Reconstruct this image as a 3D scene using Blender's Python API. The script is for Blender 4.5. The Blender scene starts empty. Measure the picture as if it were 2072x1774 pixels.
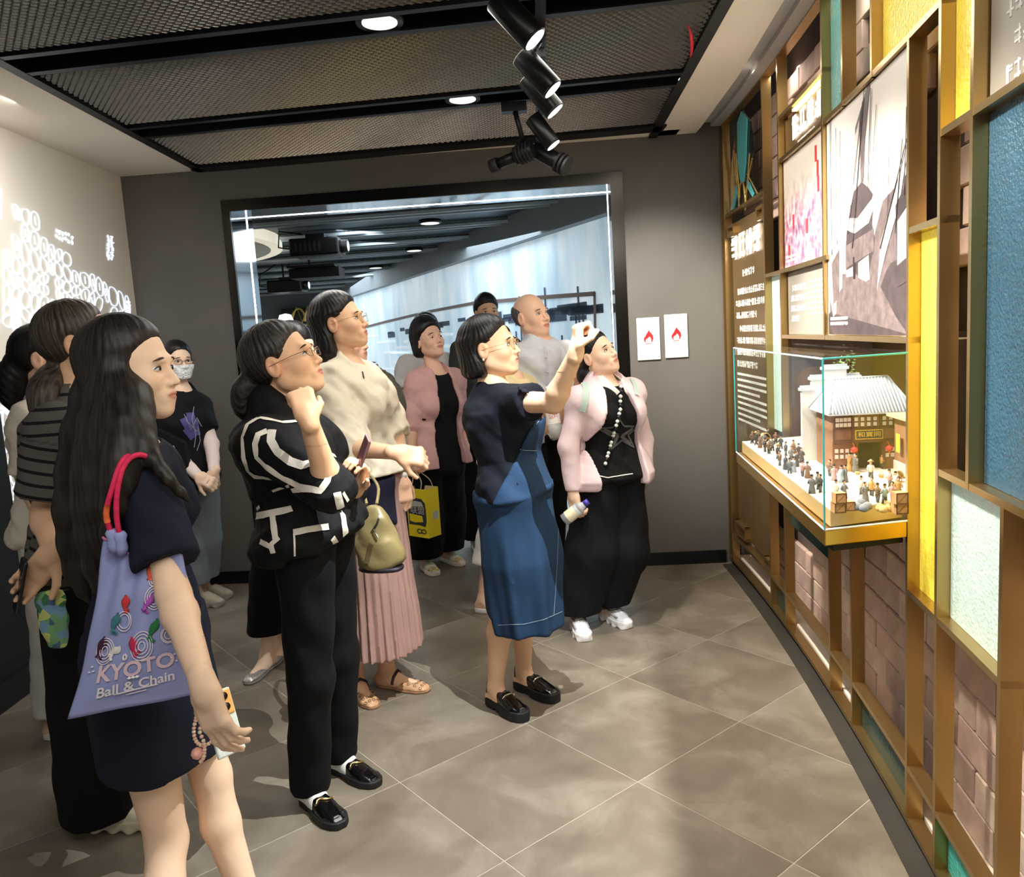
import bpy, bmesh, math, random
import numpy as np
from mathutils import Vector, Matrix
random.seed(7); RNG=np.random.default_rng(7)
SC=bpy.context.scene; COL=SC.collection
# ------------------------------------------------------------------ camera
F_PX,CX,CY=1600.,1036.,887.; CZ=1.52
_p=math.radians(7.3); _r=math.radians(3.5)
CAM=np.array([0,0,CZ]); FW=np.array([0,math.cos(_p),-math.sin(_p)])
_R0=np.array([1.,0,0]); _U0=np.array([0,math.sin(_p),math.cos(_p)])
RT=math.cos(_r)*_R0-math.sin(_r)*_U0; UP=math.sin(_r)*_R0+math.cos(_r)*_U0
cam=bpy.data.cameras.new('camera'); camo=bpy.data.objects.new('camera',cam); COL.objects.link(camo)
cam.sensor_fit='HORIZONTAL'; cam.sensor_width=36; cam.lens=36*F_PX/2072; cam.clip_start=.02
M=Matrix.Identity(4)
for i in range(3): M[i][0]=RT[i]; M[i][1]=UP[i]; M[i][2]=-FW[i]; M[i][3]=CAM[i]
camo.matrix_world=M; SC.camera=camo
# ------------------------------------------------------------------ light
SC.view_settings.view_transform='Standard'; SC.view_settings.look='None'; SC.view_settings.gamma=1
SC.view_settings.use_curve_mapping=False; SC.view_settings.exposure=0.45
wd=bpy.data.worlds.new('world'); SC.world=wd; wd.use_nodes=True
wd.node_tree.nodes['Background'].inputs[0].default_value=(1,.97,.93,1)
wd.node_tree.nodes['Background'].inputs[1].default_value=.17
def area(name,loc,target,sx,sy,power,col=(1,1,1)):
    l=bpy.data.lights.new(name,'AREA'); l.shape='RECTANGLE'; l.size=sx; l.size_y=sy; l.energy=power; l.color=col
    o=bpy.data.objects.new(name,l); COL.objects.link(o); o.location=loc
    o.rotation_euler=(Vector(target)-Vector(loc)).to_track_quat('-Z','Y').to_euler(); return o
def spot(name,loc,target,deg,power,col=(1,1,1),blend=.5,r=.03,square=False,up=None):
    l=bpy.data.lights.new(name,'SPOT'); l.spot_size=math.radians(deg); l.spot_blend=blend; l.energy=power; l.color=col; l.shadow_soft_size=r; l.use_square=square
    o=bpy.data.objects.new(name,l); COL.objects.link(o)
    z=-(Vector(target)-Vector(loc)).normalized()
    if up is None: o.location=loc; o.rotation_euler=(-z).to_track_quat('-Z','Y').to_euler()
    else:
        x=Vector(up).cross(z).normalized(); y=z.cross(x); m=Matrix((x,y,z)).transposed().to_4x4(); m.translation=Vector(loc); o.matrix_world=m
    return o
# general fill added under the ceiling, and the lit space beyond the portal
area('hall_fill_light',(-.3,.2,2.62),(-.2,.9,0),1.6,1.2,18,(1,.95,.88))
area('hall_fill_light',(.1,3.2,2.6),(.25,3.25,0),.5,1.6,16,(1,.95,.88))
area('cove_light',(-1.92,3.6,2.60),(-2.4,3.6,1.5),.1,3.0,26,(1,.97,.92))
area('far_room_light',(-.6,7.6,2.5),(-.9,7.6,.0),1.6,2.5,44,(.82,.92,1))
area('far_room_light',(-2.6,12.5,2.5),(-2.2,12.5,.0),2.0,4,60,(.82,.92,1))
for y0_,x0_ in ((1.9,.90),(2.9,1.045),(3.9,1.15)): area('cornice_fill',(x0_,y0_,2.685),(x0_+.13,y0_+.02,1.2),.03,.95,5.5,(1,.93,.82))  # unseen fill strips added to brighten the lattice and soffit
spot('fill_spot_beam',(.78,.5,2.55),(-.25,3.1,1.15),78,60,(1,.94,.86),.8,.25)  # unseen spot added to light the people from the camera's right
spot('added_shutter_beam',(.33,2.0,2.55),(.10,2.5,0),74,300,(.95,.98,1),.8,.0012)  # beam of the added shutter lamp, cut by its flap
spot('track_spot_beam',(.33,3.6,2.42),(1.02,5.0,1.45),54,190,(1,.95,.88),.9,.05)  # extra beam added to brighten the back wall corner
for i,(x,y,ty,tz) in enumerate([(.25,2.65,2.35,1.25),(.3,3.15,2.9,1.45),(.31,3.4,3.4,1.3),(.33,4.05,4.3,1.6),(.2,1.9,1.75,1.0),(.22,2.4,2.2,.3),(.3,3.3,3.3,.2)]):  # the beams aimed low are extra, added to brighten the bricks
    spot('track_spot_beam',(x,y,2.42),(1.25,ty,tz),66,85,(1,.93,.82),.7,.03)
# ------------------------------------------------------------------ projection helpers (photo pixel -> place)
def ray(a,b): return FW+RT*((a-CX)/F_PX)-UP*((b-CY)/F_PX)
def onz(a,b,z=0.):
    d=ray(a,b); return CAM+d*((z-CZ)/d[2])
def aty(a,b,y):
    d=ray(a,b); return CAM+d*(y/d[1])
def onplane(a,b,P,n):
    d=ray(a,b); n=np.array(n,float); return CAM+d*(np.dot(np.array(P)-CAM,n)/np.dot(d,n))
def proj(P):
    q=np.asarray(P)-CAM; z=q@FW; return (CX+F_PX*(q@RT)/z, CY-F_PX*(q@UP)/z)
QC=(-0.02397882,0.26275566,0.63658952)
def q(y): return QC[0]*y*y+QC[1]*y+QC[2]
def lin(c): return tuple(((v/255/12.92) if v/255<=.04045 else ((v/255+.055)/1.055)**2.4) for v in c)
# ------------------------------------------------------------------ materials
MATS={}
def mat(name,col,rough=.6,metal=0.,noise=None,bump=None,emit=0.,spec=.5,trans=0.,ior=1.45,alpha=1.,stretch=None,attr=None,coat=0.,emcol=None,sheen=0.):
    """procedural principled material; noise=(scale,amount,detail) varies the value; bump=(scale,strength)"""
    if name in MATS: return MATS[name]
    m=bpy.data.materials.new(name); m.use_nodes=True; nt=m.node_tree; b=nt.nodes['Principled BSDF']; L=nt.links
    c=(*lin(col),1)
    b.inputs['Base Color'].default_value=c; b.inputs['Roughness'].default_value=rough; b.inputs['Metallic'].default_value=metal
    b.inputs['Specular IOR Level'].default_value=spec; b.inputs['Transmission Weight'].default_value=trans; b.inputs['IOR'].default_value=ior
    b.inputs['Alpha'].default_value=alpha; b.inputs['Coat Weight'].default_value=coat
    if sheen: b.inputs['Sheen Weight'].default_value=sheen
    if emit: b.inputs['Emission Color'].default_value=(*lin(emcol or col),1); b.inputs['Emission Strength'].default_value=emit
    src=None
    if attr: 
        an=nt.nodes.new('ShaderNodeAttribute'); an.attribute_name=attr; L.new(an.outputs['Color'],b.inputs['Base Color']); src=an.outputs['Color']
    if noise or bump:
        tc=nt.nodes.new('ShaderNodeTexCoord'); mp=nt.nodes.new('ShaderNodeMapping'); L.new(tc.outputs['Object'],mp.inputs[0])
        if stretch: mp.inputs['Scale'].default_value=stretch
    if noise:
        n=nt.nodes.new('ShaderNodeTexNoise'); n.inputs['Scale'].default_value=noise[0]; n.inputs['Detail'].default_value=noise[2] if len(noise)>2 else 4
        L.new(mp.outputs[0],n.inputs['Vector'])
        mr=nt.nodes.new('ShaderNodeMapRange'); mr.inputs[1].default_value=.25; mr.inputs[2].default_value=.75; mr.inputs[3].default_value=1-noise[1]; mr.inputs[4].default_value=1+noise[1]
        L.new(n.outputs[0],mr.inputs[0])
        hs=nt.nodes.new('ShaderNodeHueSaturation'); L.new(mr.outputs[0],hs.inputs['Value'])
        if src: L.new(src,hs.inputs['Color'])
        else: hs.inputs['Color'].default_value=c
        L.new(hs.outputs[0],b.inputs['Base Color'])
    if bump:
        n2=nt.nodes.new('ShaderNodeTexNoise'); n2.inputs['Scale'].default_value=bump[0]; n2.inputs['Detail'].default_value=3; L.new(mp.outputs[0],n2.inputs['Vector'])
        bp=nt.nodes.new('ShaderNodeBump'); bp.inputs['Strength'].default_value=bump[1]; bp.inputs['Distance'].default_value=bump[2] if len(bump)>2 else .01
        L.new(n2.outputs[0],bp.inputs['Height']); L.new(bp.outputs[0],b.inputs['Normal'])
    MATS[name]=m; return m
# ------------------------------------------------------------------ mesh helpers
class MB:
    def __init__(s): s.v=[]; s.f=[]; s.m=[]; s.mats=[]; s.cur=0
    def mat(s,m):
        if m not in s.mats: s.mats.append(m)
        s.cur=s.mats.index(m); return s
    def add(s,vs,fs):
        o=len(s.v); s.v+= [tuple(map(float,v)) for v in vs]; s.f+=[tuple(o+i for i in f) for f in fs]; s.m+=[s.cur]*len(fs); return s
    def box(s,x0,x1,y0,y1,z0,z1):
        return s.add([(x0,y0,z0),(x1,y0,z0),(x1,y1,z0),(x0,y1,z0),(x0,y0,z1),(x1,y0,z1),(x1,y1,z1),(x0,y1,z1)],[(0,3,2,1),(4,5,6,7),(0,1,5,4),(1,2,6,5),(2,3,7,6),(3,0,4,7)])
    def obox(s,c,ax,ay,az,hx,hy,hz):
        c,ax,ay,az=[np.array(t,float) for t in (c,ax,ay,az)]
        vs=[c+ax*hx*i+ay*hy*j+az*hz*k for k in(-1,1) for (i,j) in((-1,-1),(1,-1),(1,1),(-1,1))]
        return s.add(vs,[(0,3,2,1),(4,5,6,7),(0,1,5,4),(1,2,6,5),(2,3,7,6),(3,0,4,7)])
    def prism(s,poly,z0,z1):
        n=len(poly); return s.add([(x,y,z0) for x,y in poly]+[(x,y,z1) for x,y in poly],[tuple(range(n))[::-1],tuple(range(n,2*n))]+[(i,(i+1)%n,n+(i+1)%n,n+i) for i in range(n)])
    def cyl(s,a,b,r0,r1=None,n=16,caps=True):
        r1=r0 if r1 is None else r1; a=np.array(a,float); b=np.array(b,float); d=b-a; d/=np.linalg.norm(d)
        t=np.array([0,0,1.]) if abs(d[2])<.9 else np.array([1.,0,0]); u=np.cross(d,t); u/=np.linalg.norm(u); w=np.cross(d,u)
        an=[2*math.pi*i/n for i in range(n)]
        vs=[a+(u*math.cos(t)+w*math.sin(t))*r0 for t in an]+[b+(u*math.cos(t)+w*math.sin(t))*r1 for t in an]
        fs=[(i,i+n,(i+1)%n+n,(i+1)%n) for i in range(n)]
        if caps: fs+=[tuple(range(n)),tuple(range(n,2*n))[::-1]]
        return s.add(vs,fs)
    def tube(s,pts,r,n=8,closed=False,flat=None):
        P=np.array(pts,float); N=len(P); T=np.zeros_like(P)
        for i in range(N):
            a=P[(i-1)%N] if closed or i>0 else P[i]; b=P[(i+1)%N] if closed or i<N-1 else P[i]; T[i]=(b-a)/max(1e-9,np.linalg.norm(b-a))
        up=np.array([0,0,1.]) if abs(T[0][2])<.9 else np.array([1.,0,0]); u=np.cross(T[0],up); u/=np.linalg.norm(u); vs=[]
        rr=r if hasattr(r,'__len__') else [r]*N
        for i in range(N):
            u=u-T[i]*np.dot(u,T[i]); u/=max(1e-9,np.linalg.norm(u)); w=np.cross(T[i],u)
            of=[(u*math.cos(2*math.pi*k/n)+w*math.sin(2*math.pi*k/n))*rr[i] for k in range(n)]
            if flat is not None: of=[o_-flat[0]*np.dot(o_,flat[0])*(1-flat[1]) for o_ in of]
            vs+=[P[i]+o_ for o_ in of]
        fs=[(i*n+k,((i+1)%N)*n+k,((i+1)%N)*n+(k+1)%n,i*n+(k+1)%n) for i in range(N if closed else N-1) for k in range(n)]
        if not closed: fs+=[tuple(range(n))[::-1],tuple(range((N-1)*n,N*n))]
        return s.add(vs,[f[::-1] for f in fs])
    def lathe(s,prof,n=20,c=(0,0,0)):
        vs=[]; c=np.array(c,float)
        for (r,z) in prof: vs+=[c+np.array([r*math.cos(2*math.pi*k/n),r*math.sin(2*math.pi*k/n),z]) for k in range(n)]
        fs=[(i*n+k,i*n+(k+1)%n,(i+1)*n+(k+1)%n,(i+1)*n+k) for i in range(len(prof)-1) for k in range(n)]
        return s.add(vs,fs+[tuple(range(n))[::-1],tuple(range((len(prof)-1)*n,len(prof)*n))])
    def build(s,name,m=None,parent=None,smooth=False,bevel=0.):
        me=bpy.data.meshes.new(name); me.from_pydata(s.v,[],s.f)
        for mm in (s.mats or [m]): me.materials.append(mm)
        if s.mats: me.polygons.foreach_set('material_index',s.m)
        if smooth: me.polygons.foreach_set('use_smooth',[True]*len(me.polygons))
        o=bpy.data.objects.new(name,me); COL.objects.link(o)
        if bevel:
            md=o.modifiers.new('bevel','BEVEL'); md.width=bevel; md.segments=2; md.limit_method='ANGLE'
        if parent: o.parent=parent; o.matrix_parent_inverse=parent.matrix_world.inverted()
        return o
def tag(o,label=None,cat=None,group=None,kind=None):
    for k,v in (('label',label),('category',cat),('group',group),('kind',kind)):
        if v: o[k]=v
    return o
def empty(name,loc=(0,0,0),label=None,cat=None,group=None,kind=None):
    o=bpy.data.objects.new(name,None); o.empty_display_size=.1; COL.objects.link(o); o.location=loc
    o.matrix_world=Matrix.Translation(Vector(loc)); return tag(o,label,cat,group,kind)
def link_copy(src,name,mw,parent=None):
    o=bpy.data.objects.new(name,src); COL.objects.link(o)
    if parent: o.parent=parent; o.matrix_parent_inverse=parent.matrix_world.inverted()
    o.matrix_world=mw; return o
def frame_m(o,x,y,z):
    m=Matrix.Identity(4)
    for i in range(3): m[i][0]=x[i]; m[i][1]=y[i]; m[i][2]=z[i]; m[i][3]=o[i]
    return m
def text_mesh(body,size,extr=.0015,bold=0.):
    c=bpy.data.curves.new('txt','FONT'); c.body=body; c.size=size; c.extrude=extr; c.offset=bold; c.align_x='CENTER'; c.align_y='CENTER'
    o=bpy.data.objects.new('txt',c); COL.objects.link(o); dg=bpy.context.evaluated_depsgraph_get()
    me=bpy.data.meshes.new_from_object(o.evaluated_get(dg)); bpy.data.objects.remove(o); bpy.data.curves.remove(c); return me
def put_text(name,body,size,mw,m,parent,extr=.0012,sx=1.):
    me=text_mesh(body,size,extr); me.materials.clear(); me.materials.append(m)
    if sx!=1: me.transform(Matrix.Diagonal((sx,1,1,1)))
    return link_copy(me,name,mw,parent)
def unit(v): v=np.asarray(v,float); return v/max(1e-9,np.linalg.norm(v))
# ================================================================== the setting
CEIL=2.67
m_dark=mat('wall_charcoal',(96,92,86),.7,noise=(3,.06),bump=(180,.08))
m_beige=mat('wall_plaster',(222,216,204),.75,noise=(2,.03),bump=(120,.04))
m_black=mat('black_metal',(16,16,17),.42,.3,spec=.4)
m_blackm=mat('black_matte',(13,13,14),.7)
m_base=mat('skirting_black',(14,18,19),.22)
m_bronze=mat('brushed_bronze',(178,148,96),.28,.9,noise=(3,.05),bump=(90,.03))
m_bronzep=mat('bronze_sheet',(140,114,74),.42,.75,noise=(4,.1))
m_tile=bpy.data.materials.new('floor_tile_stone'); m_tile.use_nodes=True; nt=m_tile.node_tree; bs=nt.nodes['Principled BSDF']; bs.inputs['Roughness'].default_value=.42
tc=nt.nodes.new('ShaderNodeTexCoord'); oi=nt.nodes.new('ShaderNodeObjectInfo'); va=nt.nodes.new('ShaderNodeVectorMath'); va.operation='ADD'; vm=nt.nodes.new('ShaderNodeVectorMath'); vm.operation='SCALE'; vm.inputs['Scale'].default_value=37.; cb=nt.nodes.new('ShaderNodeCombineXYZ'); nt.links.new(oi.outputs['Random'],cb.inputs[0]); nt.links.new(oi.outputs['Random'],cb.inputs[1]); nt.links.new(cb.outputs[0],vm.inputs[0]); nt.links.new(tc.outputs['Object'],va.inputs[0]); nt.links.new(vm.outputs[0],va.inputs[1])
n1=nt.nodes.new('ShaderNodeTexNoise'); n1.inputs['Scale'].default_value=3.2; n1.inputs['Detail'].default_value=9; n1.inputs['Roughness'].default_value=.62; n1.inputs['Distortion'].default_value=.5; nt.links.new(va.outputs[0],n1.inputs['Vector'])
cr=nt.nodes.new('ShaderNodeValToRGB'); el=cr.color_ramp.elements; el[0].position=.30; el[0].color=(*lin((100,90,76)),1); el[1].position=.74; el[1].color=(*lin((146,137,122)),1); x_=el.new(.5); x_.color=(*lin((118,108,93)),1); nt.links.new(n1.outputs[0],cr.inputs[0]); nt.links.new(cr.outputs[0],bs.inputs['Base Color'])
rr_=nt.nodes.new('ShaderNodeMapRange'); rr_.inputs[3].default_value=.34; rr_.inputs[4].default_value=.56; nt.links.new(n1.outputs[0],rr_.inputs[0]); nt.links.new(rr_.outputs[0],bs.inputs['Roughness'])
m_grout=mat('grout',(168,158,143),.8)
BA=np.array([1.345,4.947,0]); BB=np.array([-2.372,5.175,0]); BD=unit(BB-BA); BN=np.array([-.0613,-.998,0]); BN/=np.linalg.norm(BN)
def backx(x,off=0):   # point on the back wall line at world x, off metres towards the room
    t=(x-BA[0])/BD[0]; p=BA+BD*t+BN*off; return p
# floor: bed + single tiles
fl=MB().box(-6,3,-1.5,20,-.05,-.0012).build('floor',m_grout); tag(fl,'grey stone tiled floor laid diagonally','floor',kind='structure')
a=math.radians(39); S=.583; e1=np.array([math.cos(a),math.sin(a)]); e2=np.array([-e1[1],e1[0]]); O=np.array([-.012,2.965])
tile=bmesh.new(); bmesh.ops.create_cube(tile,size=1); bmesh.ops.scale(tile,vec=(S-.0038,S-.0038,.02),verts=tile.verts)
bmesh.ops.bevel(tile,geom=[e for e in tile.edges if all(v.co.z>0 for v in e.verts)],offset=.0006,segments=1,affect='EDGES')
tme=bpy.data.meshes.new('tile'); tile.to_mesh(tme); tile.free(); tme.materials.append(m_tile)
for i in range(-14,18):
    for j in range(-12,16):
        c=O+e1*S*(i+.5)+e2*S*(j+.5)
        if not(-2.75<c[0]<1.75 and .5<c[1]<8.2): continue
        pu=proj((c[0],c[1],0)); 
        if c[1]>.6 and not(-350<pu[0]<2300 and 900<pu[1]<2100): continue
        o=link_copy(tme,'floor_tile',Matrix.Translation((c[0],c[1],-.01))@Matrix.Rotation(a+random.choice((0,1,2,3))*math.pi/2,4,'Z'),fl)
# back wall with the portal opening
XL,XR,PT=-1.735,.768,2.478
wb=MB()
def wall_piece(x0,x1,z0,z1,th=.37):
    p,r_=backx(x0),backx(x1); o=-BN*th
    wb.add([(*p[:2],z0),(*r_[:2],z0),(*(r_+o)[:2],z0),(*(p+o)[:2],z0),(*p[:2],z1),(*r_[:2],z1),(*(r_+o)[:2],z1),(*(p+o)[:2],z1)],[(0,1,2,3),(4,7,6,5),(0,4,5,1),(1,5,6,2),(2,6,7,3),(3,7,4,0)])
wall_piece(-3.2,XL,0,3); wall_piece(XR,2.2,0,3); wall_piece(XL,XR,PT,3)
wb=wb.build('wall_back',m_dark); tag(wb,'dark grey back wall around the portal','wall',kind='structure')
for nm,x0,x1 in (('baseboard_back',-2.37,XL-.01),('baseboard_right',XR+.01,1.33)):
    p,r_=backx(x0),backx(x1); o=BN*.014
    b=MB().add([(*p[:2],0),(*r_[:2],0),(*(r_+o)[:2],0),(*(p+o)[:2],0),(*p[:2],.083),(*r_[:2],.083),(*(r_+o)[:2],.083),(*(p+o)[:2],.083)],[(0,1,2,3),(4,7,6,5),(0,4,5,1),(1,5,6,2),(2,6,7,3),(3,7,4,0)]).build(nm,m_base); tag(b,'black glossy skirting board at the foot of the back wall','baseboard',kind='structure')
# left wall
lw=MB().box(-2.46,-2.365,2.6,5.3,0,3).build('wall_left',m_beige); tag(lw,'pale plaster side wall that carries the glowing street map','wall',kind='structure')
b=MB().box(-2.365,-2.345,2.6,5.16,0,.105).build('baseboard_left',m_base); tag(b,'black skirting along the pale side wall','baseboard',kind='structure')
# black door leaf in the side wall
dr=MB(); dr.box(-2.50,-2.355,2.3,3.66,0,2.3); dr.box(-2.355,-2.335,2.3,3.7,0,.12); dr.box(-2.36,-2.348,2.42,3.56,.2,2.2)
dr=dr.build('door_1',mat('door_black',(28,29,32),.5,spec=.4)); tag(dr,'tall black door panel beside the pale map wall','door',kind='structure')
MB().box(-2.355,-2.33,3.38,3.42,.98,1.16).build('door_handle',m_black,dr)
# ceiling: plaster soffits around a black open grid
m_soff=mat('soffit_plaster',(238,230,216),.7,noise=(2,.03)); m_void=mat('ceiling_void',(7,7,8),.9)
sf=MB(); sf.box(-2.5,-1.86,-1.2,5.3,CEIL,CEIL+.12)
pts=[(.80,-1.2),(.84,1.5),(.885,3.0),(.93,3.9),(.975,4.8),(1.0,5.2)]
outer=[(q(y)-.13+(.0) if y>1.2 else .8,y) for _,y in pts]
for (a0,a1),(b0,b1) in zip(zip(pts,pts[1:]),zip(outer,outer[1:])):
    sf.prism([a0,b0,b1,a1],CEIL,CEIL+.1)
sf.prism([(-1.9,5.10),(1.1,4.84),(1.1,5.3),(-1.9,5.3)],CEIL,CEIL+.1)
sf=sf.build('ceiling',m_soff); tag(sf,'pale plaster soffit framing the black mesh ceiling','ceiling',kind='structure')
cv=MB(); m_cove=mat('cove_grey',(178,178,180),.6)
for y0,y1 in zip(np.linspace(-.2,4.9,18)[:-1],np.linspace(-.2,4.9,18)[1:]):
    yy0,yy1=max(y0,1.0),max(y1,1.0)
    cv.prism([(q(y0)-.135,y0),(q(y0)+.02,y0),(q(y1)+.02,y1),(q(y1)-.135,y1)],CEIL+.045,CEIL+.12)
    cv.prism([(q(y0)-.055,y0),(q(y0)+.02,y0),(q(y1)+.02,y1),(q(y1)-.055,y1)],CEIL+.02,CEIL+.05)
cv=cv.build('trim_1',m_cove,None); tag(cv,'stepped grey cornice where the soffit meets the exhibit wall','cornice',kind='structure')
vd=MB().box(-1.9,1.1,-1.3,5.3,CEIL+.42,CEIL+.45).box(-1.88,-1.86,-1.3,5.3,CEIL,CEIL+.45).build('trim_2',m_void); tag(vd,'dark void above the ceiling mesh','ceiling void',kind='structure')
# black edge frame
ef=MB(); ef.box(-1.862,-1.815,-1.2,5.12,CEIL-.012,CEIL+.07)
for (x0,y0),(x1,y1) in zip(pts,pts[1:]): ef.prism([(x0-.05,y0),(x0,y0),(x1,y1),(x1-.05,y1)],CEIL-.012,CEIL+.07)
BS=-.128                                   # slope of the cross beams
def beamy(x,y0): return y0+BS*(x+.384)
ef.prism([(-1.86,beamy(-1.86,5.0)-.17),(.99,beamy(.99,5.0)-.13),(.99,beamy(.99,5.0)),(-1.86,beamy(-1.86,5.0)-.035)],CEIL-.012,CEIL+.05)
ef=ef.build('ceiling_edge_frame',m_black); tag(ef,'black metal frame edging the mesh ceiling panels','ceiling frame')
BEAMS=[2.0,3.02,4.03]; BW=.105
def xr(y): return np.interp(y,[p[1] for p in pts],[p[0] for p in pts])-.03
for y0 in BEAMS:
    b=empty('ceiling_channel',(-.384,y0,CEIL),{2.0:'black ceiling channel with no downlight in view',3.02:'black ceiling channel holding the larger round downlight',4.03:'black ceiling channel holding the smaller round downlight nearer the portal'}[y0],'channel')
    x0,x1=-1.82,xr(y0)
    def strip(u0,u1,z0,z1,nm,m):
        MB().prism([(x0,beamy(x0,y0)+u0),(x1,beamy(x1,y0)+u0),(x1,beamy(x1,y0)+u1),(x0,beamy(x0,y0)+u1)],z0,z1).build(nm,m,b)
    strip(-BW,-BW+.035,CEIL-.01,CEIL+.03,'lip',m_black); strip(BW-.035,BW,CEIL-.01,CEIL+.03,'lip',m_black)
    strip(-BW+.03,-BW+.035,CEIL+.03,CEIL+.12,'web',m_black); strip(BW-.035,BW-.03,CEIL+.03,CEIL+.12,'web',m_black); strip(-BW,BW,CEIL+.12,CEIL+.13,'back_plate',m_blackm)
# expanded-metal panels between the channels: real diamond strands
m_mesh=mat('mesh_metal',(170,167,162),.26,.75)
def mesh_panel(ya,yb,label):
    b=empty('mesh_ceiling_panel',(-.4,(ya+yb)/2,CEIL),label,'ceiling panel')
    px,py=.032,.021; vs=[];fs=[]
    nx=int(2.9/px)
    for j in range(int((yb-ya-.004)/py)+1):
        for i in range(2*nx):
            xa=-1.82+i*px*.5; xb=xa+px*.5; up=(i+j)%2
            y0_=ya+(j+(0 if up else .5))*py*1. ; y1_=ya+(j+(.5 if up else 0))*py
            if j%2: pass
            y0_+=BS*(xa+.384); y1_+=BS*(xb+.384)
            if (xa+xb)/2>xr((y0_+y1_)/2)-.01: continue
            w=.0025; o=len(vs)
            for (x,y) in ((xa,y0_),(xb,y1_)):
                vs+=[(x,y-w,CEIL+.016),(x,y+w*.1,CEIL+.005),(x,y+w,CEIL+.014)]
            fs+=[(o,o+3,o+4,o+1),(o+1,o+4,o+5,o+2),(o+2,o+5,o+3,o)]
    me=bpy.data.meshes.new('diamond_mesh'); me.from_pydata(vs,[],fs); me.materials.append(m_mesh)
    o=bpy.data.objects.new('diamond_mesh',me); COL.objects.link(o); o.parent=b; o.matrix_parent_inverse=b.matrix_world.inverted(); o['kind']='stuff'
for ya,yb,l in ((BEAMS[0]+BW,BEAMS[1]-BW,'black expanded metal ceiling panel ahead of the channel with the larger downlight'),(BEAMS[1]+BW,BEAMS[2]-BW,'black expanded metal ceiling panel between the two downlight channels'),(BEAMS[2]+BW,4.87,'black expanded metal ceiling panel closest to the portal wall')): mesh_panel(ya,yb,l)
# downlights in the channels
m_lamp=mat('lamp_diffuser',(255,246,235),.5,emit=.75); m_lamphot=mat('lamp_hot',(255,250,240),.5,emit=14)
for (u,v),y0,l in (((768,45),BEAMS[1],'round white recessed downlight, the larger one over the group'),((936,201),BEAMS[2],'round white recessed downlight nearer the portal and spotlight track')):
    p=onz(u,v,CEIL); d=empty('downlight',p,l,'downlight')
    MB().lathe([(.062,.004),(.085,.0),(.088,.012),(.088,.05),(.06,.05)],28,(p[0],p[1],CEIL-.004)).build('trim_ring',m_black,d,True)
    MB().lathe([(.0,.0),(.064,.002),(.066,.03),(.0,.032)],28,(p[0],p[1],CEIL-.006)).build('diffuser',m_lamp,d,True)
# lighting track and spotlights
tr=empty('lighting_track',(.2,3.2,2.62),'black lighting track running under the mesh ceiling','track')
T0,T1=np.array([.12,1.2,2.62]),np.array([.26,4.75,2.62]); td=unit(T1-T0); tn=np.array([td[1],-td[0],0])
MB().obox((T0+T1)/2,td,tn,(0,0,1),np.linalg.norm(T1-T0)/2,.018,.016).build('track_rail',m_black,tr)
for t in (.2,.5,.8):
    p=T0+(T1-T0)*t; MB().cyl(p,(p[0],p[1],CEIL+.03),.006,n=8).build('hanger',m_black,tr)
m_cyl=mat('spot_black',(20,19,18),.3,.55)
def spotlight(u,v,z,aim,L,R,label,hot=True):
    c=onz(u,v,z); d=unit(np.array(aim)-c); s=empty('track_spotlight',c,label,'spotlight')
    t=float(np.clip(np.dot(c-T0,td),0,9)); tp=T0+td*t
    MB().obox(tp-np.array([0,0,.03]),td,tn,(0,0,1),.05,.018,.018).build('adapter',m_black,s)
    MB().cyl(tp-np.array([0,0,.045]),c-d*L*.15+np.array([0,0,R]),.008,n=10).build('stem',m_black,s,True)
    b=c-d*L/2; e=c+d*L/2
    MB().cyl(b,e,R,n=36).build('housing',m_cyl,s,True,.004)
    MB().cyl(e-d*.004,e+d*.004,R*.99,R*.97,36).cyl(e+d*.004,e+d*.004001,R*.97,R*.97,36).build('rim',m_black,s,True)
    MB().cyl(e+d*.002,e+d*.0052,R*.84,n=32).build('lens',m_lamphot if hot else m_lamp,s,True)
    return s
spotlight(1043,38,2.47,(1.3,2.35,1.0),.165,.043,'black cylinder spotlight lit at the front of the track, largest in view')
spotlight(1086,146,2.47,(1.3,2.9,1.1),.165,.043,'black cylinder spotlight with glowing lens, second along the track')
spotlight(1094,190,2.45,(1.3,3.2,1.0),.165,.043,'black cylinder spotlight hanging just under the second lit one')
spotlight(1098,265,2.47,(1.3,3.75,.9),.16,.04,'black cylinder spotlight above the projector lamp')
# gobo projector lamp
c=onz(1062,309,2.40); e=onz(992,338,2.36); d=unit(e-c); g=empty('gobo_projector',c,'black zoom projector lamp with yellow sticker pointing away from exhibits','projector lamp')
MB().cyl(c-d*.045,c+d*.05,.044,n=30).build('body',m_black,g,True,.003)
fin=MB(); [fin.cyl(c+d*(-.03+.018*i),c+d*(-.022+.018*i),.049,n=30) for i in range(4)]; fin.build('cooling_fin',m_blackm,g)
MB().cyl(c+d*.05,c+d*.155,.026,n=26).build('zoom_barrel',m_black,g,True); MB().cyl(c+d*.15,c+d*.19,.033,n=26).build('lens_ring',m_blackm,g,True)
MB().cyl(c+d*.188,c+d*.1915,.026,n=24).build('lens',mat('lens_glass',(190,210,235),.1,emit=.6),g,True)
tp=onz(1040,218,2.60); MB().obox(tp,tn,td,(0,0,1),.06,.03,.022).build('adapter',m_black,g); MB().cyl(tp,c+np.array([0,0,.03]),.013,n=10).build('arm',m_black,g,True)
sd=unit(np.cross(d,(0,0,1))); MB().obox(c+d*.02-sd*-.0445,d,(0,0,1),sd,.011,.011,.001).build('sticker',mat('sticker_yellow',(235,200,40),.5),g)
c=onz(1112,318,2.38); d=unit(np.array([.8,-.35,-.55])); g2=empty('finned_spotlight',c,'unlit black finned spotlight behind the projector lamp','spotlight')
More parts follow.
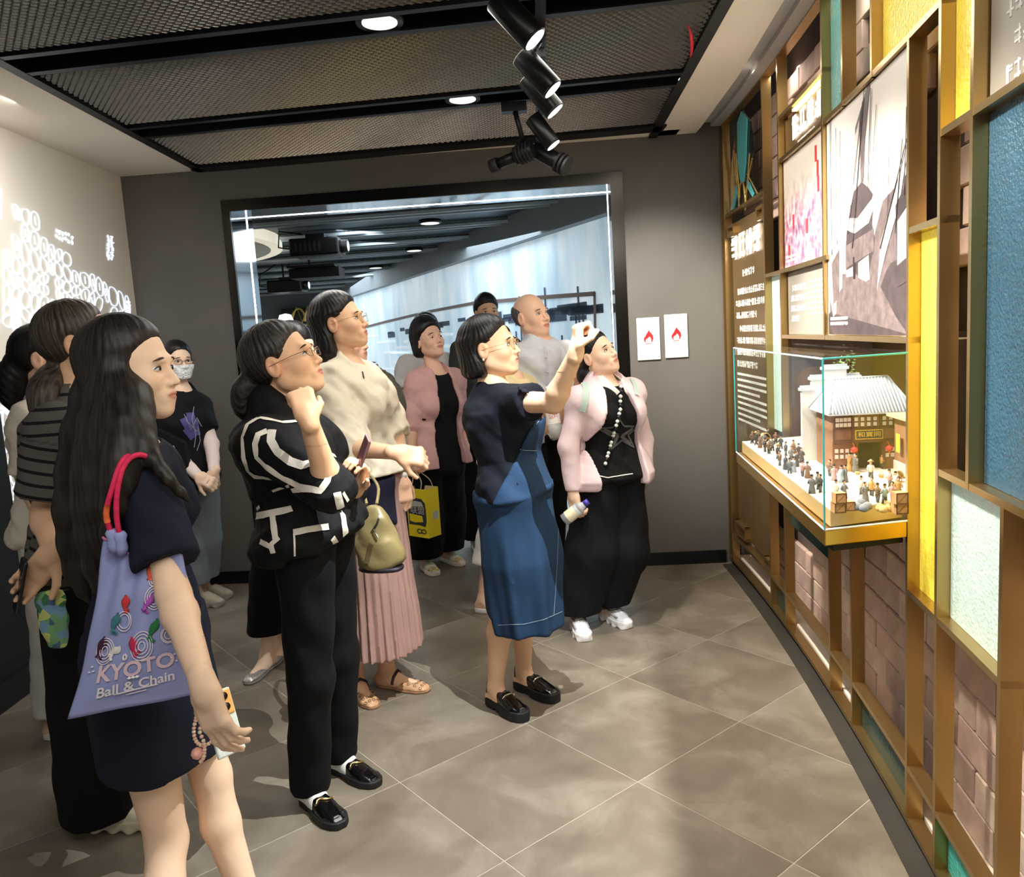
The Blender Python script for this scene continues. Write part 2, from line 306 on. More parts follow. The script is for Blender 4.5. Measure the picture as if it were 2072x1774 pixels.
MB().cyl(c-d*.09,c+d*.06,.04,n=28).build('housing',m_black,g2,True,.003); fin=MB(); [fin.cyl(c+d*(.05+.022*i),c+d*(.062+.022*i),.05,n=28) for i in range(3)]; fin.build('cooling_fin',m_blackm,g2)
tp=T0+td*2.95-np.array([0,0,.017]); MB().cyl(tp,c,.009,n=10).build('stem',m_black,g2,True)
# red curved strip caught in the mesh
rs=[onz(u,v,CEIL-.006) for u,v in ((1393,52),(1398,70),(1400,90),(1399,108),(1396,124))]
o=MB().tube(rs,[.002,.006,.008,.006,.003],8).build('red_strip',mat('red_plastic',(225,25,45),.4),None,True); tag(o,'short curved red strip stuck to the mesh ceiling','strip')

# shutter lamp added out of view: its flap is shaped to give the straight light edge on the floor
LX,LY=.33,2.0; sl=empty('added_shutter_lamp',(LX,LY,2.55),'tiny black shutter lamp on the near end of the lighting track','lamp')
MB().box(LX-.05,LX+.05,LY-.05,LY+.05,2.562,2.60).build('lamp_head',m_black,sl,False,.006); MB().cyl((LX,LY,2.59),(.17,LY,2.625),.006,n=8).build('arm',m_black,sl)
zf=2.50; kf=(2.55-zf)/2.55; fl_=lambda dy:(LX+((.385+(LY+dy-2.03)*.137)-LX)*kf,LY+dy*kf)
MB().prism([fl_(-3.),(LX+.07,fl_(-3.)[1]),(LX+.07,fl_(3.5)[1]),fl_(3.5)],zf-.001,zf+.001).build('shutter_flap',m_blackm,sl); MB().box(LX+.068,LX+.071,LY-.05,LY+.06,zf,2.575).build('flap_hinge',m_blackm,sl)
# ================================================================== portal frame and far room
m_chrome=mat('polished_steel',(150,155,160),.06,1.); m_led=mat('led_strip',(245,250,255),.5,emit=6.)
m_framec=mat('portal_frame_black',(40,37,33),.2,.9)
IL,IR,IT=XL+.05,XR-.075,PT-.07
def bslab(mb,x0,x1,z0,z1,d0,d1):   # slab on the back wall, d>0 into the wall
    a0,a1,b0,b1=backx(x0,-d0),backx(x1,-d0),backx(x0,-d1),backx(x1,-d1)
    return mb.add([(*a0[:2],z0),(*a1[:2],z0),(*b1[:2],z0),(*b0[:2],z0),(*a0[:2],z1),(*a1[:2],z1),(*b1[:2],z1),(*b0[:2],z1)],[(0,3,2,1),(4,5,6,7),(0,1,5,4),(1,2,6,5),(2,3,7,6),(3,0,4,7)])
pf=empty('portal_frame',backx(-.47),'polished black steel portal frame with white light lines','door frame')
bslab(MB(),XL,IL,0,IT,-.012,.012).build('jamb_face',m_framec,pf); bslab(MB(),IR,XR,0,IT,-.012,.012).build('jamb_face',m_framec,pf); bslab(MB(),XL,XR,IT,PT,-.012,.012).build('head_face',m_framec,pf)
bslab(MB(),XL,IL,0,IT,.012,.37).build('reveal_panel',m_chrome,pf); bslab(MB(),IR,XR,0,IT,.012,.37).build('reveal_panel',m_chrome,pf); bslab(MB(),XL,XR,IT,PT,.012,.37).build('reveal_panel',m_chrome,pf)
bslab(MB(),IL,IL+.003,0,IT,.26,.275).build('light_line',m_led,pf); bslab(MB(),IR-.003,IR,0,IT,.26,.275).build('light_line',m_led,pf); bslab(MB(),IL,IR,IT-.003,IT,.26,.275).build('light_line',m_led,pf)
# long bright wall of the far room
W0=np.array([1.35,4.7,0]); W1=np.array([-4.2,17.2,0]); W0=np.array([.806,5.99,0])+unit(np.array([.806,5.99,0])-np.array([-2.8,14.31,0]))*.55; wdv=unit(np.array([-2.8,14.31,0])-np.array([.806,5.99,0])); wn=np.array([-wdv[1],wdv[0],0]); wn=-wn if np.dot(wn,-W0)<0 else wn
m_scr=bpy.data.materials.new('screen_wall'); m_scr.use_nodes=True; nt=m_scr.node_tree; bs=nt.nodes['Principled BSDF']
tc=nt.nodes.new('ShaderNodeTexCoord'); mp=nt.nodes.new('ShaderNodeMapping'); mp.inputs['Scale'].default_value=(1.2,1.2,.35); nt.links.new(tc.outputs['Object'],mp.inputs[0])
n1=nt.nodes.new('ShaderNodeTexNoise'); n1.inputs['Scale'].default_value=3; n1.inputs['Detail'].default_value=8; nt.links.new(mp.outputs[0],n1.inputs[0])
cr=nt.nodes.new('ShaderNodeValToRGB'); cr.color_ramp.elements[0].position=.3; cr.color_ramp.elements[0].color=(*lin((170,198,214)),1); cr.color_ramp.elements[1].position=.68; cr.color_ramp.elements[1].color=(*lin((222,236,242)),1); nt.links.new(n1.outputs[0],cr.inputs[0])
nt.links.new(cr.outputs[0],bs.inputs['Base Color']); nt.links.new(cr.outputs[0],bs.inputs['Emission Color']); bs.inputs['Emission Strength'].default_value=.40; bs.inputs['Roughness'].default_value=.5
LW=13.; TOPS=2.36
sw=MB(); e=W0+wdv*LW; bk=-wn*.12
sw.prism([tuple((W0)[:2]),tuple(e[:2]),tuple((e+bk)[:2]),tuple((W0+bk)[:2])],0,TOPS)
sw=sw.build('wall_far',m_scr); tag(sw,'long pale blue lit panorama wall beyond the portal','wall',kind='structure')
def onscr(u,v,off=.01): return onplane(u,v,W0+wn*off,wn)
# panorama print: shore line, quay stripes, bordered photo
m_br=mat('panorama_frame_brown',(126,112,106),.5); m_pr1=mat('panorama_ink',(84,104,124),.6); m_pr2=mat('panorama_white',(226,236,242),.6,emit=.35)
pan=empty('panorama_print',onscr(1000,640),'wide printed harbour panorama with brown border on the lit wall','mural')
def ribbon3(pts,w,nrm,th=.002):
    mb=MB(); P=[np.array(p) for p in pts]; nrm=np.array(nrm)
    for a_,b_ in zip(P,P[1:]):
        d=unit(b_-a_); s_=np.cross(nrm,d); mb.obox((a_+b_)/2,d,s_,nrm,np.linalg.norm(b_-a_)/2+w*.3,w/2,th)
    return mb
brd=[onscr(*p) for p in ((700,672),(780,651),(870,630),(960,613),(1090,602),(1203,594))]
ribbon3(brd,.035,wn).build('border',m_br,pan); ribbon3([brd[-1],onscr(1206,760)],.035,wn).build('border',m_br,pan)
for k in range(46):
    u=random.uniform(790,1195); v=np.interp(u,[780,960,1200],[672,640,618])+abs(random.gauss(0,9)); p=onscr(u,v,.006)
    L=random.uniform(.05,.3); MB().obox(p,wdv,(0,0,1),wn,L,random.uniform(.012,.04),.001).build('shore_patch',m_pr1,pan)
for k in range(22):
    u=random.uniform(735,900); v=680+ (k%11)*11+random.uniform(-2,2); p=onscr(u,v,.007); MB().obox(p,wdv,(0,0,1),wn,random.uniform(.25,.7),.014,.001).build('print_stripe',m_pr2,pan)
for k in range(8):
    u=random.uniform(1040,1195); p=onscr(u,random.uniform(655,720),.006); MB().obox(p,(0,0,1),wdv,wn,random.uniform(.1,.35),.015,.001).build('mast_patch',m_pr1,pan)
# bulkhead over it, far floor tone, far ceiling
FC=2.56
m_bulk=mat('bulkhead_grey',(150,160,165),.6)
o=MB().prism([tuple((W0+wn*.10)[:2]),tuple((e+wn*.10)[:2]),tuple((e+bk)[:2]),tuple((W0+bk)[:2])],TOPS,FC+.1).build('trim_3',m_bulk); tag(o,'grey bulkhead over the lit panorama wall','bulkhead',kind='structure')
fcl=MB().box(-9,2.2,5.6,20,FC+.05,FC+.1).build('ceiling_far',mat('far_ceiling_blue_black',(58,76,86),.45,.3)); tag(fcl,'dark slatted ceiling of the room beyond the portal','ceiling',kind='structure')
m_lip=mat('channel_lip_lit',(196,210,216),.35,.4)  # pale tone puts the bright wall's light into the lip colour
for k in range(12):
    y0=5.72+k*.88; bm=empty('far_ceiling_channel',(-1,y0,FC),'dark channel with bright lips across the far ceiling','channel','channels of the far ceiling')
    for s_ in (-.07,.07): MB().prism([(-8,y0+s_+8*.10),(1.6,y0+s_-1.6*.10),(1.6,y0+s_+.018-1.6*.10),(-8,y0+s_+.018+8*.10)],FC-.005,FC+.05).build('lip',m_lip,bm)
    MB().prism([(-8,y0-.07+.8),(1.6,y0-.07-.16),(1.6,y0+.07-.16),(-8,y0+.07+.8)],FC+.02,FC+.05).build('channel_bed',m_blackm,bm)
for u,v in ((870,450),(838,506),(760,541)):
    p=onz(u,v,FC-.01); d=empty('far_downlight',p,'small white oval downlight in the far ceiling','downlight','downlights of the far ceiling'); MB().lathe([(.0,0),(.08,.0),(.085,.02),(0,.03)],20,(p[0],p[1],FC-.02)).build('diffuser',m_lamp,d,True); MB().lathe([(.086,.0),(.10,.0),(.10,.03),(.086,.03)],20,(p[0],p[1],FC-.018)).build('trim_ring',m_black,d,True)
c=np.array([-3.82,7.45,2.5]); r_=1.76
dsc=empty('ceiling_disc',c,'beige round ceiling disc with glowing rim beyond the portal','ceiling feature')
MB().lathe([(0,0),(r_-.11,0),(r_-.11,.12),(0,.12)],56,(c[0],c[1],2.5)).build('disc_plate',m_soff,dsc); MB().lathe([(r_-.11,.002),(r_,.002),(r_,.10),(r_-.11,.10)],56,(c[0],c[1],2.5)).build('rim',mat('rim_light',(235,226,205),.5,emit=.5),dsc)
# end wall of the far room with gold line art
ew=MB().box(-8.5,.5,15.2,15.4,0,3).build('wall_far_end',mat('far_end_grey',(120,124,126),.7)); tag(ew,'grey end wall far beyond the portal','wall',kind='structure')
lwf=MB().box(-6.6,-6.5,5.7,15.3,0,3).build('wall_far_left',mat('far_side_dark',(62,68,70),.7)); tag(lwf,'dark side wall of the far room','wall',kind='structure')
pn=empty('gold_line_sign',aty(605,640,14.9),'dark sign panel with gold pointed line art far beyond the portal','sign')
p0,p1=aty(568,625,14.95),aty(700,690,14.95); MB().box(p0[0],p1[0],14.98,15.1,p1[2],p0[2]).build('panel',mat('sign_dark',(46,42,36),.5),pn)
m_gold=mat('gold_line',(224,186,100),.35,.4)
zz=[aty(u,v,14.9) for u,v in ((588,655),(600,622),(612,652),(622,620),(634,652),(646,624),(658,655))]
MB().tube(zz,.02,6).tube([aty(604+14*math.cos(t),650-26*math.sin(t),14.9) for t in np.linspace(0,math.pi,9)],.02,6).tube([aty(630+14*math.cos(t),650-26*math.sin(t),14.9) for t in np.linspace(0,math.pi,9)],.02,6).tube([aty(582,660,14.9),aty(662,654,14.9)],.02,6).build('gold_line',m_gold,pn)
g=aty(578,646,13); o=MB().lathe([(0,0),(.09,.02),(.12,.08),(.09,.16),(0,.18)],16,(g[0],g[1],g[2]-.09)).build('glow_lamp',mat('glow_lamp',(255,252,245),.5,emit=5),None,True); tag(o,'small glowing white lamp at the end of the far room','lamp')
# ceiling projectors in the far room
def projector(u,v,y,s,label):
    c=aty(u,v,y); g=empty('ceiling_projector',c,label,'projector'); x,yy,z=c
    MB().box(x-.26*s,x+.26*s,yy-.2*s,yy+.2*s,z-.09*s,z+.09*s).build('body',m_black,g,False,.02*s)
    vv=MB(); [vv.box(x-.2*s+.05*s*i,x-.175*s+.05*s*i,yy-.203*s,yy-.198*s,z-.05*s,z+.05*s) for i in range(6)]; vv.build('vent_slot',m_blackm,g)
    MB().cyl((x+.2*s,yy-.02,z),(x+.33*s,yy-.02,z),.07*s,n=20).build('lens_tube',m_black,g,True); MB().cyl((x+.33*s,yy-.02,z),(x+.335*s,yy-.02,z),.05*s,n=20).build('lens',mat('lens_bright',(235,240,250),.1,emit=2),g,True)
    MB().box(x-.1*s,x+.1*s,yy-.1*s,yy+.1*s,z+.09*s,z+.14*s).build('mount_plate',m_black,g); 
    for dx in (-.05,.05): MB().cyl((x+dx*s,yy,z+.12*s),(x+dx*s,yy,FC),.014*s,n=8).build('mount_pole',m_black,g)
    MB().tube([(x-.26*s,yy,z),(x-.42*s,yy,z+.03*s),(x-.4*s,yy,z+.2*s),(x-.15*s,yy,FC)],.008,6).build('cable',m_black,g)
    return c
c=projector(643,502,7.4,.85,'large black projector hung from the far ceiling over a pale shelf')
sh=MB().box(c[0]-.26,c[0]+.17,c[1]-.16,c[1]+.16,c[2]-.18,c[2]-.16).box(c[0]-.24,c[0]+.2,c[1]-.13,c[1]+.13,c[2]-.27,c[2]-.185).build('speaker_box',m_black); tag(sh,'flat black box hanging under the large projector','speaker')
projector(582,580,9.8,.8,'smaller black projector farther along the far ceiling')
c=aty(628,561,9.5); o=empty('far_spotlight',c,'small cylindrical downlight between the two projectors','spotlight'); MB().cyl(c,c+np.array([0,0,.12]),.06,n=16).build('housing',m_black,o,True); MB().cyl(c-np.array([0,0,.004]),c,.05,n=16).build('lens',m_lamphot,o); MB().cyl(c+np.array([0,0,.12]),(c[0],c[1],FC),.012,n=8).build('stem',m_black,o)
# ================================================================== glowing street map on the pale wall
m_map=mat('map_light_line',(236,242,255),.5,emit=.6,emcol=(225,236,255)); MX=-2.362
def onmap(u,v): return onplane(u,v,(MX,0,0),(1,0,0))
mapo=empty('street_map',onmap(140,700),'glowing white outline map of old street blocks on pale wall','wall map')
mask=[[(24,404),(62,432),(100,478),(124,508),(168,560),(186,548),(212,560),(236,560),(262,600),(272,690),(255,760),(60,700),(0,640),(0,470),(20,500)],[(0,822),(60,822),(72,1006),(8,1006)]]
def inside(p,poly):
    x,y=p; r=False; n=len(poly)
    for i in range(n):
        (x0,y0),(x1,y1)=poly[i],poly[(i+1)%n]
        if (y0>y)!=(y1>y) and x<(x1-x0)*(y-y0)/(y1-y0)+x0: r=not r
    return r
def ring(poly_uv,w=.0055):
    P=[onmap(*p) for p in poly_uv]; n=len(P); c=sum(P)/n; mb=MB(); vs=[]
    for p in P:
        d=unit(p-c); vs.append(p+d*w/2); vs.append(p-d*w/2)
    x=np.array([.004,0,0]); V=vs+[v+x for v in vs]; m=2*n; fs=[]
    for i in range(n):
        a_,b_,c_,d_=2*i,2*i+1,(2*i+3)%m,(2*i+2)%m
        fs+=[(m+a_,m+b_,m+c_,m+d_),(a_,d_,m+d_,m+a_),(b_,m+b_,m+c_,c_)]
    return mb.add(V,fs)
def rrect(cx,cy,w,h,sk,n=14,tw=0):
    out=[]
    for k in range(n):
        t=2*math.pi*k/n; c_,s_=math.cos(t),math.sin(t); x=w*math.copysign(abs(c_)**.55,c_)*(1+.12*random.uniform(-1,1)); y=h*math.copysign(abs(s_)**.55,s_)*(1+.07*random.uniform(-1,1))
        out.append((cx+x+sk*y,cy+y+tw*x))
    return out
def chaikin(P,n=2):
    for _ in range(n):
        Q=[]
        for (x0,y0),(x1,y1) in zip(P,P[1:]+P[:1]): Q+=[(x0*.75+x1*.25,y0*.75+y1*.25),(x0*.25+x1*.75,y0*.25+y1*.75)]
        P=Q
    return P
rm=random.Random(5)
for mi,mk in enumerate(mask):
    xs=[-12]; 
    while xs[-1]<290: xs.append(xs[-1]+rm.uniform(11,20)*(1 if mi==0 else 1.))
    ys=[330 if mi==0 else 826]
    while ys[-1]<(790 if mi==0 else 1020): ys.append(ys[-1]+(rm.uniform(26,44) if mi==0 else rm.uniform(20,40)))
    sl_=.50 if mi==0 else .02
    G_={(i,j):(xs[i]+rm.uniform(-3,3)+(j%2)*4,ys[j]+sl_*xs[i]+rm.uniform(-6,6)+8*math.sin(xs[i]*.035+j)) for i in range(len(xs)) for j in range(len(ys))}
    for i in range(len(xs)-1):
        for j in range(len(ys)-1):
            c4=[G_[i,j],G_[i+1,j],G_[i+1,j+1],G_[i,j+1]]; cx=sum(p[0] for p in c4)/4; cy=sum(p[1] for p in c4)/4
            if not inside((cx,cy),mk) or rm.random()<.08: continue
            P=chaikin([(cx+(x-cx)*.84,cy+(y-cy)*.90) for x,y in c4],2)
            ring([(x+rm.uniform(-.5,.5),y+rm.uniform(-.7,.7)) for x,y in P],.0046).build('block_outline',m_map,mapo)
            if rm.random()<.35: MB().obox((onmap(cx,cy-9)+onmap(cx,cy+9))/2+np.array([.002,0,0]),(0,0,1),(0,1,0),(1,0,0),.022,.0028,.002).build('lane_mark',m_map,mapo)
gl=MB().mat(m_map)
def glyphs(u0,v0,nx,ny,w,h,skew=0.):
    for i in range(nx):
        for j in range(ny):
            for k in range(3):
                u=u0+i*w+random.uniform(-.3,.3)*w; v=v0+j*h+skew*i*w+random.uniform(-.3,.3)*h; p=onmap(u,v)
                if random.random()<.5: gl.obox(p+np.array([.002,0,0]),(0,1,0),(0,0,1),(1,0,0),.010,.0028,.002)
                else: gl.obox(p+np.array([.002,0,0]),(0,1,0),(0,0,1),(1,0,0),.003,.010,.002)
glyphs(115,468,6,2,6,11,.35); glyphs(219,480,2,8,8,6); glyphs(30,606,2,9,9,7); glyphs(256,612,2,7,5,6); glyphs(0,385,1,9,4,7); glyphs(52,664,2,2,6,6); glyphs(2,826,4,2,9,8)
gl.build('map_caption',None,mapo)['kind']='stuff'
ribbon3([onmap(12,1014)+np.array([.002,0,0]),onmap(56,1003)+np.array([.002,0,0])],.008,(1,0,0)).build('scale_line',m_map,mapo)
# ================================================================== exhibit wall
def qn(y):
    n=np.array([1,-(2*QC[0]*y+QC[1]),0]); return n/np.linalg.norm(n)
def lat(y,d,z=0.):
    n=qn(y); return np.array([q(y)+n[0]*d,y+n[1]*d,z])
def onlat(a_,b_,off=0.):
    d=ray(a_,b_); y=2.5
    for i in range(60): y=.5*y+.5*((q(y)+off)/d[0]*d[1])
    return CAM+d*(y/d[1])
def latp(mb,y0,y1,z0,z1,d0,d1):
    n=max(1,int(math.ceil((y1-y0)/.3))); ys=np.linspace(y0,y1,n+1)
    poly=[tuple(lat(y,d0)[:2]) for y in ys]+[tuple(lat(y,d1)[:2]) for y in ys[::-1]]
    return mb.prism(poly[::-1],z0,z1)
TH,DP=.017,.045; FTOP=2.70
fr=empty('bronze_lattice',lat(3,0,0),'bronze flat-bar lattice framing the exhibit wall','lattice')
POSTS=[(4.915,.03,FTOP),(4.845,.03,FTOP),(3.985,.03,FTOP),(3.70,.03,FTOP),(3.03,1.437,FTOP),(2.995,.03,.9),(2.715,.03,.9),(2.78,2.225,FTOP),(2.475,2.225,FTOP),(2.16,.03,2.225),(1.94,.03,FTOP),(1.753,1.115,FTOP),(1.57,.03,1.115),(1.2,.03,FTOP)]
for y,z0,z1 in POSTS: latp(MB(),y,y+TH,z0,z1,0,DP).build('post',m_bronze,fr)
RAILS=[(.03,1.2,4.92),(.195,1.2,4.85),(2.145,4.0,4.85),(1.735,3.0,3.985),(2.41,3.03,3.70),(2.225,3.03,3.70),(2.225,1.94,3.03),(1.437,2.16,3.70),(1.728,1.94,2.16),(1.928,1.2,1.94),(1.113,1.2,1.94),(.728,1.57,2.16),(FTOP-.017,1.2,4.92)]
for z,y0,y1 in RAILS: latp(MB(),y0,y1,z,z+TH,.001,DP-.001).build('rail',m_bronze,fr)
for (y0,y1,z0,z1) in ((4.66,4.80,2.02,2.09),(4.02,4.16,2.03,2.10),(4.55,4.78,.235,.32),(4.02,4.14,.215,.27)):
    for za in (z0,z1-TH): latp(MB(),y0,y1,za,za+TH,.003,DP).build('bracket_rail',m_bronze,fr)
    for ya in (y0,y1-TH): latp(MB(),ya,ya+TH,z0,z1,.003,DP).build('bracket_post',m_bronze,fr)
# dark border strip on the floor, toe kick, pale plinth, brick wall behind
o=MB(); 
for y0,y1 in zip(np.linspace(1.1,4.9,14)[:-1],np.linspace(1.1,4.9,14)[1:]): o.prism([tuple(lat(y0,-.055)[:2]),tuple(lat(y0,.02)[:2]),tuple(lat(y1,.02)[:2]),tuple(lat(y1,-.055)[:2])],-.003,.002)
o=o.build('trim_4',mat('border_strip',(58,54,48),.5,noise=(6,.2))); tag(o,'dark stone border strip along the exhibit wall','floor border',kind='structure')
o=latp(MB(),1.1,4.92,.0,.03,.012,.05).build('trim_5',m_blackm); tag(o,'black recessed toe kick under the bronze lattice','toe kick',kind='structure')
o=latp(MB(),1.1,4.92,.0,.05,.05,.3).build('trim_6',mat('plinth_cream',(224,212,194),.7,noise=(5,.04))); tag(o,'cream plinth ledge between lattice and brick wall','plinth',kind='structure')
wr=MB(); [latp(wr,*t_,.165,.3) for t_ in ((.9,2.15,0,2.9),(3.71,4.95,0,2.9),(2.15,3.71,0,.93),(2.15,3.71,1.45,2.9))]; latp(wr,2.1,3.8,.9,1.5,.42,.44); latp(wr,3.70,3.72,.92,1.46,.03,.42); latp(wr,2.165,2.178,.95,1.44,.06,.42); latp(wr,2.18,3.69,1.445,1.46,.05,.43); wr=wr.build('wall_right',mat('brick_mortar',(92,78,72),.9,noise=(20,.15))); tag(wr,'brick faced wall behind the bronze lattice','wall',kind='structure')
BKM=[mat('brick_pink_%d'%i,c,.85,noise=(14,.16,6),bump=(40,.35,.006)) for i,c in enumerate(((206,176,160),(192,164,150),(214,188,170)))]
bmes=[]
for i in range(3):
    bm=bmesh.new(); bmesh.ops.create_cube(bm,size=1); bmesh.ops.scale(bm,vec=(.03,.236,.101),verts=bm.verts); bmesh.ops.bevel(bm,geom=bm.edges[:],offset=.004,segments=1,affect='EDGES')
    for v in bm.verts: v.co+=Vector((random.uniform(-.0015,.0015),random.uniform(-.001,.001),random.uniform(-.001,.001)))
    me=bpy.data.meshes.new('brick'); bm.to_mesh(me); bm.free(); me.materials.append(BKM[i]); bmes.append(me)
VIS=[(1.15,1.6,.05,1.12),(1.55,1.97,.05,.75),(1.92,2.2,.05,.75),(1.92,2.2,1.72,2.24),(2.14,3.02,.05,.96),(2.98,3.72,.05,.56),(1.74,1.96,1.1,1.94),(2.47,2.8,2.22,2.69),(3.02,3.72,2.4,2.69),(3.98,4.87,2.14,2.69),(3.69,4.9,.05,.3)]
BH,BLn=.1055,.241; nb=0
for j in range(26):
    z=.05+BH*(j+.5)
    for i in range(17):
        y=1.1+BLn*(i+.5*(j%2)); 
        if any(y0-.1<y<y1+.1 and z0-.04<z<z1+.04 for y0,y1,z0,z1 in VIS) and z<2.68:
            n=qn(y); p=lat(y,.158+random.uniform(-.002,.002),z); t=(-n[1],n[0],0)
            link_copy(bmes[random.randrange(3)],'brick',frame_m(p,n,t,(0,0,1)),wr); nb+=1
# ------------------------------------------------------------------ panels set in the lattice
def glass_panel(name,y0,y1,z0,z1,m,label,d=.032):
    o=latp(MB(),y0+.018,y1-.002,z0+.018,z1-.001,d,d+.012).build(name,m); tag(o,label,'glass panel'); return o
def rippled(name,col,emit,rough=.12,bs=95,st=.5):
    m=mat(name,col,rough,noise=(40,.10,3),bump=(bs,st,.008),emit=emit,spec=.6); return m
m_yel=rippled('yellow_rippled_glass',(240,212,72),.30); m_tealg=rippled('teal_rippled_glass',(92,160,158),.0); m_mint=rippled('mint_rippled_glass',(196,220,208),.16,bs=110)
m_blue=rippled('blue_rippled_glass',(62,102,124),.0,.10,120,.6); m_dteal=mat('dark_teal_glass',(16,62,62),.12,bump=(60,.1)); m_turq=rippled('turquoise_glass',(70,190,180),.0)
glass_panel('glass_panel',2.78,3.03,2.225,FTOP,m_tealg,'teal rippled glass panel high above the ship poster')
glass_panel('glass_panel',1.94,2.475,2.225,FTOP,m_yel,'wide yellow rippled glass panel above the ship poster')
glass_panel('glass_panel',1.94,2.16,.728,1.728,m_yel,'tall glowing yellow glass strip beside the showcase')
glass_panel('glass_panel',1.753,1.94,1.928,FTOP,m_yel,'narrow yellow rippled glass panel beside the grey caption panel')
glass_panel('glass_panel',1.2,1.753,1.113,1.928,m_blue,'large dark blue rippled glass panel under the grey caption panel')
glass_panel('glass_panel',1.57,1.94,.728,1.113,m_mint,'mint green frosted glass panel below the brick strip')
glass_panel('glass_panel',3.70,3.985,.96,1.735,m_mint,'slim mint glass strip behind the far end of the showcase')
glass_panel('glass_panel',3.015,3.70,.53,.92,m_dteal,'dark teal glass panel under the showcase')
glass_panel('glass_panel',2.16,2.715,.03,.195,m_dteal,'low dark teal glass strip at floor level below the showcase')
glass_panel('glass_panel',3.70,3.985,.03,.195,m_dteal,'small dark teal glass piece at floor level by the lower bronze sheet')
glass_panel('glass_panel',1.2,1.94,.03,.195,m_turq,'turquoise glass strip at floor level below the mint panel')
# pseudo glyph text block printed on a panel: rows of white strokes
m_ink=mat('white_print',(252,250,244),.6)
def print_rows(mb,y0,y1,rows,h,d,cw=None):
    """rows: list of (z centre, start 0..1, end 0..1); y runs from far (left) to near (right)"""
    for z,s,e in rows:
        y=y1+(y0-y1)*s; ye=y1+(y0-y1)*e; w=cw or h*.95
        while y-w>ye:
            yc=y-w/2; n=qn(yc); t=np.array([-n[1],n[0],0])
            for k in range(5):
                a_=random.random()<.5; oy=random.uniform(-.34,.34)*w if not a_ else 0; oz=random.uniform(-.4,.4)*h if a_ else 0
                p=lat(yc+oy,d,z+oz); mb.obox(p,t,(0,0,1),n,(w*.43 if a_ else h*.06),(h*.06 if a_ else h*.45),.0008)
            y-=w*1.08
    return mb
def panel(name,y0,y1,z0,z1,m,label,cat,d=.03,th=.008):
    r_=empty(name,lat((y0+y1)/2,d,z0),label,cat); latp(MB(),y0,y1,z0,z1,d,d+th).build('board',m,r_); return r_
# big bronze text sheet by the corner
tp_=panel('text_panel',4.01,4.79,.24,2.10,m_bronzep,'tall bronze text sheet in the corner by the back wall','text panel')
mb=MB(); rows=[]; print_rows(mb,4.03,4.78,[(1.80,.28,.66)],.042,.029)
rows=[(1.70,.12,1),(1.632,.06,1),(1.564,.06,.68),(1.488,.16,1),(1.42,.06,1),(1.352,.06,1),(1.284,.06,.68)]
print_rows(mb,4.03,4.78,rows,.040,.029); print_rows(mb,4.03,4.78,[(1.222-.034*k,.05,.98 if k%4!=3 else .7) for k in range(9)],.015,.029,.010)
mb.build('printed_text',m_ink,tp_)['kind']='stuff'
mb=MB(); print_rows(mb,4.02,4.79,[(1.955,.0,1.0)],.15,.024,.15)
print_rows(mb,4.02,4.79,[(1.955,.0,1.0)],.15,.022,.15); mb.build('raised_title',mat('title_lit_white',(255,253,248),.4,emit=1.6),tp_)
# title sign and its lamp strip
ts=panel('title_sign',3.055,3.69,2.245,2.40,m_bronzep,'bronze title sign with four raised white characters and lit top edge','sign')
mb=MB(); print_rows(mb,3.08,3.62,[(2.335,.12,.96)],.105,.024,.105); print_rows(mb,3.08,3.62,[(2.335,.12,.96)],.105,.022,.105); mb.build('raised_character',mat('title_lit_white',(255,253,248)),ts); mb=MB(); print_rows(mb,3.2,3.5,[(2.262,.05,.95)],.02,.027,.016); mb.build('printed_text',m_ink,ts)['kind']='stuff'
latp(MB(),3.06,3.5,2.395,2.405,.01,.03).build('lamp_strip',mat('warm_strip',(255,236,150),.5,emit=2.2),ts)
# colour print of a crowd
pm=bpy.data.materials.new('colour_print'); pm.use_nodes=True; nt=pm.node_tree; bs=nt.nodes['Principled BSDF']; bs.inputs['Roughness'].default_value=.35
tc=nt.nodes.new('ShaderNodeTexCoord'); sp=nt.nodes.new('ShaderNodeSeparateXYZ'); nt.links.new(tc.outputs['Generated'],sp.inputs[0])
mp=nt.nodes.new('ShaderNodeMapping'); mp.inputs['Scale'].default_value=(14,30,26); nt.links.new(tc.outputs['Object'],mp.inputs[0])
n1=nt.nodes.new('ShaderNodeTexNoise'); n1.inputs['Scale'].default_value=1.; n1.inputs['Detail'].default_value=7; nt.links.new(mp.outputs[0],n1.inputs[0])
n2=nt.nodes.new('ShaderNodeTexNoise'); n2.inputs['Scale'].default_value=.35; n2.inputs['Detail'].default_value=5; nt.links.new(mp.outputs[0],n2.inputs[0])
c1=nt.nodes.new('ShaderNodeValToRGB'); el=c1.color_ramp.elements; el[0].position=.36; el[0].color=(*lin((120,96,140)),1); el[1].position=.62; el[1].color=(*lin((248,226,220)),1)
for p_,c_ in ((.44,(205,120,118)),(.50,(168,140,190)),(.56,(236,176,160))): x_=el.new(p_); x_.color=(*lin(c_),1)
nt.links.new(n1.outputs[0],c1.inputs[0])
mx=nt.nodes.new('ShaderNodeMath'); mx.operation='MULTIPLY_ADD'; mx.inputs[1].default_value=.55; nt.links.new(n2.outputs[0],mx.inputs[0]); nt.links.new(sp.outputs[2],mx.inputs[2])
rg=nt.nodes.new('ShaderNodeMapRange'); rg.inputs[1].default_value=.72; rg.inputs[2].default_value=1.02; nt.links.new(mx.outputs[0],rg.inputs[0])
mi=nt.nodes.new('ShaderNodeMix'); mi.data_type='RGBA'; nt.links.new(rg.outputs[0],mi.inputs['Factor']); nt.links.new(c1.outputs[0],mi.inputs['A']); mi.inputs['B'].default_value=(*lin((247,236,220)),1); nt.links.new(mi.outputs['Result'],bs.inputs['Base Color'])
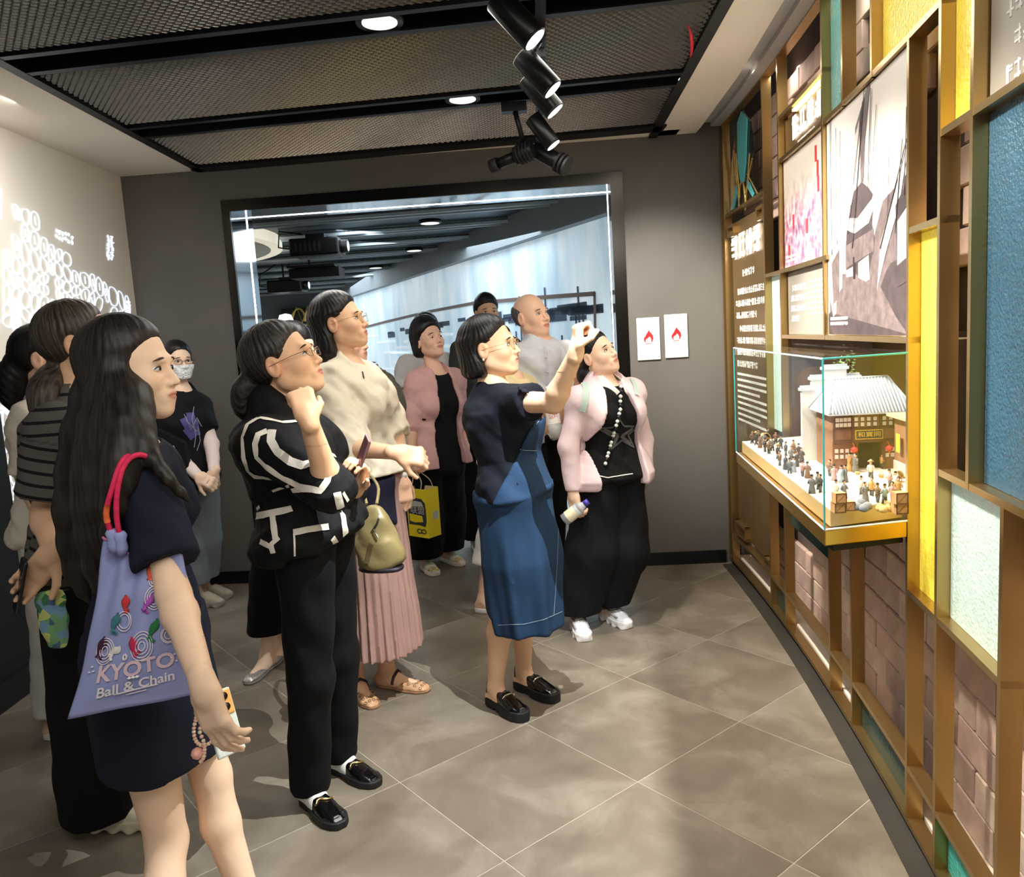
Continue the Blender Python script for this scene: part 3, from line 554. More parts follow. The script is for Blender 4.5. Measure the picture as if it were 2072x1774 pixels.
cp=panel('colour_print',3.05,3.685,1.757,2.222,pm,'pale colour print of a busy street crowd with red accents','print',.018)
mb=MB(); print_rows(mb,3.05,3.685,[(1.80,.03,.36),(1.782,.03,.36)],.012,.0165,.011); mb.build('printed_text',m_ink,cp)['kind']='stuff'
m_red=mat('print_red',(214,60,66),.5)
[MB().obox(lat(3.68-.6*a_,.0172,1.76+.46*b_),(0,1,0),(0,0,1),(1,0,0),.012,.03,.0006).build('red_banner',m_red,cp) for a_,b_ in ((.87,.73),(.88,.60),(.13,.13),(.25,.4),(.6,.3),(.83,.86))]
gp=panel('caption_panel',3.05,3.685,1.455,1.732,mat('caption_grey',(150,144,134),.5),'small grey caption panel under the colour print','text panel',.03)
mb=MB(); print_rows(mb,3.05,3.685,[(1.66,.12,.48),(1.615,.08,.48),(1.57,.08,.48),(1.525,.08,.3)],.03,.029,.026); print_rows(mb,3.05,3.685,[(1.672-.022*k,.52,1.) for k in range(7)],.009,.029,.006); mb.build('printed_text',m_ink,gp)['kind']='stuff'
gp=panel('caption_panel',1.2,1.745,1.946,FTOP-.02,mat('caption_grey_light',(168,160,146),.5),'grey wall caption panel high beside the narrow yellow glass','text panel',.03)
mb=MB(); print_rows(mb,1.2,1.70,[(2.60-.062*k,.06+(.07 if k%4==1 else 0),1.) for k in range(11)],.04,.029,.034); mb.build('printed_text',m_ink,gp)['kind']='stuff'
# ship poster: black and white harbour photograph built from flat printed shapes
po=panel('ship_poster',2.18,3.025,1.455,2.222,mat('poster_paper',(246,238,228),.4,noise=(3,.03)),'tall black and white poster of old sailing junks','poster',.014)
Y0,Y1,Z0,Z1=2.185,3.02,1.457,2.22
m_k1=mat('poster_grey_dark',(74,62,63),.5,noise=(22,.35,8)); m_k2=mat('poster_grey_mid',(112,98,97),.5,noise=(30,.4,8)); m_k3=mat('poster_pale',(214,200,196),.5,noise=(26,.2,6)); m_k4=mat('poster_black',(44,35,36),.5)
def pp(a_,b_,d=.0133): return lat(Y1+(Y0-Y1)*a_,d,Z1+(Z0-Z1)*b_)
lay=[0]
def shape(nm,m,poly):
    lay[0]+=1; d=.0135-.00012*lay[0]; P=[pp(a_,b_,d) for a_,b_ in poly]; n=len(P); nn=qn(2.6)
    MB().add(P+[p+nn*.0001 for p in P],[tuple(range(n)),tuple(range(n,2*n))[::-1]]).build(nm,m,po)
shape('water',m_k2,[(.02,.80),(.2,.72),(.5,.74),(.62,.6),(.72,.48),(1,.42),(1,1),(.02,1)])
shape('dark_water',m_k1,[(.0,.9),(.3,.8),(.55,.86),(.7,.74),(1,.70),(1,1),(0,1)])
shape('hull',m_k1,[(.36,.40),(.42,.33),(.56,.40),(.62,.44),(.60,.55),(.63,.62),(.60,.78),(.52,.86),(.36,.84),(.27,.76),(.26,.62),(.28,.52)])
shape('hull_band',m_k3,[(.23,.47),(.42,.50),(.60,.45),(.66,.38),(.64,.47),(.56,.54),(.38,.56),(.24,.52)])
shape('lattice_band',m_k2,[(.26,.60),(.62,.57),(.62,.66),(.26,.70)]); shape('lattice_window',m_k3,[(.27,.71),(.36,.70),(.36,.80),(.27,.81)]); shape('lattice_window',m_k3,[(.43,.69),(.56,.67),(.57,.77),(.43,.79)])
shape('rudder',m_k3,[(.46,.84),(.58,.80),(.50,.96),(.44,1.),(.42,.92)]); shape('stern_post',m_k4,[(.36,.66),(.39,.66),(.40,.95),(.37,.95)])
shape('sail',m_k2,[(.40,.12),(.55,.0),(.585,.0),(.52,.20),(.50,.36),(.40,.38)]); shape('sail',m_k3,[(.36,.20),(.45,.10),(.47,.36),(.38,.38)])
shape('left_boat',m_k3,[(.02,.62),(.18,.54),(.24,.60),(.20,.86),(.08,.92),(.02,.80)]); shape('left_boat_side',m_k2,[(.06,.66),(.18,.60),(.17,.82),(.08,.86)])
shape('right_boat',m_k3,[(.70,.64),(.86,.44),(.96,.38),(.90,.52),(.76,.68),(.66,.82)]); shape('right_hull',m_k1,[(.86,.52),(1,.44),(1,.80),(.88,.82)]); shape('right_pale',m_k3,[(.88,.58),(.98,.54),(.97,.72),(.88,.74)])
for (a0,b0,a1,b1,w) in ((.06,.0,.07,.62,.006),(.14,.05,.15,.58,.004),(.20,.08,.21,.55,.004),(.36,.62,.52,.0,.006),(.30,.55,.50,.04,.004),(.60,.02,.56,.40,.006),(.66,.1,.60,.42,.003),(.93,.3,.86,.62,.005),(.97,.2,.95,.5,.005),(.80,.3,.78,.56,.003),(.70,.66,.98,.30,.006)):
    p_,r_=pp(a0,b0,.0105),pp(a1,b1,.0105); t=unit(r_-p_); nn=qn(2.6); MB().obox((p_+r_)/2,t,np.cross(nn,t),nn,np.linalg.norm(r_-p_)/2,w*.5,.0002).build('mast_line',m_k4,po)
mb=MB(); print_rows(mb,2.2,3.0,[(1.515,.02,.3),(1.497,.02,.3)],.013,.0104,.011); mb.build('printed_text',m_ink,po)['kind']='stuff'
# faceted art-deco star ornament
ar=empty('deco_ornament',lat(4.4,.03,2.16),'teal and gold art deco fan ornament high in the corner','ornament')
m_tq=mat('ornament_teal',(96,190,196),.35); m_gd=mat('ornament_gold',(222,190,110),.3,.7); m_bk=mat('ornament_black',(18,20,20),.25)
def ap(u,v,d=.03):
    return onlat(u,v,d)
def aply(nm,m,poly,d,th=.006):
    P=[ap(*p,d) for p in poly]; nn=qn(4.4)*th; n=len(P)
    MB().add(P+[p+nn for p in P],[tuple(range(n)),tuple(range(n,2*n))[::-1]]+[(i,n+i,n+(i+1)%n,(i+1)%n) for i in range(n)]).build(nm,m,ar)
aply('back_plate',m_bk,[(1478,429),(1480,330),(1490,240),(1500,222),(1518,245),(1526,300),(1522,355),(1536,394)],.036)
aply('teal_blade',m_tq,[(1491,250),(1499,225),(1511,240),(1508,330),(1504,368),(1498,368),(1492,330)],.028)
aply('teal_wing',m_tq,[(1478,426),(1488,375),(1492,385),(1485,422)],.027); aply('teal_wing',m_tq,[(1512,362),(1525,392),(1523,400),(1511,378)],.027)
for (u0,v0,u1,v1) in ((1485,305,1497,425),(1489,310,1497,400),(1517,310,1508,425),(1522,320,1507,400),(1512,352,1534,394),(1484,330,1495,390),(1497,375,1499,370),(1504,370,1509,415),(1498,372,1495,418)):
    MB().tube([ap(u0,v0,.026),ap(u1,v1,.026)],.004,6).build('gold_ray',m_gd,ar)
MB().tube([ap(1502+6*math.cos(t),400-32*math.sin(t),.025) for t in np.linspace(0,math.pi,10)],.0035,6).build('gold_arch',m_gd,ar)
# two fire notice plates on the back wall
m_wp=mat('notice_white',(244,243,240),.35); m_fr=mat('flame_red',(226,22,26),.5); m_gt=mat('notice_grey_print',(168,166,164),.6)
for k,(ua,va,ub,vb) in enumerate(((1287,644,1336,717),(1343,637,1392,713))):
    pa,pb=onplane(ua,va,backx(1.0,.0),BN),onplane(ub,vb,backx(1.0,.0),BN); x0,x1=pa[0],pb[0]; z1,z0=pa[2],pb[2]
    z0=z1-.262 if k==0 else z1-.268
    n_=empty('fire_notice',backx((x0+x1)/2,.01)+np.array([0,0,z0]),('white fire notice plate with red flame next to the portal frame','white fire notice plate with red flame toward the exhibit wall corner')[k],'sign')
    bslab(MB(),x0,x1,z0,z1,-.016,-.004).build('plate',m_wp,n_,False,.003); bslab(MB(),x0+.01,x1-.01,z0+.01,z1-.01,-.004,0).build('standoff',m_black,n_)
    cx_,cz_=(x0+x1)/2,(z0+z1)/2
    out=[(-.028,-.012),(-.030,.004),(-.018,.020),(-.010,.034),(-.002,.046),(.004,.056),(.008,.044),(.018,.034),(.028,.018),(.030,.0),(.024,-.016),(.014,-.024),(.018,-.008),(.010,.010),(.004,.014),(-.004,.004),(-.016,-.002),(-.019,-.012),(-.014,-.024),(-.022,-.020)]
    P=[backx(cx_+a_,.0172)+np.array([0,0,cz_+b_]) for a_,b_ in out]; MB().add(P,[tuple(range(len(P)))]).build('flame',m_fr,n_)
    bslab(MB(),cx_-.02,cx_+.018,cz_-.031,cz_-.027,-.0172,-.016).build('flame_base',m_fr,n_)
    mb=MB()
    for i in range(8): bslab(mb,cx_-.05+.013*i,cx_-.041+.013*i,cz_+.072,cz_+.08,-.017,-.016)
    bslab(mb,cx_-.045,cx_+.045,cz_-.056,cz_-.053,-.017,-.016); mb.build('printed_text',m_gt,n_)['kind']='stuff'
# ================================================================== showcase with model street
SA=np.array([.84,2.112,0]); SCn=np.array([1.007,3.525,0]); SBn=np.array([1.087,2.153,0]); SDn=lat(3.535,0)
sv=unit(SCn-SA); su=np.array([sv[1],-sv[0],0]); ZG0,ZG1=.945,1.412
gm=bpy.data.materials.new('clear_glass'); gm.use_nodes=True; nt=gm.node_tree; nt.nodes.remove(nt.nodes['Principled BSDF']); out=nt.nodes['Material Output']
tb=nt.nodes.new('ShaderNodeBsdfTransparent'); tb.inputs[0].default_value=(.965,.985,.98,1); gb=nt.nodes.new('ShaderNodeBsdfGlossy'); gb.inputs['Roughness'].default_value=.02; lw_=nt.nodes.new('ShaderNodeLayerWeight'); lw_.inputs[0].default_value=.5; pw_=nt.nodes.new('ShaderNodeMath'); pw_.operation='POWER'; pw_.inputs[1].default_value=5.; nt.links.new(lw_.outputs['Facing'],pw_.inputs[0]); fz=nt.nodes.new('ShaderNodeMapRange'); fz.inputs[3].default_value=.025; fz.inputs[4].default_value=.22; nt.links.new(pw_.outputs[0],fz.inputs[0])
ms=nt.nodes.new('ShaderNodeMixShader'); nt.links.new(fz.outputs[0],ms.inputs[0]); nt.links.new(tb.outputs[0],ms.inputs[1]); nt.links.new(gb.outputs[0],ms.inputs[2]); nt.links.new(ms.outputs[0],out.inputs[0])
m_gedge=mat('glass_edge_teal',(60,160,168),.12); m_gedgew=mat('glass_edge_lit',(240,248,250),.2); m_brass=mat('brass',(190,148,62),.28,.9,noise=(5,.06))  # white edges hold the case lamp's glow in their colour
sc_=empty('showcase',(1.0,2.8,.9),'glass showcase on a brass base projecting from the exhibit wall','showcase')
def P2(p,z): return (p[0],p[1],z)
def quadslab(a_,b_,z0,z1,th,nm,m,dirn):
    o=np.array(dirn)*th; MB().prism([tuple(a_[:2]),tuple(b_[:2]),tuple((b_+o)[:2]),tuple((a_+o)[:2])],z0,z1).build(nm,m,sc_)
MB().prism([tuple(SA[:2]),tuple(SBn[:2]),tuple(SDn[:2]),tuple(SCn[:2])],.898,.942).build('brass_base',m_brass,sc_,False,.003)
MB().prism([tuple((SA+sv*.03+su*.03)[:2]),tuple((SBn+sv*.03)[:2]),tuple((SDn-sv*.03)[:2]),tuple((SCn-sv*.03+su*.03)[:2])],.875,.898).build('black_base',m_blackm,sc_)  # black slab set back under the brass base
quadslab(SA,SCn,ZG0,ZG1,.006,'front_pane',gm,su); quadslab(SA+su*.006,SBn,ZG0,ZG1,.006,'end_pane',gm,sv); quadslab(SCn-sv*.006+su*.006,SDn,ZG0,ZG1,.006,'end_pane',gm,sv)
MB().prism([tuple(SA[:2]),tuple(SBn[:2]),tuple(SDn[:2]),tuple(SCn[:2])],ZG1,ZG1+.006).build('top_pane',gm,sc_)
er=.0028
for a_,b_,nm,m in ((P2(SA,ZG0),P2(SA,ZG1),'edge',m_gedge),(P2(SA,ZG1),P2(SBn,ZG1),'edge',m_gedge),(P2(SA,ZG1),P2(SCn,ZG1),'edge',m_gedgew),(P2(SA,ZG0),P2(SCn,ZG0),'edge',m_gedgew),(P2(SA,ZG0),P2(SBn,ZG0),'edge',m_gedgew),(P2(SCn,ZG0),P2(SCn,ZG1),'edge',m_gedge)):
    MB().cyl(a_,b_,er,n=8).build('glass_edge',m,sc_)
IN=.022; PLZ=.992
pa,pb,pc,pd=SA+su*IN+sv*IN,lat(2.19,.40),lat(3.66,.40),SCn+su*IN-sv*IN
MB().prism([tuple(p[:2]) for p in (pa,SBn+sv*.035,lat(2.205,.0),lat(2.205,.40),pc,pd)],ZG0+.002,PLZ).build('plinth',mat('plinth_tan',(206,172,116),.5),sc_)
MB().prism([tuple(p[:2]) for p in (pa,SBn+sv*.035,lat(2.205,.0),lat(2.205,.40),pc,pd)],PLZ,PLZ+.003).build('street_ground',mat('street_cream',(222,210,188),.8,noise=(60,.08),bump=(150,.3,.003)),sc_)
latp(MB(),2.17,3.0,ZG0,1.44,.405,.415).build('painted_backdrop',mat('backdrop_sky',(236,208,166),.6,noise=(5,.22,6)),sc_); latp(MB(),3.0,3.69,ZG0,1.44,.405,.415).build('bronze_backdrop',m_bronzep,sc_)
area('showcase_lamp',tuple(((SA+SDn)/2+su*.10)[:2])+(1.405,),tuple(((SA+SDn)/2+su*.10)[:2])+(.9,),.42,1.2,2.0,(1,.96,.9)).rotation_euler=(0,0,-.117)
GZ=PLZ+.003
def st(a_,b_,h=0.):   # street coordinates: a 0..1 from glass front to wall, b metres from the near end
    p=pa+sv*b_; w=.20; return np.array([*(p+su*(a_*w))[:2],GZ+h])
# -- main shop house facing the near end
m_wood=mat('model_wood',(132,92,66),.6,noise=(30,.2),stretch=(1,1,.2)); m_woodd=mat('model_wood_dark',(96,64,46),.6); m_rt=mat('model_roof_tile',(186,189,196),.7,noise=(40,.08)); m_wht=mat('model_plaster',(214,210,204),.8); m_win=mat('model_window',(214,200,186),.7); m_dk=mat('model_dark',(38,32,30),.8); m_gl=mat('model_gold',(226,190,92),.4,.3)
B0,A0,A1=.58,.84,2.08; EV=.205; DPT=.20; ZK=EV/.172; AW=A1-A0
H=empty('model_shop',st((A0+A1)/2,B0),'two storey wooden model shop with grey tiled roof and name board','model building')
def bx(nm,m,a0,a1,b0,b1,z0,z1,par=H,bev=0.):
    P=[st(a0,b0),st(a1,b0),st(a1,b1),st(a0,b1)]; return MB().prism([tuple(p[:2]) for p in P],GZ+z0,GZ+z1).build(nm,m,par,False,bev)
def fx(nm,m,t0,t1,b0,b1,z0,z1): return bx(nm,m,A0+AW*t0,A0+AW*t1,b0,b1,z0*ZK,z1*ZK)
fx('lower_wall',m_wood,0,.34,B0,B0+DPT,0,.085); fx('lower_wall',m_wood,.66,1,B0,B0+DPT,0,.085); fx('doorway',m_dk,.34,.66,B0+.03,B0+DPT,0,.085)
fx('upper_wall',m_wood,0,1,B0-.004,B0+DPT,.085,.172); fx('lintel',m_woodd,0,1,B0-.008,B0-.003,.080,.088); fx('belt_rail',m_woodd,0,1,B0-.009,B0-.003,.118,.122); fx('fascia',m_woodd,0,1,B0-.009,B0-.003,.160,.170)
for t in (0,.25,.62,.98): fx('column',m_woodd,t,t+.022,B0-.009,B0-.002,.085,.165)
for t in (.31,.665): fx('column',m_woodd,t,t+.024,B0-.006,B0+.02,0,.085)
for t in [.035+.053*k for k in range(4)]+[.285+.083*k for k in range(4)]+[.655+.083*k for k in range(4)]:
    fx('window_frame',m_woodd,t-.006,t+.052,B0-.0065,B0-.0035,.124,.157)
    for z in (.1275,.1425): fx('window_pane',m_win,t,t+.046,B0-.0078,B0-.006,z,z+.011)
for t in [.03+.07*k for k in range(4)]+[.70+.07*k for k in range(4)]:
    for z in (.035,.052): fx('window_pane',m_win,t,t+.045,B0-.0028,B0,z,z+.011)
fx('name_board',m_gl,.29,.65,B0-.014,B0-.005,.090,.117); fx('board_face',mat('board_green',(62,58,44),.5),.30,.64,B0-.0155,B0-.014,.0925,.1145)
put_text('name_characters','和寶同',.019,frame_m(st(A0+AW*.47,B0-.0165,.1035*ZK),su,np.array([0,0,1.]),-sv),m_gl,H,.0006,1.35)
# roof with tile ridges
def roof(par,b0,b1,a0,a1,ze,zr,hip=.08,n=26):
    bm_=(b0+b1)/2; mb=MB(); E=[st(a0,b0,ze),st(a1,b0,ze),st(a1,b1,ze),st(a0,b1,ze)]; R=[st(a0+hip,bm_,zr),st(a1-hip,bm_,zr)]; dn=np.array([0,0,-.006])
    mb.add([*E,*R,*[p+dn for p in E]],[(0,1,5,4),(1,2,5),(2,3,4,5),(3,0,4),(6,7,1,0),(7,8,2,1),(8,9,3,2),(9,6,0,3),(9,8,7,6)]); mb.build('roof',m_rt,par)
    rb=MB()
    for k in range(n):
        t=(k+.5)/n; lo=E[0]+(E[1]-E[0])*t; a_=a0+(a1-a0)*t; tt=min(1,min((a_-a0),(a1-a_))/hip); top=st(a_,b0+(bm_-b0)*tt,ze+(zr-ze)*tt); rb.cyl(lo+np.array([0,0,.001]),top+np.array([0,0,.001]),.0030,n=6)
    o=rb.build('tile_ridge',mat('model_ridge_tile',(150,153,160),.7),par,True); o['kind']='stuff'; MB().cyl(R[0],R[1],.005,n=8).build('ridge_cap',mat('model_ridge',(170,172,176),.7),par,True)
    for a_,b_ in ((E[0],R[0]),(E[1],R[1]),(E[2],R[1]),(E[3],R[0])): MB().cyl(a_,b_,.004,n=8).build('hip_cap',MATS['model_ridge'],par,True)
roof(H,B0-.04,B0+DPT+.02,A0-.10,A1+.06,EV-.004,EV+.105,.24)
# stepped white gable wall beside it
G=empty('model_gable_wall',st(.9,.95),'white stepped gable wall with tiled copings behind the model shop','model wall')
for a0_,a1_,zt in ((.62,.80,.262),(.80,1.02,.300),(1.02,1.42,.335),(1.42,1.64,.300)):
    bx('wall_step',m_wht,a0_,a1_,B0+DPT+.03,B0+DPT+.05,0,zt,G); bx('coping',m_rt,a0_-.03,a1_+.03,B0+DPT+.02,B0+DPT+.06,zt,zt+.010,G); bx('coping_cap',MATS['model_ridge'],a0_-.015,a1_+.015,B0+DPT+.032,B0+DPT+.048,zt+.010,zt+.018,G)
H3=empty('model_side_house',st(1.8,.30),'brown model side house with yellow shop flag by the wall','model building')
bx('wall',m_wood,1.72,1.9,.20,.50,.0,.19,H3); bx('roof_slab',mat('model_roof_olive',(150,146,120),.7),1.62,1.92,.18,.52,.19,.20,H3); bx('brick_base',mat('model_brick',(176,160,146),.8,noise=(80,.2)),1.70,1.72,.20,.50,0,.045,H3); bx('flag',mat('flag_yellow',(240,206,60),.5),1.655,1.66,.42,.45,.08,.14,H3)
# lanterns
for k_,t in enumerate((.26,.72)):
    c=st(A0+AW*t,B0-.025,.075); l=empty('red_lantern',c,('red paper lantern at the shop door on the street side','red paper lantern at the shop door toward the wall')[k_],'lantern'); MB().lathe([(.002,-.010),(.009,-.007),(.012,0),(.009,.007),(.002,.010)],14,c).build('lantern_body',mat('lantern_red',(226,60,50),.5),l,True); MB().lathe([(.003,-.020),(.0022,-.010)],8,c).cyl(c+np.array([0,0,.01]),st(A0+AW*t,B0-.003,.10),.0008,n=6).build('tassel',mat('lantern_tassel',(230,120,60),.5),l)
tr_=empty('model_tree',st(1.5,B0+DPT+.1,.2),'small green model tree rising behind the shop roof','model tree')
MB().cyl(st(1.5,B0+DPT+.1,0),st(1.5,B0+DPT+.1,.36),.003,n=6).build('trunk',m_woodd,tr_); lf=MB()
for k in range(90):
    p=st(1.5+random.gauss(0,.10),B0+DPT+.1+random.gauss(0,.02),.35+random.gauss(0,.025)); n_=unit(RNG.normal(size=3)); u_=unit(np.cross(n_,(.3,.2,1))); w_=np.cross(n_,u_); lf.add([p-u_*.007,p+w_*.0035,p+u_*.007,p-w_*.0035],[(0,1,2,3)])
o=lf.build('foliage',mat('leaf_green',(116,142,84),.7),tr_); o['kind']='stuff'
# -- figurines
SKIN_F=mat('figure_skin',(206,160,130),.7)
FIGC={'grey robe':(112,110,108),'dark jacket':(66,62,62),'pale blue':(150,162,172),'tan robe':(190,140,84),'brown':(120,92,72),'cream':(206,196,178),'rose':(190,140,136)}
def figure_mesh(kind,col,pose):
    m1=mat('figure_'+col.replace(' ','_'),FIGC[col],.8); m2=mat('figure_trousers',(84,82,84),.8); hair=mat('figure_hair',(34,28,26),.8); mb=MB()
    if kind=='robe': mb.mat(m1).lathe([(.0095,0),(.0088,.012),(.0065,.024),(.0078,.034),(.006,.040),(.002,.042)],10)
    else:
        st_=.006*pose
        mb.mat(m2).cyl((st_,.0035,0),(0,.003,.021),.0030,.0042,8).cyl((-st_,-.0035,0),(0,-.003,.021),.0030,.0042,8)
        mb.mat(m1).lathe([(.0065,.018),(.0062,.026),(.0075,.034),(.006,.040),(.002,.042)],10)
    for s_ in (-1,1):
        el=(.006*(pose if s_>0 else -.3),s_*.010,.028); hd=(.012*max(0,pose if s_>0 else .2),s_*.008,.024+.008*max(0,pose*s_)); mb.mat(m1).cyl((0,s_*.0065,.0385),el,.0027,.0024,8).cyl(el,hd,.0023,.0019,8); mb.mat(SKIN_F).lathe([(.0005,-.0015),(.0018,0),(.0005,.0018)],6,hd)
    mb.mat(SKIN_F).lathe([(.0018,.041),(.0035,.044),(.0042,.0475),(.0034,.0515),(.0008,.053)],10); mb.mat(hair).lathe([(.0040,.0488),(.0046,.0495),(.0036,.0528),(.0008,.0545)],10,(-.0008,0,0))
    if pose>.9 and kind!='robe': mb.mat(mat('figure_hat',(196,168,110),.8)).lathe([(.0105,.051),(.0002,.0585)],12)
    o=mb.build('figure_tmp',None,None,True); me=o.data; bpy.data.objects.remove(o); return me
FM={}
def fig(u,v,kind,col,pose,rot,s=1.):
    k=(kind,col,pose)
    if k not in FM: FM[k]=figure_mesh(*k)
    p=onz(u,v,GZ) if u is not None else v
    o=link_copy(FM[k],'figurine',Matrix.Translation(Vector(p))@Matrix.Rotation(rot,4,'Z')@Matrix.Scale(s,4)); return tag(o,'tiny '+col+' clay '+('figure in a long robe' if kind=='robe' else ('porter in a straw hat' if pose>.9 else 'figure in trousers'))+' in the model street','figurine','figures in the model street')
random.seed(11)
for (u,v,kind,col,pose,s) in ((1720,953,'robe','tan robe',.2,1.15),(1731,955,'robe','grey robe',.3,1.15),(1690,945,'robe','grey robe',.2,1.05),(1702,976,'robe','pale blue',.1,1.),(1710,975,'robe','grey robe',.4,1.),(1679,963,'walk','brown',.5,1.),(1688,972,'robe','rose',.1,.95),(1742,1000,'walk','cream',.7,1.),(1764,1003,'walk','tan robe',.6,1.),(1751,1014,'robe','grey robe',.4,1.),(1776,1016,'walk','brown',.8,1.),(1790,1018,'walk','pale blue',.5,1.),(1692,1006,'walk','cream',.4,.95),(1708,1008,'robe','grey robe',.6,.95),(1762,966,'walk','cream',1.,1.),(1785,948,'walk','tan robe',.3,.95),(1800,985,'walk','rose',.4,1.),(1812,990,'walk','cream',.5,1.),(1818,1004,'walk','tan robe',.6,1.),(1806,1012,'walk','rose',.3,.95),
 (1643,998,'robe','grey robe',.3,1.05),(1655,990,'walk','grey robe',.6,1.),(1660,996,'walk','dark jacket',.7,1.),(1624,964,'walk','rose',.3,1.),(1634,967,'robe','brown',.4,1.),(1598,958,'walk','grey robe',.6,1.),(1606,955,'robe','pale blue',.3,1.),(1578,942,'walk','brown',.4,1.),(1590,950,'robe','dark jacket',.5,1.),(1612,944,'robe','dark jacket',.2,1.),(1574,928,'walk','dark jacket',1.,1.),(1601,932,'walk','grey robe',.5,1.),(1590,922,'walk','dark jacket',.7,1.),(1556,918,'walk','brown',.6,1.),(1548,914,'walk','dark jacket',.4,1.),(1563,912,'walk','grey robe',.5,1.),(1538,906,'robe','brown',.3,1.),(1530,900,'walk','dark jacket',1.,1.),(1522,897,'walk','brown',.4,1.),(1546,900,'robe','grey robe',.2,1.),(1580,908,'walk','dark jacket',.6,1.),(1570,898,'walk','brown',.5,1.),(1616,926,'walk','dark jacket',.4,1.),(1606,918,'robe','brown',.5,1.),(1622,936,'robe','dark jacket',.3,1.),(1535,893,'walk','grey robe',.5,1.),(1554,892,'walk','dark jacket',.3,1.)):
    fig(u,v,kind,col,pose,random.uniform(0,6.28),s*1.05)
# crates, sacks, baskets, cart
m_cr=mat('crate_wood',(196,152,100),.7,noise=(40,.15)); m_crd=mat('crate_wood_dark',(160,116,72),.7)
def crate(u,v,z,s,label):
    p=onz(u,v,GZ+z); g=empty('model_crate',p,label,'crate'); c=p+np.array([0,0,s*.5]); ax=unit(su+sv*.12); ay=np.array([-ax[1],ax[0],0]); MB().obox(c,ax,ay,(0,0,1),s*.5,s*.5,s*.48).build('crate_body',m_cr,g)
    mb=MB()
    for sx in (-1,1):
        for sz in (-1,1):
            mb.obox(c+ax*sx*s*.46-ay*s*.5,(0,0,1),ax,ay,s*.48,s*.05,s*.03); mb.obox(c+np.array([0,0,1])*sz*s*.44-ay*s*.5,ax,(0,0,1),ay,s*.48,s*.05,s*.03)
    mb.obox(c-ay*s*.5,unit(ax+np.array([0,0,1])),unit(ax-np.array([0,0,1])),ay,s*.6,s*.05,s*.02); mb.build('batten',m_crd,g)
crate(1696,1036,0,.030,'model crate at the bottom of the stack by the glass corner'); crate(1698,1017,.029,.029,'model crate on top of the stack by the glass corner'); crate(1717,1032,0,.026,'small model crate beside the corner stack'); crate(1820,1038,0,.032,'model crate at the bottom of the stack by the yellow strip'); crate(1820,1018,.031,.031,'model crate on top of the stack by the yellow strip'); crate(1806,1033,0,.026,'smaller model crate beside the wall side stack')
def sack(u,v,col,label,r=.013):
    p=onz(u,v,GZ); o=MB().lathe([(r*.5,0),(r*.95,r*.25),(r,r*.8),(r*.8,r*1.35),(r*.35,r*1.6),(r*.12,r*1.75)],14,p).build('model_sack',mat('sack_'+col,{'grey':(134,136,140),'tan':(222,184,112)}[col],.85,bump=(200,.4,.002)),None,True); tag(o,label,'sack','sacks in the model street')
for u,v in ((1735,1032),(1748,1035),(1755,1031),(1743,1024)): sack(u,v,'grey','grey bulging sack heaped on the model street')
for u,v in ((1788,1037),(1797,1035),(1781,1034)): sack(u,v,'tan','tan bulging sack beside the wall side crates',.012)
for u,v in ((1735,960),(1783,966),(1722,1020)):
    p=onz(u,v,GZ); g=empty('model_basket',p,'small woven basket carried in the model street','basket','baskets in the model street'); MB().lathe([(.006,0),(.008,.006),(.0085,.010),(.0075,.010)],12,p).build('basket_bowl',m_cr,g,True); MB().tube([p+np.array([.008*math.cos(t),0,.010+.008*math.sin(t)]) for t in np.linspace(0,math.pi,8)],.0006,5).build('basket_handle',m_crd,g)
for u,v,l in ((1812,975,'model cart with curved straw canopy near the wall'),(1548,893,'model boat cart with arched awning at the far end of the street')):
    p=onz(u,v,GZ); g=empty('model_cart',p,l,'cart'); ax=unit(su+sv*.3); ay=np.array([-ax[1],ax[0],0]); MB().obox(p+np.array([0,0,.014]),ax,ay,(0,0,1),.024,.014,.003).build('cart_bed',m_crd,g)
    vs=[];fs=[]; n_=10
    for s_ in (-1,1):
        for r0 in (.021,.019): vs+=[p+ax*(r0*math.cos(t))+ay*s_*.014+np.array([0,0,.016+r0*1.1*math.sin(t)]) for t in np.linspace(0,math.pi,n_)]
    for i in range(n_-1): fs+=[(i,i+1,2*n_+i+1,2*n_+i),(n_+i,3*n_+i,3*n_+i+1,n_+i+1),(i,n_+i,n_+i+1,i+1),(2*n_+i,2*n_+i+1,3*n_+i+1,3*n_+i)]
    MB().add(vs,fs).build('canopy',mat('canopy_straw',(200,172,118),.8,noise=(90,.2)),g)
    for s_ in (-1,1): MB().tube([p+ay*s_*.015+ax*.011*math.cos(t)+np.array([0,0,.011+.011*math.sin(t)]) for t in np.linspace(0,2*math.pi,16)[:-1]],.0014,5,True).build('wheel',m_crd,g)
# ================================================================== people: implicit bodies meshed by surface nets
def smin(a,b,k):
    h=np.clip(.5+.5*(b-a)/k,0,1); return b*(1-h)+a*h-k*h*(1-h)
def smax(a,b,k): return -smin(-a,-b,k)
def caps(P,a,b,ra,rb):
    a=np.asarray(a,float); b=np.asarray(b,float); ba=b-a; t=np.clip(((P-a)@ba)/max(1e-9,ba@ba),0,1); return np.sqrt((((P-a)-t[:,None]*ba)**2).sum(1))-(ra+(rb-ra)*t)
def chain(P,pts,rs,k=.02):
    d=None
    for i in range(len(pts)-1):
        e=caps(P,pts[i],pts[i+1],rs[i],rs[i+1]); d=e if d is None else smin(d,e,k)
    return d
def ell(P,c,r,ax=None):
    q_=P-np.asarray(c,float)
    if ax is not None: q_=q_@np.asarray(ax,float).T
    r=np.asarray(r,float); k0=np.sqrt(((q_/r)**2).sum(1)); k1=np.sqrt(((q_/(r*r))**2).sum(1)); return k0*(k0-1)/np.maximum(k1,1e-9)
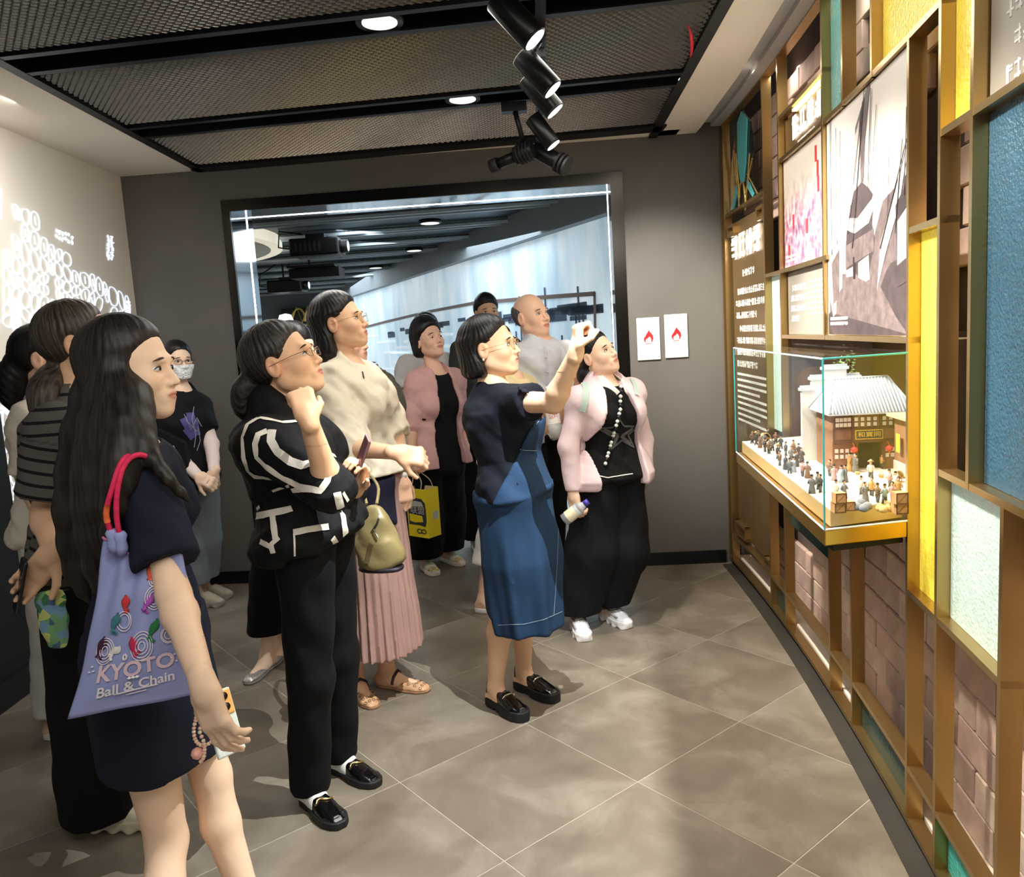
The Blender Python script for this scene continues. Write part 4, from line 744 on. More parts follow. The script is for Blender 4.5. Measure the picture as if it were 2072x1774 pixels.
def loft(P,A,B,u,ts,aa,bb,cu=None,cv=None,pw=2.,cap=True,ek=.02,mod=None):
    """elliptic loft from A to B; u = direction of half-width aa, the other axis has half-width bb"""
    A=np.asarray(A,float); B=np.asarray(B,float); w=B-A; L=np.linalg.norm(w); w=w/L; u=np.asarray(u,float); u=u-w*(u@w); u/=np.linalg.norm(u); v=np.cross(w,u)
    q_=P-A; t=(q_@w)/L; x=q_@u; y=q_@v; a_=np.interp(t,ts,aa); b_=np.interp(t,ts,bb)
    if cu is not None: x=x-np.interp(t,ts,cu)
    if cv is not None: y=y-np.interp(t,ts,cv)
    if mod is not None: s=mod(np.arctan2(y/b_,x/a_),t); a_=a_*s; b_=b_*s
    k=(np.abs(x/a_)**pw+np.abs(y/b_)**pw)**(1/pw); d=(k-1)*np.minimum(a_,b_)*.9
    if cap: d=smax(d,np.maximum(-t*L,(t-1)*L),ek)
    return d
def rbox(P,c,ax,hs,r):
    q_=np.abs((P-np.asarray(c,float))@np.asarray(ax,float).T)-(np.asarray(hs,float)-r); return np.sqrt((np.maximum(q_,0)**2).sum(1))+np.minimum(q_.max(1),0)-r
def wr_noise(P,f,a):
    x,y,z=P[:,0]*f,P[:,1]*f,P[:,2]*f
    return a*(np.sin(x*1.3+2.1*np.sin(z*.7+y*.5))*np.cos(z*1.1+1.7*np.sin(x*.9+y))+.5*np.sin(2.3*z+1.9*x+np.sin(3*y)))
def sdf_mesh(f,lo,hi,h,drop=None):
    lo=np.asarray(lo,float); hi=np.asarray(hi,float); nc=np.ceil((hi-lo)/(4*h)).astype(int)+1; n=nc*4+1
    cg=np.stack(np.meshgrid(*[lo[i]+(np.arange(nc[i])+.5)*4*h for i in range(3)],indexing='ij'),-1).reshape(-1,3)
    dc=f(cg).reshape(nc); act=np.abs(dc)<4*h*1.35
    V=np.where(dc<0,-1.,1.); V=np.repeat(np.repeat(np.repeat(V,4,0),4,1),4,2); V=np.pad(V,((0,1),(0,1),(0,1)),mode='edge')
    mk=np.zeros(n,bool); bi,bj,bk=np.nonzero(act)
    for a in range(5):
        for b in range(5):
            for c in range(5): mk[bi*4+a,bj*4+b,bk*4+c]=True
    I=np.argwhere(mk); V[mk]=f(lo+I*h)
    S=V<0; C=S[:-1,:-1,:-1].astype(np.int8).copy(); 
    for a,b,c in ((1,0,0),(0,1,0),(0,0,1),(1,1,0),(1,0,1),(0,1,1),(1,1,1)): C+=S[a:n[0]-1+a,b:n[1]-1+b,c:n[2]-1+c]
    cell=np.argwhere((C>0)&(C<8)); 
    if len(cell)==0: return np.zeros((0,3)),np.zeros((0,4),int)
    idx=-np.ones(C.shape,np.int32); idx[cell[:,0],cell[:,1],cell[:,2]]=np.arange(len(cell))
    acc=np.zeros((len(cell),3)); cnt=np.zeros(len(cell)); crn=[np.array([a,b,c]) for a in(0,1) for b in(0,1) for c in(0,1)]
    for ia in range(8):
        for ib in range(ia+1,8):
            if np.abs(crn[ia]-crn[ib]).sum()!=1: continue
            pa_=cell+crn[ia]; pb_=cell+crn[ib]; va=V[pa_[:,0],pa_[:,1],pa_[:,2]]; vb=V[pb_[:,0],pb_[:,1],pb_[:,2]]; m=(va<0)!=(vb<0)
            t=(va[m]/(va[m]-vb[m]))[:,None]; acc[m]+=pa_[m]*(1-t)+pb_[m]*t; cnt[m]+=1
    vt=lo+(acc/cnt[:,None])*h; Q=[]
    for ax in range(3):
        sl0=[slice(1,-1)]*3; sl1=[slice(1,-1)]*3; sl0[ax]=slice(0,-1); sl1[ax]=slice(1,None)
        E=S[tuple(sl0)]!=S[tuple(sl1)]; e=np.argwhere(E)
        off=np.array([1,1,1]); off[ax]=0; e=e+off; o1=[0,0,0]; o2=[0,0,0]; o1[(ax+1)%3]=1; o2[(ax+2)%3]=1; o1=np.array(o1); o2=np.array(o2)
        g=lambda p: idx[p[:,0],p[:,1],p[:,2]]
        qd=np.stack([g(e-o1-o2),g(e-o2),g(e),g(e-o1)],1); fl=S[e[:,0],e[:,1],e[:,2]]; qd[~fl]=qd[~fl][:,::-1]; Q.append(qd)
    Q=np.concatenate(Q); Q=Q[(Q>=0).all(1)]
    if drop is not None:
        c=vt[Q].mean(1); Q=Q[~drop(c)]
    return vt,Q
def np_object(name,V,Q,m,parent=None,attrs=None,smooth=True):
    me=bpy.data.meshes.new(name); nv,nf=len(V),len(Q); me.vertices.add(nv); me.vertices.foreach_set('co',np.asarray(V,np.float32).ravel()); me.loops.add(nf*4); me.loops.foreach_set('vertex_index',np.asarray(Q,np.int32).ravel()); me.polygons.add(nf); me.polygons.foreach_set('loop_start',np.arange(nf,dtype=np.int32)*4)
    try: me.polygons.foreach_set('loop_total',np.full(nf,4,np.int32))
    except Exception: pass
    me.polygons.foreach_set('use_smooth',np.ones(nf,bool)) if smooth else None
    me.update(calc_edges=True); me.validate()
    for k,a in (attrs or {}).items():
        if a.ndim==2:
            at=me.attributes.new(k,'FLOAT_COLOR','POINT'); at.data.foreach_set('color',np.concatenate([a,np.ones((nv,1))],1).astype(np.float32).ravel())
        else: at=me.attributes.new(k,'FLOAT','POINT'); at.data.foreach_set('value',a.astype(np.float32))
    me.materials.append(m); o=bpy.data.objects.new(name,me); COL.objects.link(o)
    if parent: o.parent=parent; o.matrix_parent_inverse=parent.matrix_world.inverted()
    return o
def sdf_obj(name,f,lo,hi,h,m,parent,attr=None,drop=None):
    V,Q=sdf_mesh(f,np.asarray(lo)-3*h,np.asarray(hi)+3*h,h,drop)
    if len(V)==0: return None
    if drop is not None:
        u_=np.unique(Q); mp=np.zeros(len(V),int); mp[u_]=np.arange(len(u_)); V=V[u_]; Q=mp[Q]
    return np_object(name,V,Q,m,parent,attr(V) if attr else None)
def bbox(pts,pad):
    p=np.array(pts,float); return p.min(0)-pad,p.max(0)+pad
# ---- shaders for people
def skin_mat():
    m=mat('skin',(225,180,150),.48,attr='Col',bump=(260,.05,.002),spec=.4); return m
def hair_mat(name,col,hi=None,rough=.46):
    if name in MATS: return MATS[name]
    m=bpy.data.materials.new(name); m.use_nodes=True; nt=m.node_tree; b=nt.nodes['Principled BSDF']; b.inputs['Roughness'].default_value=rough; b.inputs['Specular IOR Level'].default_value=.35
    at=nt.nodes.new('ShaderNodeAttribute'); at.attribute_name='strand'; n=nt.nodes.new('ShaderNodeTexNoise'); n.inputs['Scale'].default_value=1; n.inputs['Detail'].default_value=5; nt.links.new(at.outputs['Vector'],n.inputs['Vector'])
    c=nt.nodes.new('ShaderNodeValToRGB'); c.color_ramp.elements[0].position=.35; c.color_ramp.elements[0].color=(*lin(col),1); c.color_ramp.elements[1].position=.75; c.color_ramp.elements[1].color=(*lin(hi or tuple(min(255,v*1.7+8) for v in col)),1)
    nt.links.new(n.outputs[0],c.inputs[0]); nt.links.new(c.outputs[0],b.inputs['Base Color']); bp=nt.nodes.new('ShaderNodeBump'); bp.inputs['Strength'].default_value=.22; bp.inputs['Distance'].default_value=.003; nt.links.new(n.outputs[0],bp.inputs['Height']); nt.links.new(bp.outputs[0],b.inputs['Normal']); MATS[name]=m; return m
def cloth(name,col,rough=.85,n=.06,bs=160,bst=.25,**k): return mat(name,col,rough,noise=(7,n),bump=(bs,bst,.003),spec=.25,**k)
def stripe_mat(name,c1,c2,period,duty):
    m=bpy.data.materials.new(name); m.use_nodes=True; nt=m.node_tree; b=nt.nodes['Principled BSDF']; b.inputs['Roughness'].default_value=.85; b.inputs['Specular IOR Level'].default_value=.2
    at=nt.nodes.new('ShaderNodeAttribute'); at.attribute_name='st'; d=nt.nodes.new('ShaderNodeMath'); d.operation='DIVIDE'; d.inputs[1].default_value=period; nt.links.new(at.outputs['Fac'],d.inputs[0]); fr_=nt.nodes.new('ShaderNodeMath'); fr_.operation='FRACT'; nt.links.new(d.outputs[0],fr_.inputs[0]); lt=nt.nodes.new('ShaderNodeMath'); lt.operation='LESS_THAN'; lt.inputs[1].default_value=duty; nt.links.new(fr_.outputs[0],lt.inputs[0])
    mi=nt.nodes.new('ShaderNodeMix'); mi.data_type='RGBA'; mi.inputs['A'].default_value=(*lin(c1),1); mi.inputs['B'].default_value=(*lin(c2),1); nt.links.new(lt.outputs[0],mi.inputs['Factor']); nt.links.new(mi.outputs['Result'],b.inputs['Base Color']); return m
# ---- head
def head_sdf(Q,male=False,age=0.):
    d=ell(Q,(-.014,0,.034),(.099,.0765,.088))
    d=smin(d,ell(Q,(.026,0,-.035),(.064,.0605,.080)),.035)
    jw=.050 if male else .044
    for s in (-1,1):
        d=smin(d,caps(Q,(.0,s*jw,-.060),(.062,s*.012,-.097),.024,.017),.028)
        d=smin(d,ell(Q,(.056,s*.036,-.030),(.028,.026,.026)),.022)
    d=smin(d,ell(Q,(.071,0,-.098),(.019,.022,.016)),.018)
    d=smin(d,caps(Q,(.084,-.026,.016),(.084,.026,.016),.010,.010),.02)
    for s in (-1,1): d=smax(d,-ell(Q,(.100,s*.0315,-.004),(.017,.0185,.0115)),.012)
    d=smin(d,caps(Q,(.0855,0,.006),(.1075,0,-.036),.0065,.0098),.012)
    for s in (-1,1): d=smin(d,ell(Q,(.0965,s*.0128,-.040),(.0095,.0075,.0075)),.006)
    d=smin(d,ell(Q,(.081,0,-.068),(.018,.030,.024)),.014)
    d=smin(d,ell(Q,(.0925,0,-.0625),(.0090,.0225,.0050)),.004); d=smin(d,ell(Q,(.0910,0,-.0735),(.0090,.0190,.0060)),.004)
    d=smax(d,-ell(Q,(.106,0,-.0677),(.012,.026,.0014)),.003)
    for s in (-1,1):
        e=ell(Q,(-.008,s*.078,-.008),(.021,.010,.033)); e=smax(e,-ell(Q,(-.004,s*.090,-.004),(.012,.009,.022)),.006); d=smin(d,e,.006)
    return d
def frame_from(fwd,up=(0,0,1)):
    f=unit(fwd); l=unit(np.cross(up,f)); u=np.cross(f,l); return np.array([f,l,u])   # rows: local axes
def yaw(deg): a=math.radians(deg); return np.array([math.cos(a),math.sin(a),0])
class Person:
    def __init__(s,label,base,H=1.6,fwd=0.,w=1.,skin=(224,178,146),group=None,res=1.,male=False):
        s.H=H; s.k=H/1.6; s.w=w; s.res=res; s.male=male; s.skinc=np.array(lin((min(255,skin[0]+4),min(255,skin[1]+9),min(255,skin[2]+8)))); s.f=yaw(fwd); s.l=np.array([-s.f[1],s.f[0],0]); s.z=np.array([0,0,1.]); s.base=np.array(base,float)
        s.root=empty('person',base,label,'person',group); s.sk=[]; s.hands=[]; s.garm={}; s.headset=False; s.lo=[];
    # --- skeleton
    def pose(s,pel,neck,head,hdir,hup=(0,0,1),hs=1.,shl=None,shr=None,roll=0.):
        s.pel=np.array(pel,float); s.neck=np.array(neck,float); s.hc=np.array(head,float); s.hf=frame_from(hdir,hup); s.hs=hs*(1.02 if s.male else .97)
        sw=(.178 if s.male else .155)*s.k; l2=s.l+s.z*roll
        s.SL=s.neck+l2*sw-s.z*.055*s.k if shl is None else np.array(shl); s.SR=s.neck-l2*sw-s.z*.055*s.k if shr is None else np.array(shr)
        s.HL=s.pel+s.l*.085*s.k*s.w; s.HR=s.pel-s.l*.085*s.k*s.w; return s
    def reach(s,a,u,v,L,near=True):
        """joint at pixel (u,v), distance L from a"""
        d=unit(ray(u,v)); oc=CAM-a; b=oc@d; c=oc@oc-L*L; D=b*b-c
        if D<0: p=CAM+d*(-b); return a+unit(p-a)*L
        t=-b-math.sqrt(D) if near else -b+math.sqrt(D); return CAM+d*t
    def arm(s,side,elbow,wrist,hdir=None,palm=None,curl=.4,spread=.04,thumb=.5,hand=True,scale=1.,fingers=None):
        setattr(s,'E'+side,np.array(elbow)); setattr(s,'W'+side,np.array(wrist))
        if hand:
            W=np.array(wrist); d=unit(W-np.array(elbow)) if hdir is None else unit(hdir); n=unit(palm if palm is not None else np.cross(d,s.l)); s.hands.append((side,W,d,n,curl,spread,thumb,scale*s.k*(1.08 if s.male else 1.),fingers))
    def leg(s,side,ankle,toe,knee=None):
        A=np.array(ankle,float); h=getattr(s,'H'+side); t=unit(np.array(toe,float)*[1,1,0])
        if knee is None: knee=h*.47+A*.53+t*.015
        setattr(s,'A'+side,A); setattr(s,'K'+side,np.array(knee)); setattr(s,'T'+side,t)
    # --- fields
    def hq(s,P): return ((P-s.hc)@s.hf.T)/s.hs
    def hw(s,q_): return s.hc+(np.asarray(q_,float)*s.hs)@s.hf
    def torso(s,P,g=0.,bust=1.,belly=0.):
        bust=bust*getattr(s,'bust',1.); k=s.k; w=s.w; m=s.male
        ts=[-.10,.0,.08,.22,.40,.60,.74,.86,.94,1.0,1.04]
        aa=[.11,.155,.172,.158,.130,.140,.150,.150,.115,.062,.05] if not m else [.11,.145,.158,.152,.145,.155,.168,.172,.135,.068,.055]
        bb=[.09,.112,.120,.108,.094,.102,.112,.100,.080,.060,.05] if not m else [.09,.11,.115,.112,.108,.112,.118,.105,.085,.064,.055]
        A=s.pel; B=s.neck; aa=np.array(aa)*k*w+g; bb=np.array(bb)*k*w+g; cv=np.zeros(len(ts)); 
        if belly: bb[3:6]+=belly; cv[3:6]+=belly*.6
        d=loft(P,A,B,s.l,ts,aa,bb,pw=2.25,cap=True,ek=.04,cv=-cv*0)
        if not m and bust:
            c=s.pel+(s.neck-s.pel)*.69
            for sd in (-1,1): d=smin(d,ell(P,c+s.f*(.070*k*w)+s.l*sd*.068*k*w,np.array([.058,.062,.062])*k*bust*(w*.5+.5)+g,np.array([s.f,s.l,s.z])),.045)
        return d
    def shoulders(s,P,g=0.,r=.052):
        k=s.k*(.5+.5*s.w); d=caps(P,s.SL,s.SR,r*k*.88+g,r*k*.88+g); return smin(d,caps(P,s.neck-s.z*.005,s.neck-s.z*.05,.062*k+g,.10*k+g),.05)
    def limb(s,P,side,kind,g=0.,t1=1.,r=None):
        k=s.k*(.5+.5*s.w)
        if kind=='arm':
            S,E,W=getattr(s,'S'+side),getattr(s,'E'+side),getattr(s,'W'+side); r=r or ((.043,.034,.036,.0235) if not s.male else (.052,.042,.043,.030)); m=E+(W-E)*.22
            return smin(smin(caps(P,S,E,r[0]*k+g,r[1]*k+g),caps(P,E,m,r[1]*k+g,r[2]*k+g),.02),caps(P,m,W,r[2]*k+g,r[3]*k+g),.02)
        Hh,K,A=getattr(s,'H'+side),getattr(s,'K'+side),getattr(s,'A'+side); t=getattr(s,'T'+side); c=K+(A-K)*.33-t*.012
        d=smin(caps(P,Hh,K,.080*k+g,.050*k+g),caps(P,K,c,.049*k+g,.049*k+g),.02); return smin(d,caps(P,c,A,.048*k+g,.031*k+g),.02)
    def foot(s,P,side,g=0.):
        A=getattr(s,'A'+side); t=getattr(s,'T'+side); k=s.k; h=A*[1,1,0]; 
        return smin(caps(P,h+s.z*.035-t*.025*k,h+s.z*.022+t*.13*k,.034*k+g,.022*k+g),caps(P,A,h+t*.068*k+s.z*.020,.033*k+g,.026*k+g),.02)
    def hand_sdf(s,P,hd):
        side,W,d,n,curl,spread,thumb,sc,fing=hd; y=np.cross(n,d)*(1 if side=='R' else -1); y=unit(y); n=unit(np.cross(d,y))*(1 if True else 1)
        if n@unit(hd[3])<0: n=-n
        # n: palm-facing normal, y: towards thumb
        o=W; pl=.088*sc; D=rbox(P,o+d*(.048*sc)+y*.002,np.array([d,y,n]),(.045*sc,.036*sc,.0145*sc),.0140*sc)
        D=smin(D,caps(P,o-d*.02*sc,o+d*.02*sc,.0225*sc,.026*sc),.016*sc)
        L=(.074,.082,.076,.060)
        for i in range(4):
            c=curl[i] if hasattr(curl,'__len__') else curl; b=o+d*(.090-.004*abs(i-1))*sc+y*(.028-.0187*i)*sc; dr=unit(d+y*spread*(1.5-i)); ang=0; p=b; rr=(.0092,.0082,.0074,.0064)
            for j,(fr_,ca) in enumerate(((.46,1.0),(.31,1.25),(.23,.9))):
                ang+=c*ca; v=dr*math.cos(ang)+n*math.sin(ang); e=p+v*L[i]*fr_*sc; D=smin(D,caps(P,p,e,rr[j]*sc,rr[j+1]*sc),.004*sc if j else .010*sc); p=e
        b=o+d*.028*sc+y*.032*sc+n*.004*sc; v=unit(d*.62+y*(.75-.55*thumb)+n*(.15+.8*thumb)); e=b+v*.044*sc; v2=unit(v+d*.5-y*.45*thumb+n*.1); e2=e+v2*.033*sc
        D=smin(D,smin(caps(P,b,e,.0135*sc,.0102*sc),caps(P,e,e2,.0100*sc,.0078*sc),.004*sc),.012*sc); return D
    def skin_field(s,P,legs=True,arms=True,torso=True):
        k=s.k; d=head_sdf(s.hq(P),s.male)*s.hs; nb=s.hw((-.030,0,-.050)); nk=(.052 if s.male else .0425)*k*(.5+.5*s.w)
        d=smin(d,caps(P,nb,s.neck-s.z*.02,nk,nk*1.12),.016); 
        if torso: d=smin(d,smin(s.torso(P),s.shoulders(P),.04),.03)
        for sd in 'LR':
            if hasattr(s,'W'+sd): d=smin(d,s.limb(P,sd,'arm'),.022)
            if legs and hasattr(s,'A'+sd): d=smin(d,smin(s.limb(P,sd,'leg'),s.foot(P,sd),.02),.010)
        for hd in s.hands: d=smin(d,s.hand_sdf(P,hd),.012)
        return d
    def skin(s,legs=True,cheek=.25):
        pts=[s.pel,s.neck,s.hc]+[getattr(s,a+b) for a in 'SEWHKA' for b in 'LR' if hasattr(s,a+b)]
        boxes=[(s.hc-.165*s.hs-.0,s.hc+.165*s.hs)]
        for hd in s.hands:
            c=hd[1]+hd[2]*.085*hd[7]; boxes.append((c-.125,c+.125))
        f=lambda P: s.skin_field(P,legs)
        def drop(c):
            m=np.zeros(len(c),bool)
            for a,b in boxes: m|=((c>a)&(c<b)).all(1)
            return m
        Vs=[];Qs=[];o=0
        lo,hi=bbox(pts,.17); lo[2]=max(lo[2],-.01)
        for (a,b,h,dr) in [(lo,hi,.0105*s.res,drop)]+[(boxes[0][0],boxes[0][1],.0036*s.res,'h')]+[(x[0],x[1],.0036*s.res,'b') for x in boxes[1:]]:
            if dr in('h','b'):
                bx_=(np.array(a)-.016,np.array(b)+.016); V,Q=sdf_mesh(f,bx_[0],bx_[1],h); c=V[Q].mean(1) if len(Q) else np.zeros((0,3)); Q=Q[((c>bx_[0])&(c<bx_[1])).all(1)] if len(Q) else Q
            else: V,Q=sdf_mesh(f,a-.03,b+.03,h,dr)
            if len(Q)==0: continue
            u_=np.unique(Q); mp=np.zeros(len(V),int); mp[u_]=np.arange(len(u_)); Vs.append(V[u_]); Qs.append(mp[Q]+o); o+=len(u_)
        V=np.concatenate(Vs); Q=np.concatenate(Qs); q_=s.hq(V); col=np.tile(s.skinc,(len(V),1))
        r=np.exp(-(((q_[:,0]-.06)/.03)**2+((np.abs(q_[:,1])-.042)/.022)**2+((q_[:,2]+.034)/.02)**2)); col=col*(1-cheek*r[:,None]*np.array([.0,.30,.35]))
        lp=np.exp(-np.maximum(0,((q_[:,1]/.025)**2+((q_[:,2]+.068)/.0115)**2-.55))*4)*(q_[:,0]>.079); lc=np.array(lin((182,96,88))); col=col*(1-lp[:,None]*.8)+lc*lp[:,None]*.8
        er=np.exp(-((np.abs(q_[:,1])-.08)/.012)**2-((q_[:,2]+.01)/.04)**2-((q_[:,0]+.006)/.03)**2); col=col*(1-.25*er[:,None]*np.array([0,.45,.5]))
        s.body=np_object('body',V,Q,skin_mat(),s.root,{'Col':col}); return s
    def face(s,gaze=(1,0,.1),brow=1.,lid=1.,browc=(44,34,30)):
        m_e=mat('eye_white',(236,232,226),.2); m_i=mat('iris_dark',(38,26,20),.15); m_l=mat('lash',(30,22,20),.6); mb_=mat('brow_%d'%browc[0],browc,.8)
        for sd in (-1,1):
            e=empty('eye',s.hw((.08,sd*.0315,-.004))); e.parent=s.root; e.matrix_parent_inverse=s.root.matrix_world.inverted()
            bpy.data.objects.remove(e)
            P=[]; n=14
            mb=MB(); mb.mat(m_e); c=np.array([.0765,sd*.0315,-.004]); R=.0125
            vs=[];fs=[]
            for i in range(7):
                th=math.pi*.5*i/6
                for j in range(n): ph=2*math.pi*j/n; vs.append(s.hw(c+R*np.array([math.cos(th),math.sin(th)*math.cos(ph)*1.12,math.sin(th)*math.sin(ph)*.50])))
            for i in range(6):
                for j in range(n): fs.append((i*n+j,i*n+(j+1)%n,(i+1)*n+(j+1)%n,(i+1)*n+j))
            mb.add(vs,fs); g=unit(np.array([1,gaze[1],gaze[2]])); ic=c+np.array([R*.93,g[1]*R*.55,g[2]*R*.5]); mb.mat(m_i); vs=[s.hw(ic+np.array([.0012,.0058*math.cos(t_),.0048*math.sin(t_)])) for t_ in np.linspace(0,2*math.pi,15)[:-1]]; mb.add(vs,[tuple(range(14))]); ey=mb.build('eye',None,s.root,True)
            pts=[s.hw((.0880-.006*(t_**2),sd*(.0315+.0155*t_),-.004+.0066*(1-t_*t_)*lid)) for t_ in np.linspace(-1,1,9)]
            MB().tube(pts,[.0004,.0011,.0014,.0015,.0015,.0015,.0014,.0012,.0006],6).build('eyelash',m_l,s.root,True)
            pts=[s.hw((.0935-.010*max(0,t_)**2-.002*(t_<0)*t_*t_,sd*(.031+.021*t_),.0165+.004*(1-t_*t_)-.002*t_)) for t_ in np.linspace(-1,1,9)]
            MB().tube(pts,np.array([.0012,.0028,.0031,.0030,.0028,.0025,.0021,.0016,.0007])*brow,6).build('eyebrow',mb_,s.root,True)
        return s
    def glasses(s,col=(190,150,90),round_=1.,metal=.8,thick=.0011):
        g=MB(); m=mat('glasses_%d_%d'%(col[0],col[2]),col,.3,metal)
        for sd in (-1,1):
            g.tube([s.hw((.1075-.012*(abs(math.cos(t_))*.6),sd*(.034+.0245*math.cos(t_)),-.006+.0205*math.sin(t_)*round_)) for t_ in np.linspace(0,2*math.pi,22)[:-1]],thick,6,True)
            g.tube([s.hw(p) for p in ((.098,sd*.060,.002),(.07,sd*.0765,.002),(.02,sd*.083,.0),(-.018,sd*.085,-.002))],thick,6)
        g.tube([s.hw(p) for p in ((.108,-.011,-.003),(.113,0,.0),(.108,.011,-.003))],thick,6); o=g.build('glasses',m,s.root,True)
        ln=MB()
        for sd in (-1,1): ln.add([s.hw((.1072-.012*(abs(math.cos(t_))*.6),sd*(.034+.0238*math.cos(t_)),-.006+.0198*math.sin(t_)*round_)) for t_ in np.linspace(0,2*math.pi,22)[:-1]],[tuple(range(21))])
        ln.build('lens',gm,o); return s
    def hair(s,xf,vol=1.,m=None,extra=None,ears=True,bob=None,h=.0042,amp=.0016,top=.0,lo=.2,part=None,name='hair',taper=.0085):
        """xf: list (z,x) front limit of the hair; bob=(z_bottom,half width,half depth,centre x); extra: function(P world)->d"""
        zs=[a for a,_ in xf]; xs=[b for _,b in xf]
        def f(P):
            Q=s.hq(P); d=ell(Q,(-.016,0,.036+top*.5),(.108*vol,.0865*vol,.098*vol+top))
            if bob:
                zb,hw_,hd_,cx_=bob; d=smin(d,loft(Q,(cx_,0,zb),(cx_,0,.045),(0,1,0),[0,.18,.5,1.],[hw_*.86,hw_,hw_*.99,hw_*.8],[hd_*.80,hd_,hd_,hd_*.9],pw=2.2,ek=.016),.03)
            ph=np.arctan2(Q[:,1],Q[:,0]+.03); d=d+amp*np.sin(ph*34+3*np.sin(Q[:,2]*38+ph*3))*np.clip((Q[:,2]+.3)*5,0,1)
            x=Q[:,0]-np.interp(Q[:,2]-.10*np.abs(Q[:,1])*(Q[:,2]>.03),zs,xs); d=d+taper*np.exp(np.minimum(x,0)/.022)*np.clip((Q[:,2]+.02)*25,0,1); d=smax(d,x*.85,.008)
            if ears:
                for sd in (-1,1): d=smax(d,-ell(Q,(-.002,sd*.094,-.012),(.031,.03,.042)),.008)
            if part is not None: d=d+.004*np.exp(-((Q[:,1]-part)/.004)**2)*(Q[:,2]>.06)
            d=d*s.hs
            if extra is not None: d=smin(d,extra(P),.02)
            return d
        s.hairf=f; lo_=s.hc-lo*s.hs; hi_=s.hc+.17*s.hs
        if hasattr(s,'hbox'): lo_=np.minimum(lo_,s.hbox[0]); hi_=np.maximum(hi_,s.hbox[1])
        def at(V):
            Q=s.hq(V); ph=np.arctan2(Q[:,1],Q[:,0]+.03); return {'strand':np.stack([ph*26,Q[:,2]*5+Q[:,0]*3,np.hypot(Q[:,0],Q[:,1])*30],1)}
        sdf_obj(name,f,lo_,hi_,h*s.res,m,s.root,at); return s
    def garment(s,name,f,pts,pad,m,h=.0075,attr=None,parent=None):
        lo,hi=bbox(pts,pad); s.garm[name]=f; return sdf_obj(name,f,lo,hi,h*s.res,m,parent or s.root,attr)
    def top(s,name,m,hem,g=.012,sleeve=.5,sg=.016,neckr=.075,neckd=.02,flare=.0,wrk=.004,h=.0075,bust=1.,open_=None,shoulder=.052,pel_g=0.,attr=None,sidef=None,cuff=0.,vneck=0.):
        """shirt: hem height z, sleeve length fraction of the whole arm (0..1)"""
        k=s.k
        def sl(P,sd):
            S,E,W=getattr(s,'S'+sd),getattr(s,'E'+sd),getattr(s,'W'+sd); kk=k*(.5+.5*s.w); L1=np.linalg.norm(E-S); L2=np.linalg.norm(W-E); L=sleeve*(L1+L2); r=(.046,.040,.037,.027) if not s.male else (.056,.05,.046,.035)
            if L<=L1: e=S+(E-S)*(L/L1); return smax(caps(P,S,e+unit(E-S)*.03,r[0]*kk+sg,r[1]*kk+sg+cuff),(P-e)@unit(E-S),.006)
            e=E+(W-E)*((L-L1)/L2); fa=smax(caps(P,E,e+unit(W-E)*.03,r[1]*kk+sg,r[2]*kk+sg+cuff-(r[2]-r[3])*kk*((L-L1)/L2)),(P-e)@unit(W-E),.006); return smin(caps(P,S,E,r[0]*kk+sg,r[1]*kk+sg),fa,.025)
        def f(P):
            d=smin(s.torso(P,g,bust),s.shoulders(P,g,shoulder),.05)
            if flare or pel_g:
                z0=s.neck[2]-.30*k; t=np.clip((z0-P[:,2])/max(.05,z0-hem),0,1); d=d-flare*t
            if sleeve<=0:
                for sd in 'LR':
                    S=getattr(s,'S'+sd); sgn=1 if sd=='L' else -1; d=smax(d,((P-S)@(s.l*sgn))-.02,.01)
            wn_=wr_noise(P,18,wrk)+wr_noise(P,43,wrk*.35); d=d+wn_
            d=smax(d,hem-P[:,2],.004)
            c=s.neck+s.f*.03; nh=ell(P,c+s.z*.035-s.z*neckd+s.f*vneck*.3,(neckr*k+vneck*.3,neckr*k,.055*k+vneck),np.array([s.f,s.l,s.z])); d=smax(d,-nh,.006)
            if open_ is not None: d=smax(d,open_(P),.006)
            for sd in 'LR':
                if hasattr(s,'E'+sd) and sleeve>0: d=smin(d,smax(sl(P,sd)+wn_,-nh,.006),.022)
            if sidef is not None: d=sidef(P,d)
            return d
        pts=[s.neck+s.z*.05,s.pel]+[getattr(s,a+b) for a in 'SEW' for b in 'LR' if hasattr(s,a+b)]+[np.array([s.pel[0],s.pel[1],hem])]
        return s.garment(name,f,pts,.17+flare,m,h,attr)
    def trousers(s,name,m,top_z,hem,g=.012,wide=0.,kneew=0.,wrk=.004,h=.008,hemw=None):
        k=s.k*(.5+.5*s.w)
        def f(P):
            d=smax(s.torso(P,g),P[:,2]-top_z,.01)
            for sd in 'LR':
                Hh,K,A=getattr(s,'H'+sd),getattr(s,'K'+sd),getattr(s,'A'+sd); t=getattr(s,'T'+sd); r3=(.045*k+g+wide) if hemw is None else hemw
                e=smin(caps(P,Hh+s.z*.02,K,.086*k+g,.056*k+g+wide*.5+kneew),caps(P,K,A,.056*k+g+wide*.5+kneew,r3),.03); d=smin(d,e,.018)
            d=d+wr_noise(P*[1,1,.55],22,wrk); return smax(d,hem-P[:,2],.004)
        pts=[s.pel+s.z*.15]+[getattr(s,a+b) for a in 'HKA' for b in 'LR']
        return s.garment(name,f,pts,.16+wide,m,h)
